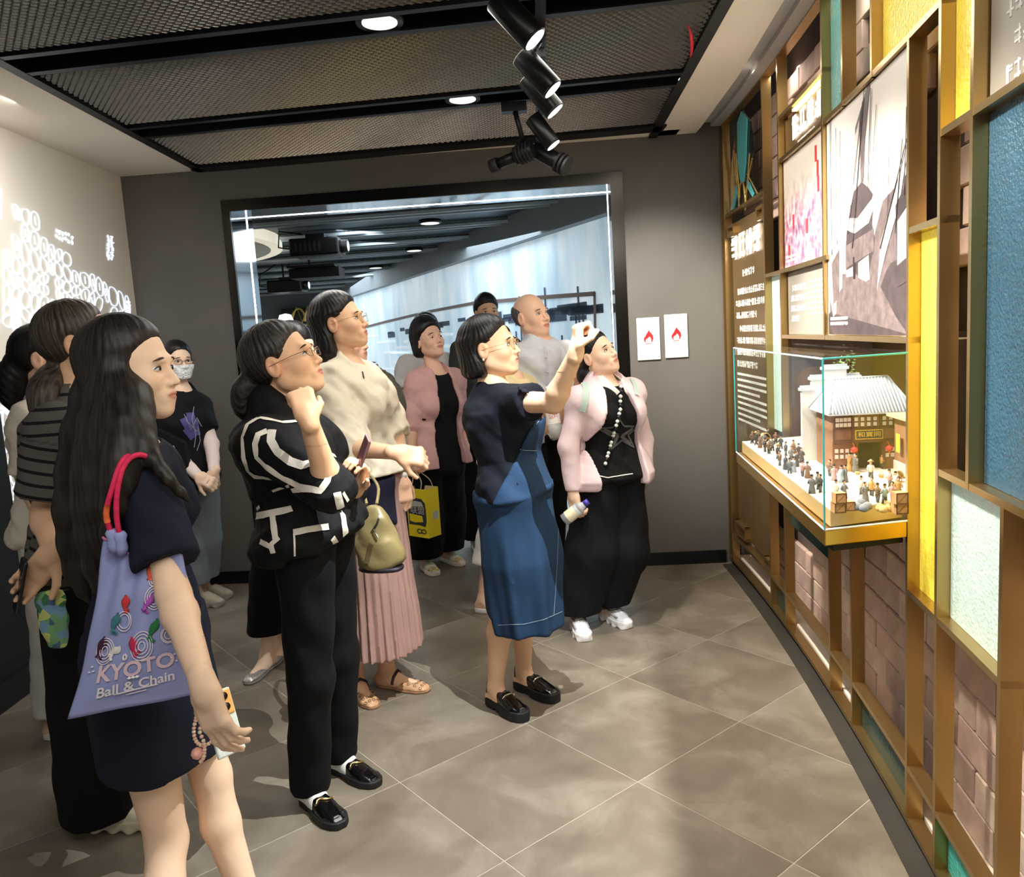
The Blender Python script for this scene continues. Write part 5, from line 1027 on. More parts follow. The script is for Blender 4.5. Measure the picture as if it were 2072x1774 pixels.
    def skirt(s,name,m,z1,z0,r1,r0,cen0=None,pleats=0,amp=.0,h=.0075,ell_=.8,wrk=.004,mid=None,twist=0.):
        A=np.array([*(cen0[:2] if cen0 is not None else s.pel[:2]),z0]); c1=s.pel+(s.neck-s.pel)*((z1-s.pel[2])/(s.neck[2]-s.pel[2])); B=np.array([c1[0],c1[1],z1])
        ts=[0,.5,1.]; aa=[r0,(mid or (r0*.5+r1*.5)),r1]; bb=[r0*(.5+.5*ell_),(mid or (r0*.5+r1*.5))*(.25+.75*ell_),r1*ell_]
        ph0=random.uniform(0,6)
        def mod(ph,t): return 1+amp*np.clip(1.05-t,0,1)*(np.sin(pleats*ph+ph0+twist*t)+.4*np.sin(pleats*1.7*ph+1+ph0)) if pleats else 1+0*ph
        def f(P):
            d=loft(P,A,B,s.l,ts,aa,bb,mod=mod if pleats else None,ek=.006); hp=smax(s.torso(P,.016,0),np.maximum(P[:,2]-z1,z0-P[:,2]),.006)
            for sd in 'LR':
                if hasattr(s,'A'+sd): hp=smin(hp,smax(caps(P,getattr(s,'H'+sd),getattr(s,'K'+sd),.095*s.k,.068*s.k),z0-P[:,2],.006),.03)
            return smin(d,hp,.03)+wr_noise(P*[1,1,.5],16,wrk)
        return s.garment(name,f,[A-[r0,r0,0],A+[r0,r0,0],B],.06+amp*r0,m,h)
    # --- footwear
    def shoes(s,kind,mu,ms,extra=None,h=.0042,sides='LR'):
        for sd in sides:
            A=getattr(s,'A'+sd); t=getattr(s,'T'+sd); y=np.array([-t[1],t[0],0]); o=A*[1,1,0]-t*.045*s.k; k=s.k*.98; ax=np.array([t,y,s.z]); Lf=.245*k
            sh=empty('shoe_root',o); bpy.data.objects.remove(sh)
            def outline(P,g,z0,z1,r=.006):
                q_=(P-o)@ax.T; x=q_[:,0]/Lf; w_=np.interp(x,[-.02,.0,.1,.35,.62,.82,.95,1.02],[.012,.022,.030,.029,.040,.039,.026,.008])*k*1.02+g; off=np.interp(x,[0,.5,1.],[0,.0,.004])*k
                dd=np.maximum(np.abs(q_[:,1]-off)-w_,np.maximum(-q_[:,0]-g*.6,q_[:,0]-Lf-g*.6)); return smax(dd,np.maximum(z0-q_[:,2],q_[:,2]-z1),r),q_,x
            zs={'loafer':.026,'chunky':.042,'sneaker':.030,'flat':.012,'runner':.038}[kind]
            def fs_(P): 
                d,q_,x=outline(P,.006 if kind!='flat' else .002,.0,zs)
                if kind=='runner': d=d+.004*np.sin(x*26)*np.clip((.02-q_[:,2])*80,0,1)
                if kind in('loafer','chunky'): d=smax(d,-rbox(P,o+t*(.095*k)+s.z*.0,ax,(.022,.08,.010),.003),.004)
                return d
            lo,hi=bbox([o-t*.05,o+t*.30,o+y*.07,o-y*.07,o+s.z*.0,o+s.z*.06],.01); so=sdf_obj('shoe_sole',fs_,lo,hi,h*s.res,ms,s.root)
            def fu(P):
                q_=(P-o)@ax.T; x=q_[:,0]/Lf; hz={'loafer':[.086,.082,.068,.068,.061,.047,.035,.027],'chunky':[.110,.104,.088,.086,.078,.064,.052,.042],'sneaker':[.078,.078,.076,.086,.074,.056,.046,.038],'runner':[.088,.086,.088,.098,.084,.064,.054,.046],'flat':[.050,.046,.034,.034,.040,.038,.030,.022]}[kind]
                top_=np.interp(x,[0,.08,.2,.38,.55,.75,.9,1.],hz)*k; w_=np.interp(x,[-.02,.0,.1,.35,.62,.82,.95,1.02],[.012,.022,.030,.029,.040,.039,.026,.008])*k
                zc=zs*.8; zz=np.clip((q_[:,2]-zc)/np.maximum(.01,top_-zc),-.5,1.6); ww=w_*np.sqrt(np.clip(1-.72*np.clip(zz,0,1)**2.6,.05,1)); d=np.maximum(np.abs(q_[:,1])-ww,np.maximum(-q_[:,0]+.004*zz,q_[:,0]-Lf+.02*np.clip(zz,0,1)**2*k)); d=smax(d,np.maximum(zs*.7-q_[:,2],q_[:,2]-top_),.010)
                ox=.075*k; op=ell(P,o+t*ox+s.z*(.112 if kind=='chunky' else .095 if kind in('sneaker','runner') else .086 if kind=='loafer' else .075)*k,np.array([.056 if kind in ('loafer','chunky') else (.052 if kind!='flat' else .085),.029,.034 if kind!='flat' else .046])*k,ax); d=smax(d,-op,.005); return d
            up=sdf_obj('shoe_upper',fu,lo,hi+[0,0,.06],h*s.res,mu,s.root); s.garm['shoe'+sd]=fu
            if extra: extra(s,sd,o,t,y,k,up)
        return s
def trace(f,u,v,y0,n=70):
    """first hit of the pixel ray with field f, starting at depth y0"""
    d=np.array([unit(ray(a,b)) for a,b in zip(np.atleast_1d(u),np.atleast_1d(v))]); t=y0/d[:,1]
    for i in range(n):
        P=CAM+d*t[:,None]; e=f(P); t=t+np.clip(e*.7,-.02,.05)
    return CAM+d*t[:,None],np.abs(e)<.004
def grad(f,P,e=.002):
    g=np.stack([f(P+np.eye(3)[i]*e)-f(P-np.eye(3)[i]*e) for i in range(3)],1); return g/np.maximum(1e-9,np.linalg.norm(g,axis=1))[:,None]
def decal(name,f,pix,width,y0,m,parent,closed=False,off=.0022,step=6.):
    """printed ribbon lying on the surface f along the pixel polyline"""
    pix=list(pix)+([pix[0]] if closed else []); U=[];Vv=[];Wd=[]
    ws=width if hasattr(width,'__len__') else [width]*len(pix)
    for (a,b),(c,d),w0,w1 in zip(pix,pix[1:],ws,ws[1:]):
        n=max(2,int(math.hypot(c-a,d-b)/step)); 
        for i in range(n): U.append(a+(c-a)*i/n); Vv.append(b+(d-b)*i/n); Wd.append(w0+(w1-w0)*i/n)
    U.append(pix[-1][0]); Vv.append(pix[-1][1]); Wd.append(ws[-1]); U=np.array(U); Vv=np.array(Vv); 
    P,ok=trace(f,U,Vv,y0); N=grad(f,P); T=np.gradient(P,axis=0); T/=np.maximum(1e-9,np.linalg.norm(T,axis=1))[:,None]; S=np.cross(N,T); S/=np.maximum(1e-9,np.linalg.norm(S,axis=1))[:,None]; Wd=np.array(Wd)
    rows=[]; K=5
    for j in range(K):
        e=(j/(K-1)-.5); X=P+S*(Wd*e)[:,None]
        for it in range(4): X=X-N*(f(X)-off)[:,None]*.8
        rows.append(X)
    X=np.stack(rows,1); n=len(P); V=X.reshape(-1,3); Q=[(i*K+j,i*K+j+1,(i+1)*K+j+1,(i+1)*K+j) for i in range(n-1) if ok[i] and ok[i+1] and np.linalg.norm(P[i+1]-P[i])<.05 for j in range(K-1)]
    if not Q: return None
    Q=np.array(Q); u_=np.unique(Q); mp=np.zeros(len(V),int); mp[u_]=np.arange(len(u_)); o=np_object(name,V[u_],mp[Q],m,parent); return o
def strap(name,pts,w,th,m,parent,nrm=None):
    P=np.array(pts,float); mb=MB(); 
    T=np.gradient(P,axis=0); T/=np.linalg.norm(T,axis=1)[:,None]; N=np.array([unit(n_) for n_ in nrm]) if nrm is not None else np.tile([0,-1.,0],(len(P),1)); S=np.cross(N,T); S/=np.linalg.norm(S,axis=1)[:,None]
    vs=[]
    for i in range(len(P)): vs+=[P[i]+S[i]*w/2+N[i]*th,P[i]-S[i]*w/2+N[i]*th,P[i]-S[i]*w/2-N[i]*th,P[i]+S[i]*w/2-N[i]*th]
    fs=[(i*4+j,(i+1)*4+j,(i+1)*4+(j+1)%4,i*4+(j+1)%4) for i in range(len(P)-1) for j in range(4)]+[(0,1,2,3),tuple(4*(len(P)-1)+j for j in (3,2,1,0))]
    return mb.add(vs,fs).build(name,m,parent,True)
def spline(pts,n=24):
    P=np.array(pts,float); t=np.arange(len(P)); T=np.linspace(0,len(P)-1,n); out=[]
    for x in T:
        i=min(int(x),len(P)-2); u=x-i; p0,p1,p2,p3=P[max(i-1,0)],P[i],P[i+1],P[min(i+2,len(P)-1)]; out.append(.5*((2*p1)+(-p0+p2)*u+(2*p0-5*p1+4*p2-p3)*u*u+(-p0+3*p1-3*p2+p3)*u**3))
    return np.array(out)
# ------------------------------------------------------------------ speaker in denim pinafore
BLACKH=hair_mat('hair_black',(9,8,8),(30,27,27),.42); 
def person_speaker():
    p=Person('woman in blue denim pinafore dress and loafers raising her fist while explaining',onz(1045,1440),1.60,-14,1.04,(232,186,150))
    Y=3.02; pel=aty(1043,1010,Y); nk=aty(1000,793,Y)
    hd=aty(983,706,Y)
    p.pose(pel,nk,aty(992,703,Y),yaw(-16)+np.array([0,0,.16]),(-.12,0,1),1.0)
    p.SR=aty(1025,812,Y-.12); p.SL=aty(990,800,Y+.15)
    el=p.reach(p.SR,1120,815,.27); wr=p.reach(el,1166,712,.235)
    p.arm('R',el,wr,unit(aty(1170,640,wr[1])-wr),np.array([.85,.15,-.1]),[1.15,1.3,1.35,1.4],.0,1.0,scale=.92)
    p.arm('L',aty(1010,915,Y+.22),aty(1040,1000,Y+.2),hand=False)
    p.leg('R',onz(1005,1428)+np.array([0,0,.085]),onz(1066,1478)-onz(985,1430)); p.leg('L',onz(1062,1395)+np.array([0,0,.085]),onz(1140,1432)-onz(1045,1392))
    p.skin(); p.face(gaze=(1,0,.35)); p.glasses((206,176,120))
    p.hair([(-.3,-.02),(-.045,-.018),(-.02,-.012),(.012,-.004),(.03,.035),(.055,.062),(.075,.078),(.09,.1),(.2,.12)],1.04,BLACKH,bob=(-.105,.098,.082,-.050),ears=True,amp=.0012)
    m_dk=cloth('navy_black_cotton',(17,21,31)); m_den=cloth('denim_blue',(33,58,86),.8,.12,bs=320,bst=.3)
    p.top('tshirt',m_dk,pel[2]-.02,.016,.30,.020,.072,.0,.0,.004,cuff=.010)
    w=pel[2]+.045
    def bib(P):
        d=smin(p.torso(P,.024),p.torso(P,.024),.01); d=d+wr_noise(P,20,.003); d=smax(d,w-.03-P[:,2],.004); d=smax(d,P[:,2]-(pel[2]+.33),.004); d=smax(d,-((P-p.pel)@p.f)-.03+(P[:,2]-w)*.55,.01); return d
    p.garment('bib',bib,[pel,nk],.22,m_den,.007)
    A=aty(1072,1262,Y-.02)
    sk=p.skirt('pinafore_skirt',m_den,w,.385,.168,.145,A,8,.06,ell_=.85,mid=.178)
    m_st=mat('stitch_pale',(150,168,186),.7)
    f=p.garm['pinafore_skirt']; 
    decal('stitching',f,[(1008,1264),(1060,1262),(1100,1253),(1143,1234)],.0022,2.4,m_st,p.root); decal('stitching',f,[(1120,940),(1130,1050),(1126,1150),(1120,1245)],.0018,2.4,m_st,p.root)
    fb=p.garm['bib']; decal('pocket_stitching',fb,[(1052,852),(1082,862),(1094,846)],.0022,2.4,m_st,p.root); decal('waist_stitching',fb,[(1020,906),(1060,910),(1092,912)],.0022,2.4,m_st,p.root)
    strap('waist_band',[p.pel+s_ for s_ in [ (p.f*math.cos(t)*.145+p.l*math.sin(t)*.172+p.z*.05) for t in np.linspace(0,2*math.pi,40)]],.03,.004,m_den,p.root,[p.f*math.cos(t)+p.l*math.sin(t) for t in np.linspace(0,2*math.pi,40)])
    for sd,c in (('R',p.SR),):
        fs=p.garm['tshirt']; P,ok=trace(fs,[1052,1066],[790,792],2.3); 
        strap('shoulder_tab',[P[0]+[0,-.004,.004],P[1]+[0,-.004,.004]],.03,.003,m_dk,p.root,[(0,-.6,.8)]*2); MB().lathe([(.006,0),(.006,.004)],12,P[0]+[0,-.012,.004]).build('button',mat('button_dark',(40,44,52),.3,.4),p.root)
    m_pat=mat('patent_black',(10,10,11),.12,spec=.6,coat=.3); m_sole=mat('rubber_black',(22,23,24),.6); m_met=mat('silver_bit',(214,208,190),.2,1.)
    def bit(s,sd,o,t,y,k,up):
        c=o+t*.135*k; fu=s.garm['shoe'+sd]; pts=[c+y*a*k+s.z*.1 for a in np.linspace(-.03,.03,9)]; X=np.array(pts)
        for i in range(25): X=X-np.array([0,0,1.])*np.clip(fu(X)-.003,-.02,.02)[:,None]*.7
        MB().tube(X,[.0035,.0025,.004,.003,.0045,.003,.004,.0025,.0035],8).build('metal_bit',m_met,s.root,True)
        X2=np.array([c-t*.02+y*a*k+s.z*.1 for a in np.linspace(-.028,.028,9)])
        for i in range(25): X2=X2-np.array([0,0,1.])*np.clip(fu(X2)-.001,-.02,.02)[:,None]*.7
        MB().tube(X2,.003,6).build('tongue_seam',m_pat,s.root,True)
    p.shoes('chunky',m_pat,m_sole,bit)
    e=p.hw((-.012,-.084,-.040)); MB().lathe([(.001,-.005),(.005,0),(.001,.005)],10,e).build('pearl_earring',mat('pearl',(240,232,220),.2),p.root,True)
    return p
SPK=person_speaker()
BROWNH=hair_mat('hair_brown_black',(15,11,10),(52,43,38)); GREYH=hair_mat('hair_greying',(14,13,13),(74,68,64),.45); ASHH=hair_mat('hair_ash_brown',(30,24,20),(96,84,72),.45)
XF_TIED=[(-.4,-.07),(-.06,-.065),(-.035,-.03),(-.01,.0),(.012,.022),(.03,.044),(.055,.064),(.075,.080),(.09,.1),(.3,.12)]
XF_LOOSE=[(-.5,-.012),(-.1,-.006),(-.05,.004),(0,.022),(.03,.044),(.055,.064),(.076,.080),(.09,.1),(.3,.12)]
m_blackcloth=cloth('black_trouser_cloth',(13,13,15)); m_cream=cloth('cream_chiffon',(232,224,206),.75,.05,bs=60,bst=.3); m_pat=MATS['patent_black']; m_sole=MATS['rubber_black']; m_whsole=mat('sole_white',(232,230,226),.6); m_wht2=cloth('white_mesh_shoe',(232,231,232),.7); m_crm=cloth('cream_shoe',(226,220,196),.7)
def wpx(pts,y): return [aty(u,v,yy) for (u,v),yy in zip(pts,y if hasattr(y,'__len__') else [y]*len(pts))]
# ------------------------------------------------------------------ long-haired woman in navy with tote
def person_long_hair():
    Y=1.87; p=Person('woman with very long straight dark hair in a short navy dress',onz(345,2030),1.63,-6,.90,(236,196,166)); p.bust=.8
    pel=aty(304,1330,Y); nk=aty(256,895,Y)
    p.pose(pel,nk,aty(262,748,Y),yaw(-2)+np.array([0,0,.02]),(0,0,1),1.02)
    p.SR=aty(292,960,Y-.13); p.SL=aty(280,935,Y+.17)
    el=p.reach(p.SR,352,1205,.285); wr=p.reach(el,412,1385,.245)
    p.arm('R',el,wr,unit(aty(436,1455,wr[1]-.01)-wr),np.array([.45,.85,-.1]),[.28,.32,.38,.45],.05,.2,scale=.95)
    p.arm('L',aty(330,1180,Y+.22),aty(380,1350,Y+.2),hand=False)
    p.leg('R',onz(355,2075)+[0,0,.08],(1,-.15,0),aty(338,1700,Y-.04)); p.leg('L',onz(520,1915)+[0,0,.08],(1,.0,0),aty(428,1570,Y+.06))
    p.skin(); p.face(gaze=(1,0,.1),browc=(70,52,42))
    ch=[(wpx([(215,745),(178,880),(158,1030),(168,1150),(185,1215)],[1.90,1.93,1.95,1.95,1.93]),[.055,.058,.055,.042,.010]),(wpx([(232,770),(205,900),(192,1040),(195,1190)],[1.82,1.74,1.715,1.72]),[.055,.052,.048,.012]),(wpx([(258,800),(254,890),(238,990),(218,1120)],[1.79,1.71,1.665,1.675]),[.045,.042,.034,.010]),(wpx([(280,800),(290,870),(312,930),(344,972),(384,1015)],[1.81,1.74,1.69,1.675,1.69]),[.030,.022,.014,.010,.004])]
    def ex(P):
        d=None
        for pts,rs in ch: e=chain(P,spline(pts,9),np.interp(np.linspace(0,1,9),np.linspace(0,1,len(rs)),rs),.02); d=e if d is None else smin(d,e,.025)
        return d+.0006*np.sin((P[:,0]*260+P[:,1]*120))
    p.hbox=bbox([x for a,_ in ch for x in a],.06)
    p.hair(XF_LOOSE,1.03,BROWNH,ex,False,(-.13,.092,.086,-.02),.0052,.001)
    m=cloth('navy_jersey',(24,27,44)); p.top('dress_top',m,pel[2]-.05,.010,.40,.014,.07,.0,.0,.004,cuff=.018,h=.008)
    hc=aty(318,1545,Y); p.skirt('dress_skirt',m,pel[2]+.10,.535,.150,.150,hc,5,.03,ell_=.8,mid=.165,h=.008)
    m_sn=cloth('white_sneaker',(236,236,234),.6); p.shoes('sneaker',m_sn,m_whsole)
    return p
LH=person_long_hair()
# lavender tote with rope handles, held against her hip
def tote():
    g=empty('tote_bag',aty(270,1440,1.62),'lavender drawstring tote with koi print hanging from rope handles','bag'); m=cloth('lavender_nylon',(150,158,206),.6,.05,bs=40,bst=.2)
    TL,TR=aty(212,1082,1.66),aty(366,1108,1.64); BL,BR=aty(140,1452,1.60),aty(416,1398,1.62); nx,ny=44,40; th=.035; n=np.array([0,-1.,0])
    V=[];Q=[]
    for side in (1,-1):
        for j in range(ny+1):
            v=j/ny
            for i in range(nx+1):
                u=i/nx; lft=TL+(BL-TL)*v+np.array([-.012,0,0])*math.sin(v*math.pi)*-1; rgt=TR+(BR-TR)*v; p_=lft+(rgt-lft)*u; 
                sag=.0 if v>0 else 0; dip=.035*math.sin(u*math.pi)**2*(1-v)**3
                pu=math.sin(u*math.pi)**.6*math.sin(min(1,v*1.05)*math.pi*.97+.03)**.6; fold=.006*math.sin(u*26+v*3)*max(0,.75-v)*(1-u)**.6*2+.003*math.sin(u*9+v*14)
                V.append(p_+n*side*(th*pu*.6+.004)+n*(fold if side>0 else 0)-np.array([0,0,dip]))
    W=(nx+1)*(ny+1)
    for j in range(ny):
        for i in range(nx):
            a=j*(nx+1)+i; Q.append((a,a+1,a+nx+2,a+nx+1)); Q.append((W+a,W+a+nx+1,W+a+nx+2,W+a+1))
    for j in range(ny): 
        for i in (0,nx): a=j*(nx+1)+i; q_=(a,a+nx+1,W+a+nx+1,W+a); Q.append(q_ if i==0 else q_[::-1])
    for i in range(nx): a=ny*(nx+1)+i; Q.append((a,a+1,W+a+1,W+a))
    V=np.array(V); o=np_object('bag_body',V,np.array(Q),m,g)
    front=V[:W].reshape(ny+1,nx+1,3)
    def at(u,v,off=.0025):
        x,y=min(max(u,0),.999)*nx,min(max(v,0),.999)*ny; i,j=int(x),int(y); a,b=x-i,y-j; p_=front[j,i]*(1-a)*(1-b)+front[j,i+1]*a*(1-b)+front[j+1,i]*(1-a)*b+front[j+1,i+1]*a*b; return p_+n*off
    rim=[at(i/20,.004,.004) for i in range(21)]; MB().tube(rim,.003,6).build('rim_piping',mat('rim_pink',(214,120,170),.6),g,True)
    m_rope=mat('rope_red',(222,40,88),.7,noise=(90,.25)); m_or=mat('rope_orange',(240,112,60),.7,noise=(90,.2)); sh=LH.garm['dress_top']
    for k,pts in enumerate(([(228,1085,1.63),(215,1040,1.62),(228,985,1.62),(246,935,1.64),(272,915,1.68),(300,922,1.72)],[(244,1090,1.63),(236,1045,1.62),(238,990,1.62),(252,940,1.635),(280,920,1.66),(315,932,1.70)])):
        P=spline([aty(*q_) for q_ in pts],30); MB().tube(P,.0058,8).build('rope_handle',m_rope,g,True)
        if k==0: MB().tube(P[4:9],.0064,8).build('rope_whipping',m_or,g,True)
        c=P[0]; MB().lathe([(.010,-.03),(.013,-.015),(.011,.0),(.014,.012),(.009,.02)],14,c+np.array([0,0,-.004])).build('gathered_loop',m,g,True)
    m_p=mat('bag_print_white',(232,226,232),.7); m_pk=mat('bag_print_pink',(226,200,210),.7)
    def ringp(u,v,r,mm,w=.0022): 
        c=at(u,v); MB().tube([at(u+r*math.cos(t),v+r*.92*math.sin(t),.003) for t in np.linspace(0,2*math.pi,29)[:-1]],w*.5,5,True).build('print_ring',mm,g)
    for u,v,rs in ((.20,.63,(.03,.05,.07,.085)),(.55,.61,(.03,.055,.08,.10)),(.66,.30,(.05,.07,.09)),(.66,.17,(.03,.05)),(.79,.56,(.03,.05,.06)),(.90,.60,(.015,.03)),(.80,.42,(.03,.05)),(.40,.67,(.012,.02)),(.36,.45,(.05,.07))):
        for r in rs: ringp(u,v,r,m_p)
    def fish(u,v,L,ang,col):
        mm=mat('koi_%d_%d_%d'%col,col,.6); pts=[]; ca,sa=math.cos(ang),math.sin(ang); mid=[]
        for t in np.linspace(-1,1,9): x=t*L; y=.25*L*math.sin(t*2.2); mid.append(at(u+x*ca-y*sa,v+x*sa+y*ca,.0035))
        MB().tube(mid,[.0015,.004,.0075,.009,.0085,.007,.005,.003,.005],8,False,(n,.12)).build('koi_print',mm,g,True)
        for s_ in (-1,1): e=at(u+L*1.3*math.cos(ang+.35*s_),v+L*1.3*math.sin(ang+.35*s_),.0035); MB().tube([mid[-1],e],[.003,.005],6,False,(n,.12)).build('koi_tail',mm,g,True)
    for a in ((.62,.10,.05,1.4,(226,90,60)),(.60,.32,.06,2.0,(170,80,180)),(.66,.50,.07,1.9,(40,120,70)),(.84,.46,.07,2.1,(24,24,28)),(.47,.60,.06,.9,(190,40,80)),(.16,.60,.06,1.7,(70,30,60)),(.28,.45,.06,1.7,(60,120,130)),(.30,.63,.05,2.4,(226,224,220)),(.36,.33,.05,1.2,(200,50,50)),(.76,.38,.04,.6,(120,90,130))): fish(*a)
    bd=unit(front[ny,nx]-front[ny,0]); bu=unit(np.cross(n,bd)); bu=-bu if bu[2]<0 else bu
    def tx(body,u,v,size,mm,sx=1.):
        me=text_mesh(body,size,.0004,.0012 if body=='KYOTO' else .0006); me.materials.clear(); me.materials.append(mm); co=np.empty(len(me.vertices)*3,np.float32); me.vertices.foreach_get('co',co); co=co.reshape(-1,3); wv=np.linalg.norm(front[ny,nx]-front[ny,0])*.82; hv=np.linalg.norm(front[ny,nx//2]-front[0,nx//2]); ang=-.05
        new=[]
        for x,y,z in co: 
            x*=sx; new.append(at(u+x/wv,v-(y)/hv-x/wv*.06,.003+z*.3))
        me.vertices.foreach_set('co',np.array(new,np.float32).ravel()); me.update(); oo=bpy.data.objects.new('bag_lettering',me); COL.objects.link(oo); oo.parent=g; oo.matrix_parent_inverse=g.matrix_world.inverted()
    tx('KYOTO',.49,.750,.042,m_pk,1.05); tx('Ball & Chain',.50,.858,.027,m_p,1.1); 
    for k in range(3): p_=at(.45+.03*k,.805,.003); MB().lathe([(.001,-.003),(.005,0),(.001,.003)],8,p_).build('print_dot',m_p,g)
    strap('print_underline',[at(.33+.34*t,.900-.02*t,.003) for t in np.linspace(0,1,8)],.003,.0004,m_p,g); strap('print_underline',[at(.42+.16*t,.915-.01*t,.003) for t in np.linspace(0,1,6)],.002,.0004,m_p,g)
    for u,v in ((.10,.72),(.12,.745),(.085,.75),(.79,.72),(.82,.70),(.85,.73),(.83,.745)): MB().lathe([(.0005,-.002),(.003,0),(.0005,.002)],6,at(u,v,.003)).build('print_dot',m_p,g)
    return g
tote()
# phone with orange camera plate and bead strap in her hand
def phone_beads():
    c=aty(452,1462,1.70); g=empty('phone',c,'pale glitter phone with orange camera plate hanging in a hand','phone'); ax=unit(aty(466,1497,1.70)-aty(446,1425,1.72)); n=unit(np.array([.75,-.62,.1])); y=unit(np.cross(ax,n)); n=np.cross(y,ax)
    MB().obox(c,ax,y,n,.072,.034,.005).build('phone_case',mat('phone_glitter',(222,232,222),.25,noise=(80,.15)),g,False,.004); MB().obox(c-ax*.042+n*.006,ax,y,n,.028,.031,.003).build('camera_plate',mat('phone_orange',(246,180,100),.4),g,False,.003)
    for a,b in ((-.056,-.012),(-.032,-.012),(-.044,.012)): p_=c+ax*a+y*b+n*.009; MB().cyl(p_-n*.002,p_+n*.003,.009,n=16).build('camera_lens',mat('lens_dark',(22,20,24),.15),g,True)
    b=empty('bead_strap',aty(412,1490,1.68),'pink and cream bead phone strap with round charm','strap'); mA=mat('bead_pink',(246,196,176),.3); mB=mat('bead_cream',(244,224,186),.3)
    lp=spline([aty(u,v,1.675) for u,v in ((397,1452),(392,1475),(396,1498),(410,1508),(428,1500),(438,1480),(436,1462),(420,1456))],24); l2=spline([aty(u,v,1.67) for u,v in ((412,1460),(404,1478),(412,1500),(414,1515),(412,1532),(406,1540))],14)
    for i,p_ in enumerate(list(lp)+list(l2)): MB().lathe([(.0008,-.0045),(.0036,-.003),(.0048,0),(.0036,.003),(.0008,.0045)],8,p_).build('bead',mA if (i*7)%5<3 else mB,b,True)
    cpos=aty(399,1524,1.67); MB().lathe([(.002,-.014),(.011,-.008),(.014,0),(.011,.008),(.002,.014)],16,cpos).build('charm',mat('charm_pink',(240,176,160),.35,noise=(30,.1)),b,True)
phone_beads()
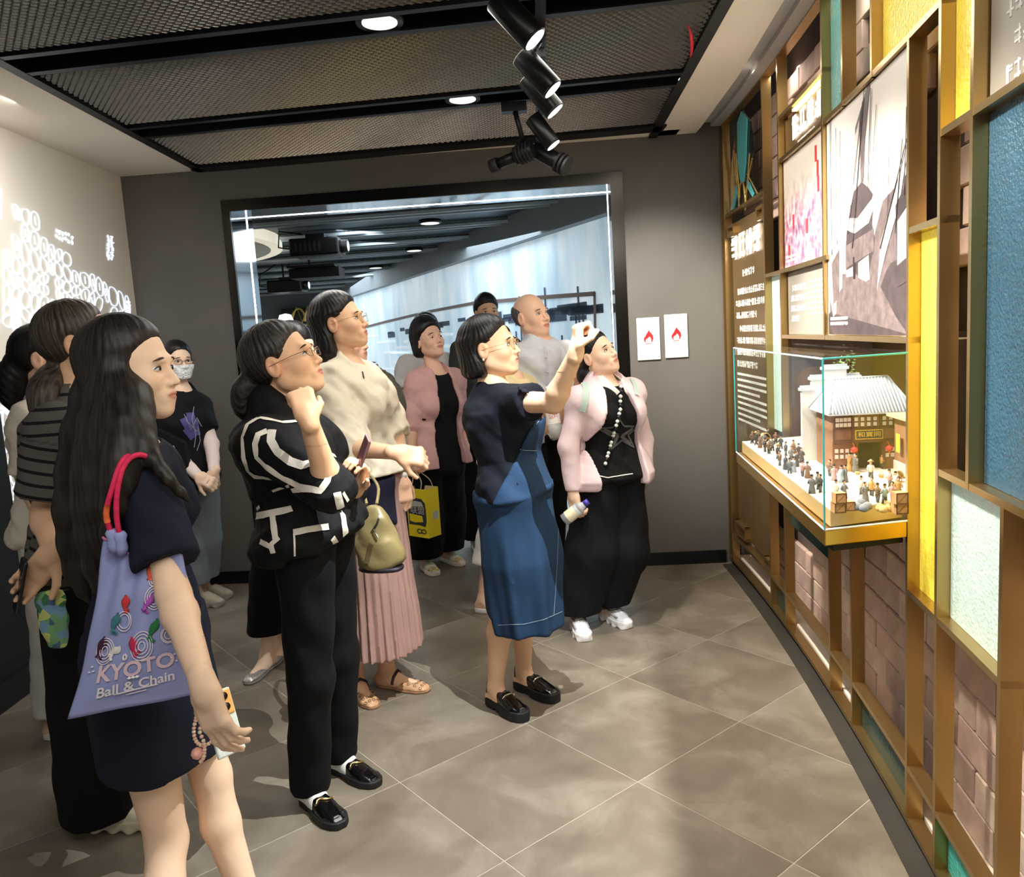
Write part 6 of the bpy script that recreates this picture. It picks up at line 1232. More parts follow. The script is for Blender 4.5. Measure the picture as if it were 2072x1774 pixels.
# ------------------------------------------------------------------ ponytailed visitor in striped tee
def person_striped():
    Y=2.40; p=Person('person with ash brown ponytail in grey striped tee and black trousers',onz(190,1670),1.66,14,1.08,(226,176,140))
    pel=aty(178,1160,Y); nk=aty(146,815,Y); p.pose(pel,nk,aty(163,694,Y),yaw(16)+np.array([0,0,.16]),(0,0,1),1.03)
    p.SR=aty(118,870,Y-.15); p.SL=aty(175,860,Y+.17); el=p.reach(p.SR,92,1035,.28,False); wr=p.reach(el,104,1108,.24)
    el=aty(92,1040,Y-.17); wr=aty(108,1118,Y-.32+.02)
    p.arm('R',el,wr,unit(aty(66,1165,wr[1])-wr),np.array([.3,-.9,.0]),[.5,.55,.6,.65],.02,.3); p.arm('L',aty(215,1030,Y+.22),aty(230,1150,Y+.1),hand=False)
    p.leg('R',onz(205,1672)+[0,0,.085],(1,-.05,0)); p.leg('L',onz(215,1610)+[0,0,.085],(1,.25,0)); p.skin(); p.face()
    pt=wpx([(128,742),(104,765),(88,800),(98,850),(118,895)],[2.40,2.36,2.32,2.30,2.31]); ex=lambda P: chain(P,spline(pt,9),[.020,.030,.036,.040,.040,.036,.030,.02,.008],.02)+.0014*np.sin(P[:,0]*240+P[:,2]*30); p.hbox=bbox(pt,.05)
    p.hair(XF_TIED,1.02,ASHH,ex,True,None,.0046); MB().tube([aty(122,745,2.385)+np.array([.020*math.cos(t),.012*math.sin(t),.018*math.cos(t)]) for t in np.linspace(0,6.28,13)[:-1]],.007,8,True).build('hair_tie',mat('hair_tie_brown',(120,66,40),.7),p.root,True)
    m=stripe_mat('striped_jersey',(92,89,84),(26,25,26),.034,.26)
    def at(V):
        S,E=p.SR,p.EL if False else p.ER; t=(V-S)@unit(E-S); dist=np.linalg.norm(V-S-np.clip(t,0,.3)[:,None]*unit(E-S),axis=1); arm=(dist<.10)&(t>.03)&(((V-p.pel)@p.l)<-.13); return {'st':np.where(arm,t+.5,V[:,2])}
    p.top('striped_tee',m,aty(150,1178,Y)[2],.020,.46,.032,.066,.01,.01,.004,cuff=.016,attr=at)
    p.trousers('trousers',m_blackcloth,pel[2]+.08,.05,.02,.05,.02)
    p.shoes('runner',m_crm,mat('sole_cream',(214,204,176),.6)); 
    g=empty('phone',aty(68,1150,2.02),'black phone held low by the striped tee visitor','phone'); c=wr+unit(aty(66,1165,wr[1])-wr)*.10+np.array([-.01,-.03,-.01]); ax=unit(np.array([-.25,-.1,-1])); n=unit(np.array([-.75,-.6,.2])); y=unit(np.cross(ax,n)); n=np.cross(y,ax); MB().obox(c,ax,y,n,.073,.036,.005).build('phone_body',mat('phone_black',(24,24,26),.25),g,False,.005); MB().obox(c-ax*.045+n*.005,ax,y,n,.016,.016,.002).build('camera_bump',mat('phone_black2',(14,14,15),.15),g,False,.002)
    b=empty('floral_pouch',aty(115,1250,2.2),'small green and blue floral pouch hanging from a chain','bag'); yb=wr[1]+.02
    P=[aty(u,v,yb) for u,v in ((94,1105),(98,1130),(96,1160),(94,1184))]; mb=MB(); Ps=spline(P,26)
    for i in range(25): mb.tube([Ps[i]+np.array([.0025*math.cos(t)*(i%2),.0025*math.cos(t)*(1-i%2),.0035*math.sin(t)]) for t in np.linspace(0,6.28,7)[:-1]],.0008,4,True)
    o=mb.build('chain',mat('chain_bronze',(130,100,60),.3,.8),b); o['kind']='stuff'
    fm=bpy.data.materials.new('floral_cloth'); fm.use_nodes=True; nt=fm.node_tree; bs=nt.nodes['Principled BSDF']; tc=nt.nodes.new('ShaderNodeTexCoord'); vn=nt.nodes.new('ShaderNodeTexVoronoi'); vn.inputs['Scale'].default_value=42; nt.links.new(tc.outputs['Object'],vn.inputs[0]); c_=nt.nodes.new('ShaderNodeValToRGB'); el_=c_.color_ramp.elements; el_[0].color=(*lin((60,120,80)),1); el_[1].color=(*lin((210,220,190)),1)
    for q_,w_ in ((.3,(120,170,120)),(.5,(120,160,190)),(.7,(80,110,140)),(.85,(200,210,120))): e_=el_.new(q_); e_.color=(*lin(w_),1)
    c_.color_ramp.interpolation='CONSTANT'; sp_=nt.nodes.new('ShaderNodeSeparateColor'); nt.links.new(vn.outputs['Color'],sp_.inputs[0]); nt.links.new(sp_.outputs[0],c_.inputs[0]); nt.links.new(c_.outputs[0],bs.inputs['Base Color']); bs.inputs['Roughness'].default_value=.7
    T,B=aty(98,1192,yb),aty(118,1312,yb); f=lambda P: loft(P,B,T,(1,0,0),[0,.3,.8,1],[.030,.036,.040,.028],[.014,.022,.020,.008],ek=.012)+wr_noise(P,40,.002); sdf_obj('pouch_body',f,*bbox([T,B],.06),.005,fm,b); MB().tube([T+np.array([.03*math.cos(t),.008*math.sin(t),.004]) for t in np.linspace(0,6.28,17)[:-1]],.004,6,True).build('clasp',mat('clasp_dark',(44,38,30),.3,.7),b,True)
    return p
person_striped()
# ------------------------------------------------------------------ cream top, high ponytail at the side wall
def person_cream_back():
    Y=2.98; p=Person('woman with black high ponytail and cream top behind the striped tee',onz(110,1460),1.60,10,1.,(226,180,150),res=1.3)
    pel=aty(118,1085,Y); nk=aty(98,820,Y); p.pose(pel,nk,aty(93,724,Y),yaw(12)+np.array([0,0,.05]),(0,0,1),1.0)
    p.SR=aty(66,850,Y-.12); p.SL=aty(112,850,Y+.15); p.arm('R',aty(62,975,Y-.12),aty(85,1060,Y-.18),hand=False); p.arm('L',aty(130,960,Y+.15),aty(150,1040,Y+.1),hand=False)
    p.leg('R',onz(118,1490)+[0,0,.08],(1,.1,0)); p.leg('L',onz(135,1440)+[0,0,.08],(1,.3,0)); p.skin()
    pt=wpx([(55,715),(38,735),(28,770),(30,805),(48,832)],[3.0,2.97,2.96,2.96,2.97]); ex=lambda P: chain(P,spline(pt,9),[.02,.035,.046,.052,.052,.048,.042,.03,.012],.02)+.002*np.sin(P[:,2]*160+P[:,0]*200); p.hbox=bbox(pt,.07)
    p.hair(XF_TIED,1.03,BLACKH,ex,True,None,.006); MB().tube([aty(58,712,2.99)+np.array([.012*math.cos(t),.01,.02*math.sin(t)]) for t in np.linspace(0,6.28,13)[:-1]],.006,8,True).build('hair_tie',mat('hair_tie_cream',(206,196,170),.6),p.root,True)
    p.top('blouse',m_cream,pel[2]-.10,.02,.5,.03,.066,.0,.02,.006); p.trousers('trousers',cloth('white_cotton_trousers',(222,220,210)),pel[2]+.05,.12,.016,.03); p.shoes('sneaker',m_wht2,m_whsole)
person_cream_back()
# ------------------------------------------------------------------ masked woman
def person_mask():
    Y=4.68; p=Person('woman in white face mask, black printed tee and pale pink arm sleeves',onz(405,1220),1.63,-45,.92,(232,194,168),res=1.25)
    pel=aty(383,985,Y); nk=aty(366,792,Y); p.pose(pel,nk,aty(360,731,Y),yaw(-48)+np.array([0,0,.02]),(0,0,1),.98)
    p.SR=aty(336,830,Y-.06); p.SL=aty(402,822,Y+.08); el=aty(350,912,Y-.12); wr=aty(400,962,Y-.24); p.arm('R',el,wr,unit(np.array([.7,.0,-.45])),np.array([.2,.6,-.6]),.8,.02,.4); el=aty(428,900,Y); wr=aty(434,955,Y-.16); p.arm('L',el,wr,unit(np.array([-.5,-.1,-.7])),np.array([-.1,.8,.3]),.8,.02,.4)
    p.leg('R',onz(400,1222)+[0,0,.08],(.9,-.4,0)); p.leg('L',onz(415,1208)+[0,0,.08],(.95,-.3,0)); p.skin(); p.face(); p.glasses((96,50,56),.7,.3,.0016)
    p.hair([(-.3,-.05),(-.09,-.03),(-.05,-.0),(-.02,.012),(.02,.030),(.04,.06),(.06,.072),(.078,.085),(.09,.1),(.3,.12)],1.02,BLACKH,None,False,(-.085,.086,.075,-.035),.0055)
    f=lambda P: smax(smax(np.abs(head_sdf(p.hq(P))*p.hs-.006)-.0022,-(p.hq(P)[:,0]-.045)*.9,.003),np.maximum(p.hq(P)[:,2]+.022,-.112-p.hq(P)[:,2])*.9,.004); sdf_obj('face_mask',f,p.hc-.14,p.hc+.14,.0045,cloth('mask_white',(238,239,240),.8),p.root)
    for sd in (-1,1): MB().tube([p.hw((.05,sd*.06,-.035)),p.hw((.02,sd*.08,-.015)),p.hw((-.015,sd*.088,-.01))],.0012,5).build('mask_loop',MATS['mask_white'],p.root)
    mb=cloth('black_tee_cotton',(19,19,22)); p.top('printed_tee',mb,pel[2]-.06,.02,.34,.022,.066,.0,.01,.004,cuff=.01)
    ms=cloth('pale_pink_sleeve',(226,206,202))
    for sd in 'RL':
        S,E,W=getattr(p,'S'+sd),getattr(p,'E'+sd),getattr(p,'W'+sd); f=lambda P,S=S,E=E,W=W: smin(caps(P,S+(E-S)*.55,E,.046,.043),caps(P,E,W-unit(W-E)*.01,.043,.032),.02)+wr_noise(P,40,.0016); p.garment('arm_sleeve',f,[S,E,W],.06,ms,.007)
    p.trousers('jeans',cloth('grey_denim',(120,128,136),.8,.12,bs=260),pel[2]+.06,.14,.014,.035,.01); p.shoes('runner',cloth('silver_shoe',(176,166,146),.4),mat('sole_grey',(150,146,134),.6))
    ft=p.garm['printed_tee']; mp1=mat('print_violet',(82,80,140),.7); mp2=mat('print_grey',(150,156,176),.7)
    for a,b,w in (((372,845),(385,870),.05),((384,835),(390,870),.05),((376,865),(392,885),.05),((395,850),(400,880),.03)): decal('flower_print',ft,[a,b],w,4.2,mp1,p.root,off=.003)
    for pl in ([(372,838),(386,868),(398,845),(408,862)],[(392,822),(388,850),(396,880),(392,905)],[(400,862),(405,890),(398,912)],[(376,850),(398,872)]): decal('line_print',ft,pl,.004,4.2,mp2,p.root,off=.004)
    # black tote with white lettering on her arm
    t=empty('black_tote',aty(352,960,4.3),'black tote with white capital lettering hanging beside pink arm sleeves','bag'); mt=cloth('tote_black',(15,15,17)); yb=4.44
    C=[aty(u,v,yb) for u,v in ((318,868),(372,895),(392,1000),(384,1020),(330,985))]; b_=np.array([0,.05,0]); n=len(C); MB().add(C+[c+b_ for c in C],[tuple(range(n)),tuple(range(n,2*n))[::-1]]+[(i,n+i,n+(i+1)%n,(i+1)%n) for i in range(n)]).build('tote_body',mt,t,False,.006)
    MB().tube([aty(325,872,yb+.02),p.ER+[-.03,-.05,.02],p.ER+[0,0,.055],p.ER+[.03,-.05,.02],aty(366,892,yb+.02)],.006,6).build('tote_handle',mt,t,True)
    ax=unit(aty(346,905,yb)-aty(320,908,yb)+np.array([0,0,.006])); up=np.array([0,0,1.]); nn=np.array([0,-1.,0])
    for body,u,v,sz in (('DEFRA',338,908,.036),('TH',340,921,.036),('AM-',356,932,.034),('M-',362,968,.030)): put_text('tote_lettering',body,sz,frame_m(aty(u,v,yb)+nn*.004,ax,up,nn),MATS['notice_white'],t,.0006)
person_mask()
# ------------------------------------------------------------------ woman in bold black and white blouse
def person_blouse():
    Y=2.47; p=Person('woman in black blouse with bold white lines resting her hand on her chin',onz(660,1640),1.60,-8,1.05,(232,180,142))
    pel=aty(640,1085,Y); nk=aty(556,838,Y); p.pose(pel,nk,aty(574,733,Y),yaw(-6)+np.array([0,0,.34]),(-.3,0,1),1.04)
    p.SR=aty(540,893,Y-.15); p.SL=aty(585,880,Y+.17)
    el=p.reach(p.SR,668,985,.275); wr=p.reach(el,624,848,.235); p.arm('R',el,wr,unit(aty(600,775,wr[1]+.05)-wr),np.array([-.35,.75,.2]),[.9,1.0,1.05,1.1],.02,.6,scale=.95)
    el=aty(700,985,Y+.18); wr=aty(722,985,Y-.03); p.arm('L',el,wr,unit(np.array([.25,-.35,.75])),np.array([-.2,-.8,.4]),[.7,.7,.7,.7],.02,.4,scale=.95)
    p.leg('R',onz(632,1628)+[0,0,.085],onz(690,1664)-onz(620,1605)); p.leg('L',onz(690,1560)+[0,0,.085],onz(742,1590)-onz(680,1562)); p.skin(); p.face(gaze=(1,0,.5)); p.glasses((150,110,84),.62,.6)
    pt=wpx([(512,770),(494,790),(488,815),(494,845)],[2.47,2.46,2.46,2.46]); ex=lambda P: chain(P,spline(pt,7),[.03,.034,.034,.03,.026,.02,.008],.02); p.hbox=bbox(pt,.05)
    p.hair(XF_TIED,1.05,GREYH,ex,True,None,.0044)
    m=cloth('blouse_black',(15,15,17),.75); mw=cloth('blouse_white_line',(228,222,208),.75)
    p.top('blouse',m,aty(620,1118,Y)[2],.030,.58,.030,.074,-.004,.035,.006,cuff=.012,h=.0078); f=p.garm['blouse']
    Z=lambda L: [(460+x/2.956,560+y/2.957) for x,y in L]
    for L,w in (([(150,862),(200,845),(260,855),(330,872),(415,866)],22),([(185,845),(120,885),(92,960),(98,1080),(125,1160),(165,1192),(262,1204)],26),([(240,922),(185,945),(168,1000),(178,1080),(230,1135),(340,1205),(440,1255),(555,1280),(598,1220),(612,1165)],34),([(268,915),(262,980),(300,1045),(378,1105),(450,1128),(530,1108),(575,1082)],46),([(140,1440),(260,1415),(385,1388)],40),([(272,1420),(280,1500),(290,1560),(300,1580)],38),([(200,1582),(255,1612),(312,1560)],30),([(262,1600),(276,1650)],36),([(395,1530),(500,1510),(606,1493)],36),([(399,1535),(404,1665)],10),([(655,1290),(688,1420),(704,1520),(708,1600)],42),([(625,1560),(680,1630),(760,1608),(835,1582)],34),([(132,1392),(165,1405),(200,1372)],18),([(272,1280),(320,1262),(375,1248)],16),([(390,1278),(470,1272),(560,1278)],26),([(690,1290),(720,1340)],18),([(590,1050),(640,1075)],26),([(790,1545),(820,1585)],20)):
        decal('white_line',f,Z(L),w/2.956/640.,1.9,mw,p.root,off=.0028)
    cf=lambda P: smax(np.abs(caps(P,p.neck-p.z*.03,p.neck+p.z*.035-p.f*.01,.088,.066))-.0065,-(P[:,2]-p.neck[2]+.02-((P-p.neck)@p.f)*-.6),.004); p.garment('collar',cf,[p.neck],.13,m,.006)
    p.trousers('trousers',m_blackcloth,pel[2]+.06,.05,.010,.004,.004,hemw=.066)
    m_met=MATS['silver_bit']
    def bit(s,sd,o,t,y,k,up):
        c=o+t*.14*k; fu=s.garm['shoe'+sd]; X=np.array([c+y*a*k+s.z*.1+t*.008*math.sin(a*100) for a in np.linspace(-.032,.032,11)])
        for i in range(25): X=X-np.array([0,0,1.])*np.clip(fu(X)-.003,-.02,.02)[:,None]*.7
        MB().tube(X,[.004,.0028,.004,.0028,.0045,.0055,.0045,.0028,.004,.0028,.004],8).build('gold_bit',mat('gold_bit',(232,206,140),.2,1.),s.root,True)
        A=getattr(s,'A'+sd); fk=lambda P: smax(smax(s.foot(P,sd,.003),P[:,2]-.115,.004),((P-o)@t)-.12*k,.004); sdf_obj('sock',lambda P: smin(fk(P),smax(caps(P,A,A-s.z*.03,.036,.036),P[:,2]-.115,.004),.01),*bbox([o,o+t*.16,A+s.z*.04],.06),.006,cloth('sock_white',(228,224,220)),s.root)
    p.shoes('loafer',m_pat,m_sole,bit)
    c=wr+unit(np.array([.25,-.35,.75]))*.085+np.array([.005,-.025,.02]); g=empty('phone',c,'slim phone held upright beside the bold line blouse','phone'); ax=unit(np.array([.42,-.1,.9])); n=unit(np.array([-.86,-.35,.35])); y=unit(np.cross(ax,n)); n=np.cross(y,ax); MB().obox(c,ax,y,n,.075,.036,.0045).build('phone_body',mat('phone_rose',(150,108,112),.3,.4),g,False,.004); MB().obox(c-n*.0046,ax,y,n,.071,.033,.0005).build('screen',mat('screen_dark',(30,30,36),.12),g)
    return p
BL=person_blouse()
def handbag():
    Y=2.78; g=empty('handbag',aty(775,1160,Y),'olive bronze leather bucket handbag with front zip','bag'); m=mat('olive_leather',(142,128,86),.38,.15,noise=(9,.1),bump=(70,.25,.003)); T,B=aty(752,1020,Y),aty(772,1150,Y); u=unit(np.array([1,-.2,0]))
    f=lambda P: loft(P,B,T,u,[0,.12,.45,.8,1.],[.078,.088,.085,.055,.030],[.045,.05,.05,.036,.014],pw=2.6,ek=.02)+wr_noise(P,24,.0035); sdf_obj('bag_body',f,*bbox([T,B],.12),.006,m,g)
    f2=lambda P: loft(P,B-[0,0,.006],B+[0,0,.012],u,[0,1],[.082,.084],[.048,.05],pw=2.6,ek=.004); sdf_obj('base_panel',f2,*bbox([B],.12),.006,mat('leather_dark',(30,26,36),.5),g)
    decal('zip',f,[(752,1077),(763,1060),(770,1040)],.008,2.2,mat('zip_silver',(206,204,198),.25,1.),g,off=.003); P,_=trace(f,[757,766],[1070,1087],2.2); MB().tube([P[0]+[0,-.008,0],P[1]+[0,-.010,0]],.003,6).build('zip_puller',MATS['zip_silver'],g,True)
    MB().tube(spline([aty(742,1020,Y),aty(735,985,Y+.06),aty(745,960,Y+.12),aty(765,985,Y+.08),aty(762,1020,Y)],20),.006,8).build('handle',m,g,True)
    decal('side_strap',f,[(752,1100),(742,1140)],.018,2.2,mat('strap_olive',(96,84,56),.5),g,off=.003)
handbag()
# ------------------------------------------------------------------ tall woman in cream blouse
def person_tall():
    Y=3.30; p=Person('tall woman in cream blouse with gold glasses and pleated mauve skirt',onz(765,1412),1.73,-10,.96,(226,176,142))
    pel=aty(752,985,Y); nk=aty(703,742,Y); p.pose(pel,nk,aty(688,652,Y),yaw(-8)+np.array([0,0,.20]),(-.16,0,1),1.02)
    p.SR=aty(668,778,Y-.12); p.SL=aty(738,768,Y+.17); el=p.reach(p.SR,704,905,.29); wr=p.reach(el,803,916,.25,True)
    p.arm('R',el,wr,unit(aty(842,922,wr[1]+.02)-wr),np.array([.1,.75,-.5]),[.8,.85,.9,.95],.02,.5); el=aty(800,885,Y+.1); wr=aty(812,968,Y+.0); p.arm('L',el,wr,unit(aty(824,1045,Y-.02)-wr),np.array([-.6,.6,0]),[.5,.5,.55,.6],.02,.3)
    p.leg('R',onz(722,1400)+[0,0,.08],onz(752,1424)-onz(712,1385)); p.leg('L',onz(785,1388)+[0,0,.08],onz(862,1398)-onz(770,1385)); p.skin(); p.face(gaze=(1,0,.4)); p.glasses((204,160,84),.9)
    p.hair([(-.4,-.03),(-.06,-.025),(-.03,-.016),(.0,-.008),(.015,.01),(.03,.044),(.055,.066),(.075,.082),(.09,.1),(.3,.12)],1.05,BLACKH,None,True,(-.150,.094,.070,-.055),.0044,.0012)
    mc=cloth('cream_blouse',(226,216,194),.7,.06,bs=30,bst=.35); p.top('blouse',mc,aty(750,952,Y)[2],.026,.60,.042,.066,-.004,.02,.008,h=.0078); f=p.garm['blouse']
    decal('placket_slit',f,[(733,752),(736,766)],.006,2.9,mat('slit_dark',(70,58,44),.8),p.root)
    MB().tube([p.neck+p.z*.012+p.f*(.072*math.cos(t)+.012)+p.l*.066*math.sin(t)-p.z*(.028*math.cos(t)) for t in np.linspace(0,6.28,41)[:-1]],.0042,6,True).build('bead_necklace',mat('necklace_pearl',(230,214,186),.3),p.root,True)
    mm=cloth('mauve_pleat',(166,132,122),.55,.08,bs=120); p.skirt('pleated_skirt',mm,pel[2]+.05,.22,.155,.185,aty(778,1330,Y),30,.045,.0065,.8,.002,.172)
    fs=p.garm['pleated_skirt']; nav=lambda P: smax(smax(fs(P)-.008,.78-P[:,2],.004),((P-p.pel)@unit(p.f*.8+p.l*.6))-.06,.004); p.garment('navy_overskirt',nav,[pel],.26,cloth('navy_linen',(34,34,52)),.0075)
    W=p.WL; d=unit(np.array(p.WL)-np.array(p.EL)); u=unit(np.cross(d,(0,1,0))); v=np.cross(d,u); MB().tube([W-d*.02+(u*math.cos(t)+v*math.sin(t))*.030 for t in np.linspace(0,6.28,25)[:-1]],.0055,6,True).build('watch_strap',mat('watch_steel',(186,176,156),.25,.9),p.root,True); n=unit(np.array([.5,-.85,0])); c=W-d*.02+n*.032; MB().cyl(c-n*.003,c+n*.005,.014,n=20).build('watch_face',mat('watch_dial',(226,222,210),.2),p.root,True)
    mt=mat('tan_leather_pattern',(196,152,112),.5,noise=(60,.28,2),bump=(60,.3)); ds=mat('strap_plum',(52,34,38),.6)
    def stp(s,sd,o,t,y,k,up):
        c=o+t*.09*k; MB().tube([c+y*.034*k+s.z*.03,c+y*.026*k+s.z*.062+t*.006,c+s.z*.082+t*.012,c-y*.026*k+s.z*.062+t*.006,c-y*.034*k+s.z*.03],.007,6).build('shoe_strap',ds,s.root,True)
        fu=s.garm['shoe'+sd]
        for a in (.135,.165,.195,.22):
            for b in (-.026,-.009,.009,.026):
                X=np.array([o+t*a*k+y*b*k+s.z*.08])
                for i in range(25): X=X-np.array([0,0,1.])*np.clip(fu(X)-.0006,-.02,.02)[:,None]*.7
                N=grad(fu,X)[0]; e=unit(np.cross(N,t)); g_=np.cross(e,N); MB().tube([X[0]+e*.006*math.cos(q_)+g_*.006*math.sin(q_) for q_ in np.linspace(0,6.28,9)[:-1]],.0011,4,True).build('punched_ring',ds,s.root)
    p.shoes('flat',mt,mat('sole_tan',(150,112,80),.6),stp)
person_tall()
# ------------------------------------------------------------------ woman in open pink shirt with paper bag
def person_pink_shirt():
    Y=5.02; p=Person('woman in open pink shirt over black top carrying a yellow paper bag',onz(885,1155),1.60,-50,1.04,(226,176,150),res=1.2)
    pel=aty(885,960,Y); nk=aty(878,752,Y); p.pose(pel,nk,aty(868,688,Y),yaw(-52)+np.array([0,0,.26]),(-.1,0,1),1.06)
    p.SR=aty(842,772,Y-.08); p.SL=aty(920,768,Y+.10); el=aty(834,862,Y-.12); wr=aty(832,925,Y-.18); p.arm('R',el,wr,unit(np.array([.12,-.1,-1])),np.array([.6,.6,0]),[.9,.9,1.,1.],.0,.6); p.arm('L',aty(935,860,Y+.12),aty(945,930,Y+.05),hand=False)
    p.leg('R',onz(862,1152)+[0,0,.08],onz(885,1166)-onz(848,1140)); p.leg('L',onz(905,1135)+[0,0,.08],onz(945,1148)-onz(890,1128)); p.skin(); p.face(gaze=(1,0,-.2),lid=.3)
    p.hair([(-.3,-.05),(-.09,-.03),(-.05,-.012),(-.02,.0),(.02,.020),(.04,.055),(.06,.070),(.078,.085),(.09,.1),(.3,.12)],1.09,BLACKH,None,False,(-.085,.094,.075,-.045),.0055,.002,top=.016)
    mb=cloth('black_rib_top',(17,17,19)); p.top('black_top',mb,pel[2]-.05,.008,.0,.006,.078,.018,.0,.003); mp=cloth('pink_linen',(206,160,156),.8,.08,bs=90,bst=.4)
    op=lambda P: np.maximum(np.abs((P-p.neck)@p.l-.02)-(.035+.10*np.clip((p.neck[2]-P[:,2])*1.1,0,.6)),-((P-p.neck)@p.f)+.0)*-1.
    p.top('pink_shirt',mp,aty(880,940,Y)[2],.026,.62,.018,.07,.0,.03,.004,open_=lambda P: np.minimum((.055+.09*np.clip((p.neck[2]-P[:,2])*1.2,0,.6))-np.abs((P-p.neck)@p.l-.0),((P-p.neck)@p.f)-.0),cuff=.008)
    for sd in (-1,1): strap('collar_flap',[p.neck+p.l*sd*.055+p.f*.0+p.z*.03,p.neck+p.l*sd*.075+p.f*.06-p.z*.02,p.neck+p.l*sd*.07+p.f*.095-p.z*.075],.045,.003,mp,p.root,[unit(p.f+p.l*sd*.5+p.z*.3)]*3)
    strap('bag_strap',[aty(850,758,Y-.13),aty(858,800,Y-.16),aty(858,850,Y-.16)],.022,.003,mat('strap_black',(20,20,22),.7),p.root)
    p.trousers('trousers',cloth('black_denim',(15,15,18)),pel[2]+.06,.10,.018,.055,.02); my=mat('sneaker_yellow',(226,178,40),.6)
    def toe(s,sd,o,t,y,k,up):
        fu=s.garm['shoe'+sd]; f=lambda P: smax(np.abs(fu(P)-.0015)-.002,-((P-o)@t)+.19*k,.003); sdf_obj('toe_cap',lambda P: smax(f(P),.032-P[:,2],.003),*bbox([o+t*.15,o+t*.27],.06),.006,my,s.root)
        lc=MB()
        for a in (.10,.122,.144,.166):
            X=np.array([o+t*(a+.006*(i%2))*k+y*b*k+s.z*.09 for i,b in enumerate((-.018,-.006,.006,.018))])
            for i in range(25): X=X-np.array([0,0,1.])*np.clip(fu(X)-.002,-.02,.02)[:,None]*.7
            lc.tube(X,.0022,5)
        o2=lc.build('laces',mat('lace_white',(240,236,220),.7),s.root); o2['kind']='stuff'
    p.shoes('sneaker',m_crm,mat('sole_pinkwhite',(232,216,204),.6),toe)
    # paper bag
    yb=4.82; g=empty('paper_bag',aty(858,1085,yb),'bright yellow printed paper carrier bag with twisted handles','bag'); c=aty(857,1034,yb); az=np.array([0,0,1.]); ax=unit(np.array([.78,-.62,0])); ay=np.array([-ax[1],ax[0],0]); my2=mat('paper_yellow',(240,214,20),.5,noise=(8,.05)); mk=mat('print_charcoal',(52,50,60),.6); mgy=mat('print_lightgrey',(186,186,176),.6)
    w,dp,h=.085,.055,.152; P=lambda a,b,z: c+ax*a*w+ay*b*dp+az*z*h
    MB().add([P(-1,-1,-1),P(1,-1,-1),P(1,1,-1),P(-1,1,-1),P(-1,-1,1),P(1,-1,1),P(1,1,1),P(-1,1,1)],[(0,3,2,1),(0,1,5,4),(1,2,6,5),(2,3,7,6),(3,0,4,7)]).build('bag_panel',my2,g); MB().add([P(-.97,-.95,-.9),P(.97,-.95,-.9),P(.97,.95,-.9),P(-.97,.95,-.9),P(-.97,-.95,1),P(.97,-.95,1),P(.97,.95,1),P(-.97,.95,1)],[(0,1,2,3),(4,5,1,0),(5,6,2,1),(6,7,3,2),(7,4,0,3)]).build('bag_lining',mat('paper_kraft',(222,196,160),.7),g)
    for b in (-1,1): MB().tube(spline([P(-.5,b,.95),P(-.45,b*.6,1.35),aty(833,945,wr[1]-.01),P(.35,b*.6,1.35),P(.5,b,.95)],18),.003,6).build('paper_handle',MATS['paper_kraft'],g,True)
    def fr_(nm,m,poly,off=-1.012): MB().add([P(a,off,b) for a,b in poly],[tuple(range(len(poly)))]).build(nm,m,g)
    fr_('print_arch',mk,[(-.9,.15),(-.75,.5),(-.2,.62),(.5,.6),(.85,.42),(.9,.1),(.9,-.3),(.75,-.55),(.2,-.5),(-.9,-.5)]); fr_('print_window',mgy,[(-.7,.42),(-.2,.5),(.5,.47),(.68,.3),(-.7,.25)],-1.02); fr_('print_panel',MATS['paper_yellow'],[(-.8,-.05),(.5,-.1),(.55,-.35),(-.3,-.4),(-.8,-.35)],-1.02)
    put_text('bag_lettering','联盟',.052,frame_m(P(.05,-1.03,.10),ax,az,-ay),mgy,g,.0005,1.2)
    for cx_ in (.12,.55): MB().tube([P(cx_+.24*math.cos(t),-1.02,-.74+.09*math.sin(t)) for t in np.linspace(.3,6.58,9)[:-1]],.0035,5,True).build('print_ring',mk,g)
    MB().add([P(1.012,-.1,.05),P(1.012,.7,.05),P(1.012,.7,-.28),P(1.012,-.1,-.28)],[(0,1,2,3)]).build('side_label',mgy,g)
person_pink_shirt()
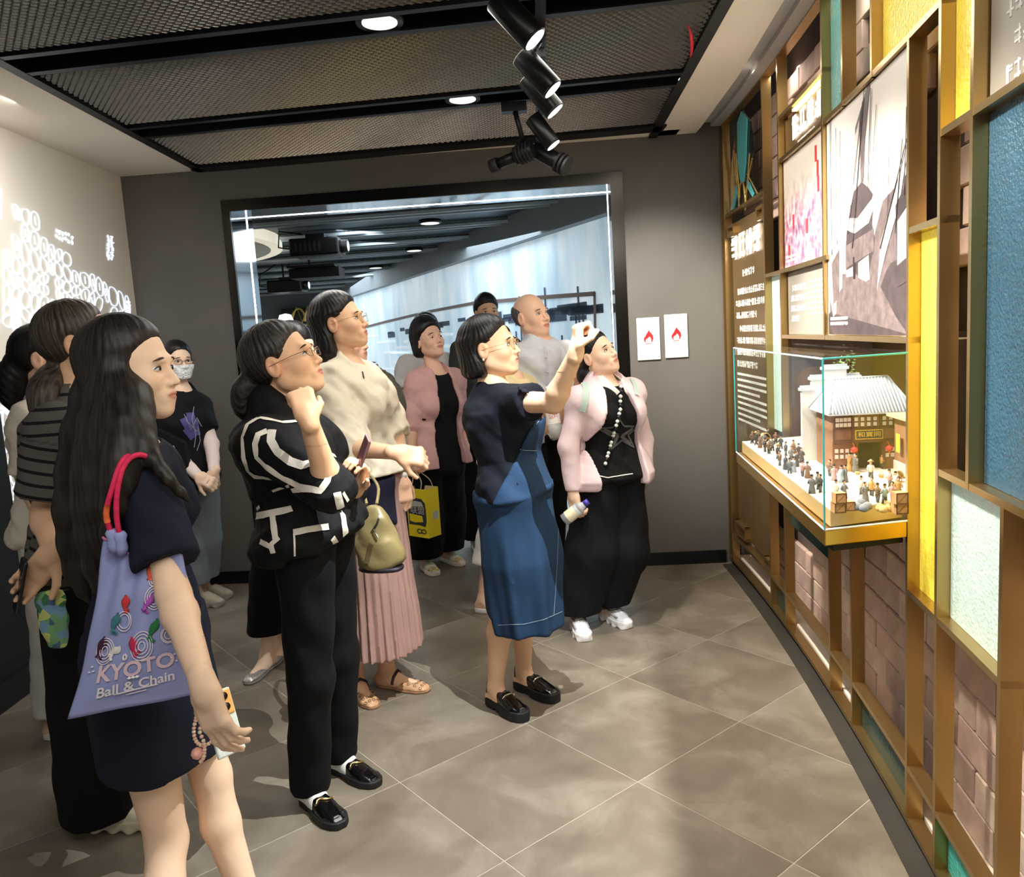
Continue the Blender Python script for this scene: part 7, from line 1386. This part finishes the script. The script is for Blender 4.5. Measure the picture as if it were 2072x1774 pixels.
# ------------------------------------------------------------------ balding man in pale shirt
def person_bald():
    Y=4.55; p=Person('balding man in pale grey short sleeved shirt looking up',onz(1085,1200),1.72,-45,1.02,(228,180,150),male=True,res=1.15)
    pel=aty(1092,890,Y); nk=aty(1090,688,Y); p.pose(pel,nk,aty(1076,640,Y),yaw(-48)+np.array([0,0,.16]),(-.10,0,1),1.03)
    p.SR=aty(1040,725,Y-.09); p.SL=aty(1148,718,Y+.12); p.arm('R',aty(1035,820,Y-.12),aty(1060,900,Y-.2),hand=False); el=aty(1168,812,Y+.08); p.arm('L',el,aty(1175,770,Y-.18),unit(np.array([.1,-.3,.9])),None,.6)
    p.leg('R',onz(1065,1195)+[0,0,.08],(.9,-.4,0)); p.leg('L',onz(1110,1190)+[0,0,.08],(.9,-.4,0)); p.skin(); p.face(gaze=(1,.1,.3),browc=(60,50,46))
    p.hair([(-.3,-.06),(-.05,-.05),(-.03,-.012),(-.01,.0),(.015,.006),(.035,-.008),(.05,-.035),(.065,-.065),(.08,-.10),(.1,-.3),(.3,-.4)],.99,hair_mat('hair_grey_short',(52,48,46),(120,112,106),.7),None,True,None,.005,.0006)
    ms=cloth('shirt_pale_grey',(206,208,214),.7,.04,bs=220,bst=.15); p.top('shirt',ms,pel[2]-.05,.022,.38,.026,.070,.0,.0,.006,cuff=.012)
    for sd in (-1,1): strap('collar_flap',[p.neck+p.l*sd*.060-p.f*.02+p.z*.03,p.neck+p.l*sd*.062+p.f*.05+p.z*.0,p.neck+p.l*sd*.035+p.f*.092-p.z*.045],.045,.003,ms,p.root,[unit(p.f*.8+p.l*sd*.6+p.z*.3)]*3)
    f=p.garm['shirt']; decal('placket',f,[(1102,700),(1106,740),(1108,790)],.022,4.1,cloth('shirt_placket',(196,198,206)),p.root)
    P,_=trace(f,[1105,1108],[722,752],4.1); [MB().lathe([(.005,-.002),(.005,.002)],8,x-[0,.008,0]).build('button',mat('button_white',(230,228,224),.3),p.root) for x in P]
    decal('chest_pocket',f,[(1122,745),(1122,770),(1145,768),(1145,742)],.004,4.1,MATS['shirt_placket'],p.root,True)
    p.trousers('trousers',m_blackcloth,pel[2]+.05,.06,.016,.03); p.shoes('sneaker',mat('shoe_grey',(150,146,140),.6),m_whsole)
person_bald()
# ------------------------------------------------------------------ woman in pink jacket with beaded strap
def person_pink_jacket():
    Y=3.95; p=Person('woman in pale pink zip jacket and black trousers with pale green backpack straps',onz(1212,1270),1.57,-55,1.06,(238,196,168))
    pel=aty(1235,975,Y); nk=aty(1222,775,Y); p.pose(pel,nk,aty(1208,717,Y),yaw(-46)+np.array([0,0,.34]),(-.35,.1,1),1.0)
    p.SR=aty(1172,812,Y-.10); p.SL=aty(1275,795,Y+.09); el=aty(1150,905,Y-.14); wr=aty(1160,998,Y-.18); p.arm('R',el,wr,unit(aty(1168,1042,wr[1]-.01)-wr),np.array([.7,.6,0]),[.6,.65,.7,.75],.02,.35); el=aty(1302,890,Y+.16); wr=aty(1306,965,Y+.05); p.arm('L',el,wr,unit(np.array([-.2,-.2,-.9])),None,.6,hand=False)
    p.leg('R',onz(1168,1272)+[0,0,.085],onz(1176,1286)-onz(1168,1240)+[.05,0,0],aty(1200,1110,Y-.05)); p.leg('L',onz(1228,1252)+[0,0,.085],onz(1276,1270)-onz(1222,1245),aty(1258,1110,Y+.02)); p.skin(); p.face(gaze=(1,.2,.4))
    p.hair([(-.3,-.06),(-.06,-.05),(-.035,-.03),(-.01,-.004),(.012,.020),(.03,.046),(.055,.066),(.075,.080),(.09,.1),(.3,.12)],1.01,BLACKH,lambda P: ell(P,p.hw((-.105,-.01,-.075)),(.055,.05,.06)),True,None,.0046,.0008); 
    m_bk=cloth('black_sweat_top',(18,18,20)); p.top('black_top',m_bk,aty(1235,968,Y)[2],.012,.0,.0,.08,.01,.01,.004); mc=cloth('collar_white',(236,234,228))
    for sd in (-1,1): strap('shirt_collar',[p.neck+p.l*sd*.055+p.f*.01+p.z*.04,p.neck+p.l*sd*.062+p.f*.075+p.z*.0,p.neck+p.l*sd*.035+p.f*.125-p.z*.055],.05,.003,mc,p.root,[unit(p.f*.8+p.l*sd*.6+p.z*.3)]*3)
    mp=cloth('pale_pink_nylon',(232,208,212),.6,.05,bs=50,bst=.3)
    opn=lambda P: np.minimum((.060+.26*np.clip((p.neck[2]-.02-P[:,2])*1.1,0,.30))-np.abs((P-p.neck)@p.l+.028),((P-p.neck)@p.f)-.0)
    p.top('pink_jacket',mp,aty(1300,975,Y)[2],.036,.98,.009,.072,.0,.03,.002,open_=opn,cuff=.0)
    for sd in (-1,1):
        strap('jacket_collar',[p.neck+p.l*sd*.06-p.f*.03+p.z*.045,p.neck+p.l*sd*.085+p.f*.03+p.z*.015,p.neck+p.l*sd*.10+p.f*.085-p.z*.05,p.neck+p.l*sd*.115+p.f*.10-p.z*.10],.05,.004,mp,p.root,[unit(p.f*.7+p.l*sd*.7+p.z*.3)]*4)
    mg=cloth('mint_strap',(180,200,190)); fj=lambda P: np.minimum(p.garm['pink_jacket'](P),p.garm['black_top'](P))
    decal('backpack_strap',p.garm['pink_jacket'],[(1180,768),(1186,790),(1183,815),(1178,832)],.032,3.5,mg,p.root,off=.006); decal('backpack_strap',p.garm['pink_jacket'],[(1274,762),(1284,780),(1288,800)],.03,3.5,mg,p.root,off=.006)
    ft=p.garm['black_top']; m1=mat('bead_white',(232,230,224),.3); m2=mat('bead_black',(26,26,28),.3); U=np.linspace(0,1,24); pu=np.interp(U,[0,.35,1],[1256,1252,1224]); pv=np.interp(U,[0,.35,1],[758,830,938]); P,_=trace(ft,pu,pv,3.4); N=grad(ft,P)
    bs_=empty('beaded_strap',P[12],'black and white beaded crossbody strap on the black top','strap')
    for i in range(24): 
        b_=MB().lathe([(.001,-.010),(.007,-.006),(.010,0),(.007,.006),(.001,.010)],8,P[i]+N[i]*.010).build('bead',m1 if i%3!=1 else m2,bs_,True)
    ms=mat('star_lace_grey',(84,84,84),.6,noise=(60,.4)); R=[(1212,866),(1240,864),(1252,848),(1262,862),(1290,862),(1270,880),(1282,905),(1258,890),(1232,912),(1240,884)]
    for a,b in zip(R,R[1:]+R[:1]): decal('lace_star',ft,[a,b],.010,3.4,ms,p.root,off=.003)
    for a,b in (((1222,868),(1250,880)),((1280,866),(1258,882)),((1276,898),(1256,882)),((1240,902),(1250,880))): decal('lace_star',ft,[a,b],.016,3.4,ms,p.root,off=.003)
    p.trousers('trousers',cloth('black_wide_trousers',(18,19,22)),pel[2]+.05,.10,.024,.045,.035)
    decal('waist_cord',p.garm['black_top'],[(1190,958),(1230,966),(1280,958)],.005,3.4,m1,p.root); P,_=trace(lambda Q: ft(Q),[1182],[945],3.4); MB().obox(P[0]+[-.01,-.0,-.055],(.8,-.6,0),(.6,.8,0),(0,0,1),.045,.018,.04).build('belt_pouch',mat('pouch_black',(18,18,20),.6),p.root,False,.008)
    def pn(s,sd,o,t,y,k,up):
        fu=s.garm['shoe'+sd]; 
        for b in (-1,1):
            X=np.array([o+t*a*k+y*b*.034*k+s.z*z for a,z in ((.06,.06),(.10,.075),(.15,.06),(.19,.05))]); MB().tube(X,.006,6).build('side_panel',mat('shoe_lilac_grey',(196,190,196),.6),s.root,True)
        lc=MB()
        for a in (.105,.125,.145,.165):
            X=np.array([o+t*(a+.008*(i%2))*k+y*b*k+s.z*.1 for i,b in enumerate((-.018,-.006,.006,.018))])
            for i in range(25): X=X-np.array([0,0,1.])*np.clip(fu(X)-.002,-.02,.02)[:,None]*.7
            lc.tube(X,.0025,5)
        o2=lc.build('laces',mat('lace_pure',(246,246,246),.7),s.root); o2['kind']='stuff'
    p.shoes('runner',m_wht2,m_whsole,pn)
    # dark drink bottle with purple cap
    A,B=aty(1142,1052,Y-.22),aty(1190,1014,Y-.24); d=unit(B-A); g=empty('drink_bottle',A,'tilted plastic bottle with purple cap held at thigh height','bottle'); L=np.linalg.norm(B-A)
    bm=mat('bottle_clear',(214,222,226),.12,trans=.0,alpha=.55,spec=.6); MB().cyl(A,A+d*L*.62,.031,n=24).cyl(A+d*L*.62,A+d*L*.85,.031,.014,24).build('bottle_body',bm,g,True); MB().cyl(A+d*L*.15,A+d*L*.5,.0318,n=24,caps=False).build('bottle_label',mat('label_cream',(232,222,190),.5,noise=(30,.25)),g,True); MB().cyl(A+d*L*.85,A+d*L*1.0,.0155,n=20).build('bottle_cap',mat('cap_purple',(74,64,170),.4),g,True)
person_pink_jacket()
# ------------------------------------------------------------------ people farther back
def simple(label,Y,H,fy,head,nk,pel,feet,skin,hairf,topf,m_tr,shoe,arms=None,hd=None,male=False,res=1.5,hs=1.,face=True,trk=None,toe=None):
    p=Person(label,onz(*feet[0]),H,fy,.98,skin,male=male,res=res); p.pose(aty(*pel,Y),aty(*nk,Y),aty(*head,Y),hd if hd is not None else yaw(fy)+np.array([0,0,.1]),(0,0,1),hs); k=p.k
    for sd,s_ in (('R',-1),('L',1)):
        S=getattr(p,'S'+sd); p.arm(sd,S+p.l*s_*.05-p.z*.27*k,S+p.l*s_*.04+p.f*.08-p.z*.48*k,hand=False) if not arms or sd not in arms else p.arm(sd,*arms[sd])
    t=p.f if toe is None else yaw(toe); c=onz(*feet[0]); p.leg('R',c+[0,0,.08]-p.l*.08,t); p.leg('L',c+[0,0,.08]+p.l*.08,t); p.skin(); 
    if face: p.face()
    hairf(p); topf(p); p.trousers('trousers',m_tr,p.pel[2]+.06,*(trk or (.07,.014,.03))); p.shoes(shoe[0],shoe[1],shoe[2]); return p
XFB=[(-.3,-.04),(-.09,-.03),(-.05,-.005),(-.02,.008),(.02,.026),(.04,.058),(.058,.070),(.074,.082),(.09,.1),(.3,.12)]
simple('young man with short black hair standing beyond the portal',5.75,1.74,-75,(985,634),(985,690),(986,880),((985,1105),),(206,156,126),lambda p:p.hair([(-.3,-.06),(-.05,-.055),(-.02,.0),(.02,.022),(.045,.060),(.058,.078),(.07,.092),(.09,.12),(.3,.14)],1.02,BLACKH,None,True,None,.006,.002,top=.012),lambda p:p.top('tshirt',cloth('dark_olive_tee',(60,62,58)),p.pel[2]-.08,.02,.3,.02),m_blackcloth,('sneaker',mat('shoe_grey',(150,146,140)),m_whsole),male=True)
simple('woman in white puff sleeved blouse behind the pink shirt',5.7,1.62,-60,(864,668),(864,722),(866,905),((866,1100),),(206,160,134),lambda p:p.hair(XFB,1.08,BLACKH,None,False,(-.09,.09,.075,-.04),.006),lambda p:p.top('puff_blouse',cloth('white_puff_cotton',(222,218,214)),p.pel[2]-.06,.024,.30,.040,.09,.02,.02,.006),cloth('plum_trousers',(66,50,56)),('sneaker',mat('shoe_plum',(96,60,70),.6),m_whsole),trk=(.10,.014,.03))
simple('woman with black fringe half hidden behind the bold line blouse',3.60,1.58,-12,(596,706),(584,795),(585,960),((560,1338),),(238,200,172),lambda p:p.hair([(-.3,-.03),(-.09,-.02),(-.05,.0),(-.02,.02),(.015,.040),(.025,.09),(.06,.10),(.09,.11),(.3,.12)],1.03,BLACKH,None,False,(-.11,.092,.082,-.03),.0055),lambda p:p.top('dark_blouse',cloth('charcoal_blouse',(28,28,30)),p.pel[2]-.10,.02,.5,.024),m_blackcloth,('flat',mat('silver_glitter_shoe',(186,182,172),.3,.6,noise=(200,.4,1)),mat('sole_grey2',(120,116,110),.6)),trk=(.20,.014,.05),hd=yaw(-20)+np.array([0,0,.05]),toe=-105)
simple('woman in dark olive sheer top behind the cream blouse',4.15,1.60,-10,(704,694),(752,762),(770,950),((752,1245),),(222,170,144),lambda p:p.hair(XFB,1.02,BLACKH,None,False,(-.09,.088,.075,-.04),.006),lambda p:p.top('olive_top',cloth('olive_sheer',(78,76,62),.6,.15,bs=60,bst=.4),p.pel[2]-.05,.022,.75,.030),m_blackcloth,('sneaker',mat('shoe_dark',(40,38,38),.6),m_sole),hd=yaw(-18)+np.array([0,0,.08]))
def behind(p): p.top('butter_blouse',cloth('butter_linen',(226,208,160),.75,.06,bs=40,bst=.4),p.pel[2]-.08,.026,.40,.036,.078,.012,.03,.007)
Yb=4.22; wrb=aty(1140,842,3.98); q15=simple('woman in pale butter blouse and white cropped trousers behind the denim pinafore',Yb,1.56,-25,(1010,702),(1035,765),(1030,945),((992,1228),),(232,186,158),lambda p:p.hair(XFB,1.02,BLACKH,None,True,(-.07,.086,.07,-.04),.0055),behind,cloth('white_crop_linen',(232,228,218)),('sneaker',m_crm,m_whsole),arms={'L':(aty(1098,868,4.2),wrb,unit(np.array([.1,-.2,.4])),np.array([-.8,-.5,0]),[.8,.8,.8,.8],.02,.5)},hd=yaw(-25)+np.array([0,0,.15]),trk=(.30,.014,.05))
# water bottle in her hand
A,B=aty(1126,884,3.88),aty(1107,772,3.91); d=unit(B-A); g=empty('water_bottle',A,'clear water bottle with white label and red Chinese lettering held upright','bottle'); u=unit(np.cross(d,(0,1,0))); n=np.cross(u,d); n=-n if n[1]>0 else n
MB().cyl(A,A+d*.07,.033,.034,24).cyl(A+d*.07,A+d*.19,.034,.034,24).cyl(A+d*.19,A+d*.235,.034,.014,24).build('bottle_body',mat('bottle_water',(216,220,216),.08,alpha=.5,spec=.8,bump=(60,.4)),g,True); MB().cyl(A+d*.066,A+d*.175,.0346,n=28,caps=False).build('bottle_label',mat('label_white',(240,238,232),.5),g,True); MB().cyl(A+d*.235,A+d*.255,.0145,n=18).build('bottle_cap',mat('cap_white',(236,236,234),.4),g,True)
mr=mat('label_red',(196,30,42),.5); rx=unit(np.cross(d,n)); rx=-rx if rx[0]<0 else rx
for ch,a,b in (('蛇',-.0125,.138),('来',.0125,.140),('运',-.0125,.104),('转',.0125,.106)):
    me=text_mesh(ch,.030,.0003); me.materials.clear(); me.materials.append(mr); co=np.empty(len(me.vertices)*3,np.float32); me.vertices.foreach_get('co',co); co=co.reshape(-1,3); r_=.0350; nw=[]
    for x,y,z in co: an=(a+x*.85)/r_; nw.append(A+d*(b+y)+(n*math.cos(an)+rx*math.sin(an))*(r_+z*.5))
    me.vertices.foreach_set('co',np.array(nw,np.float32).ravel()); me.update(); oo=bpy.data.objects.new('label_character',me); COL.objects.link(oo); oo.parent=g; oo.matrix_parent_inverse=g.matrix_world.inverted()
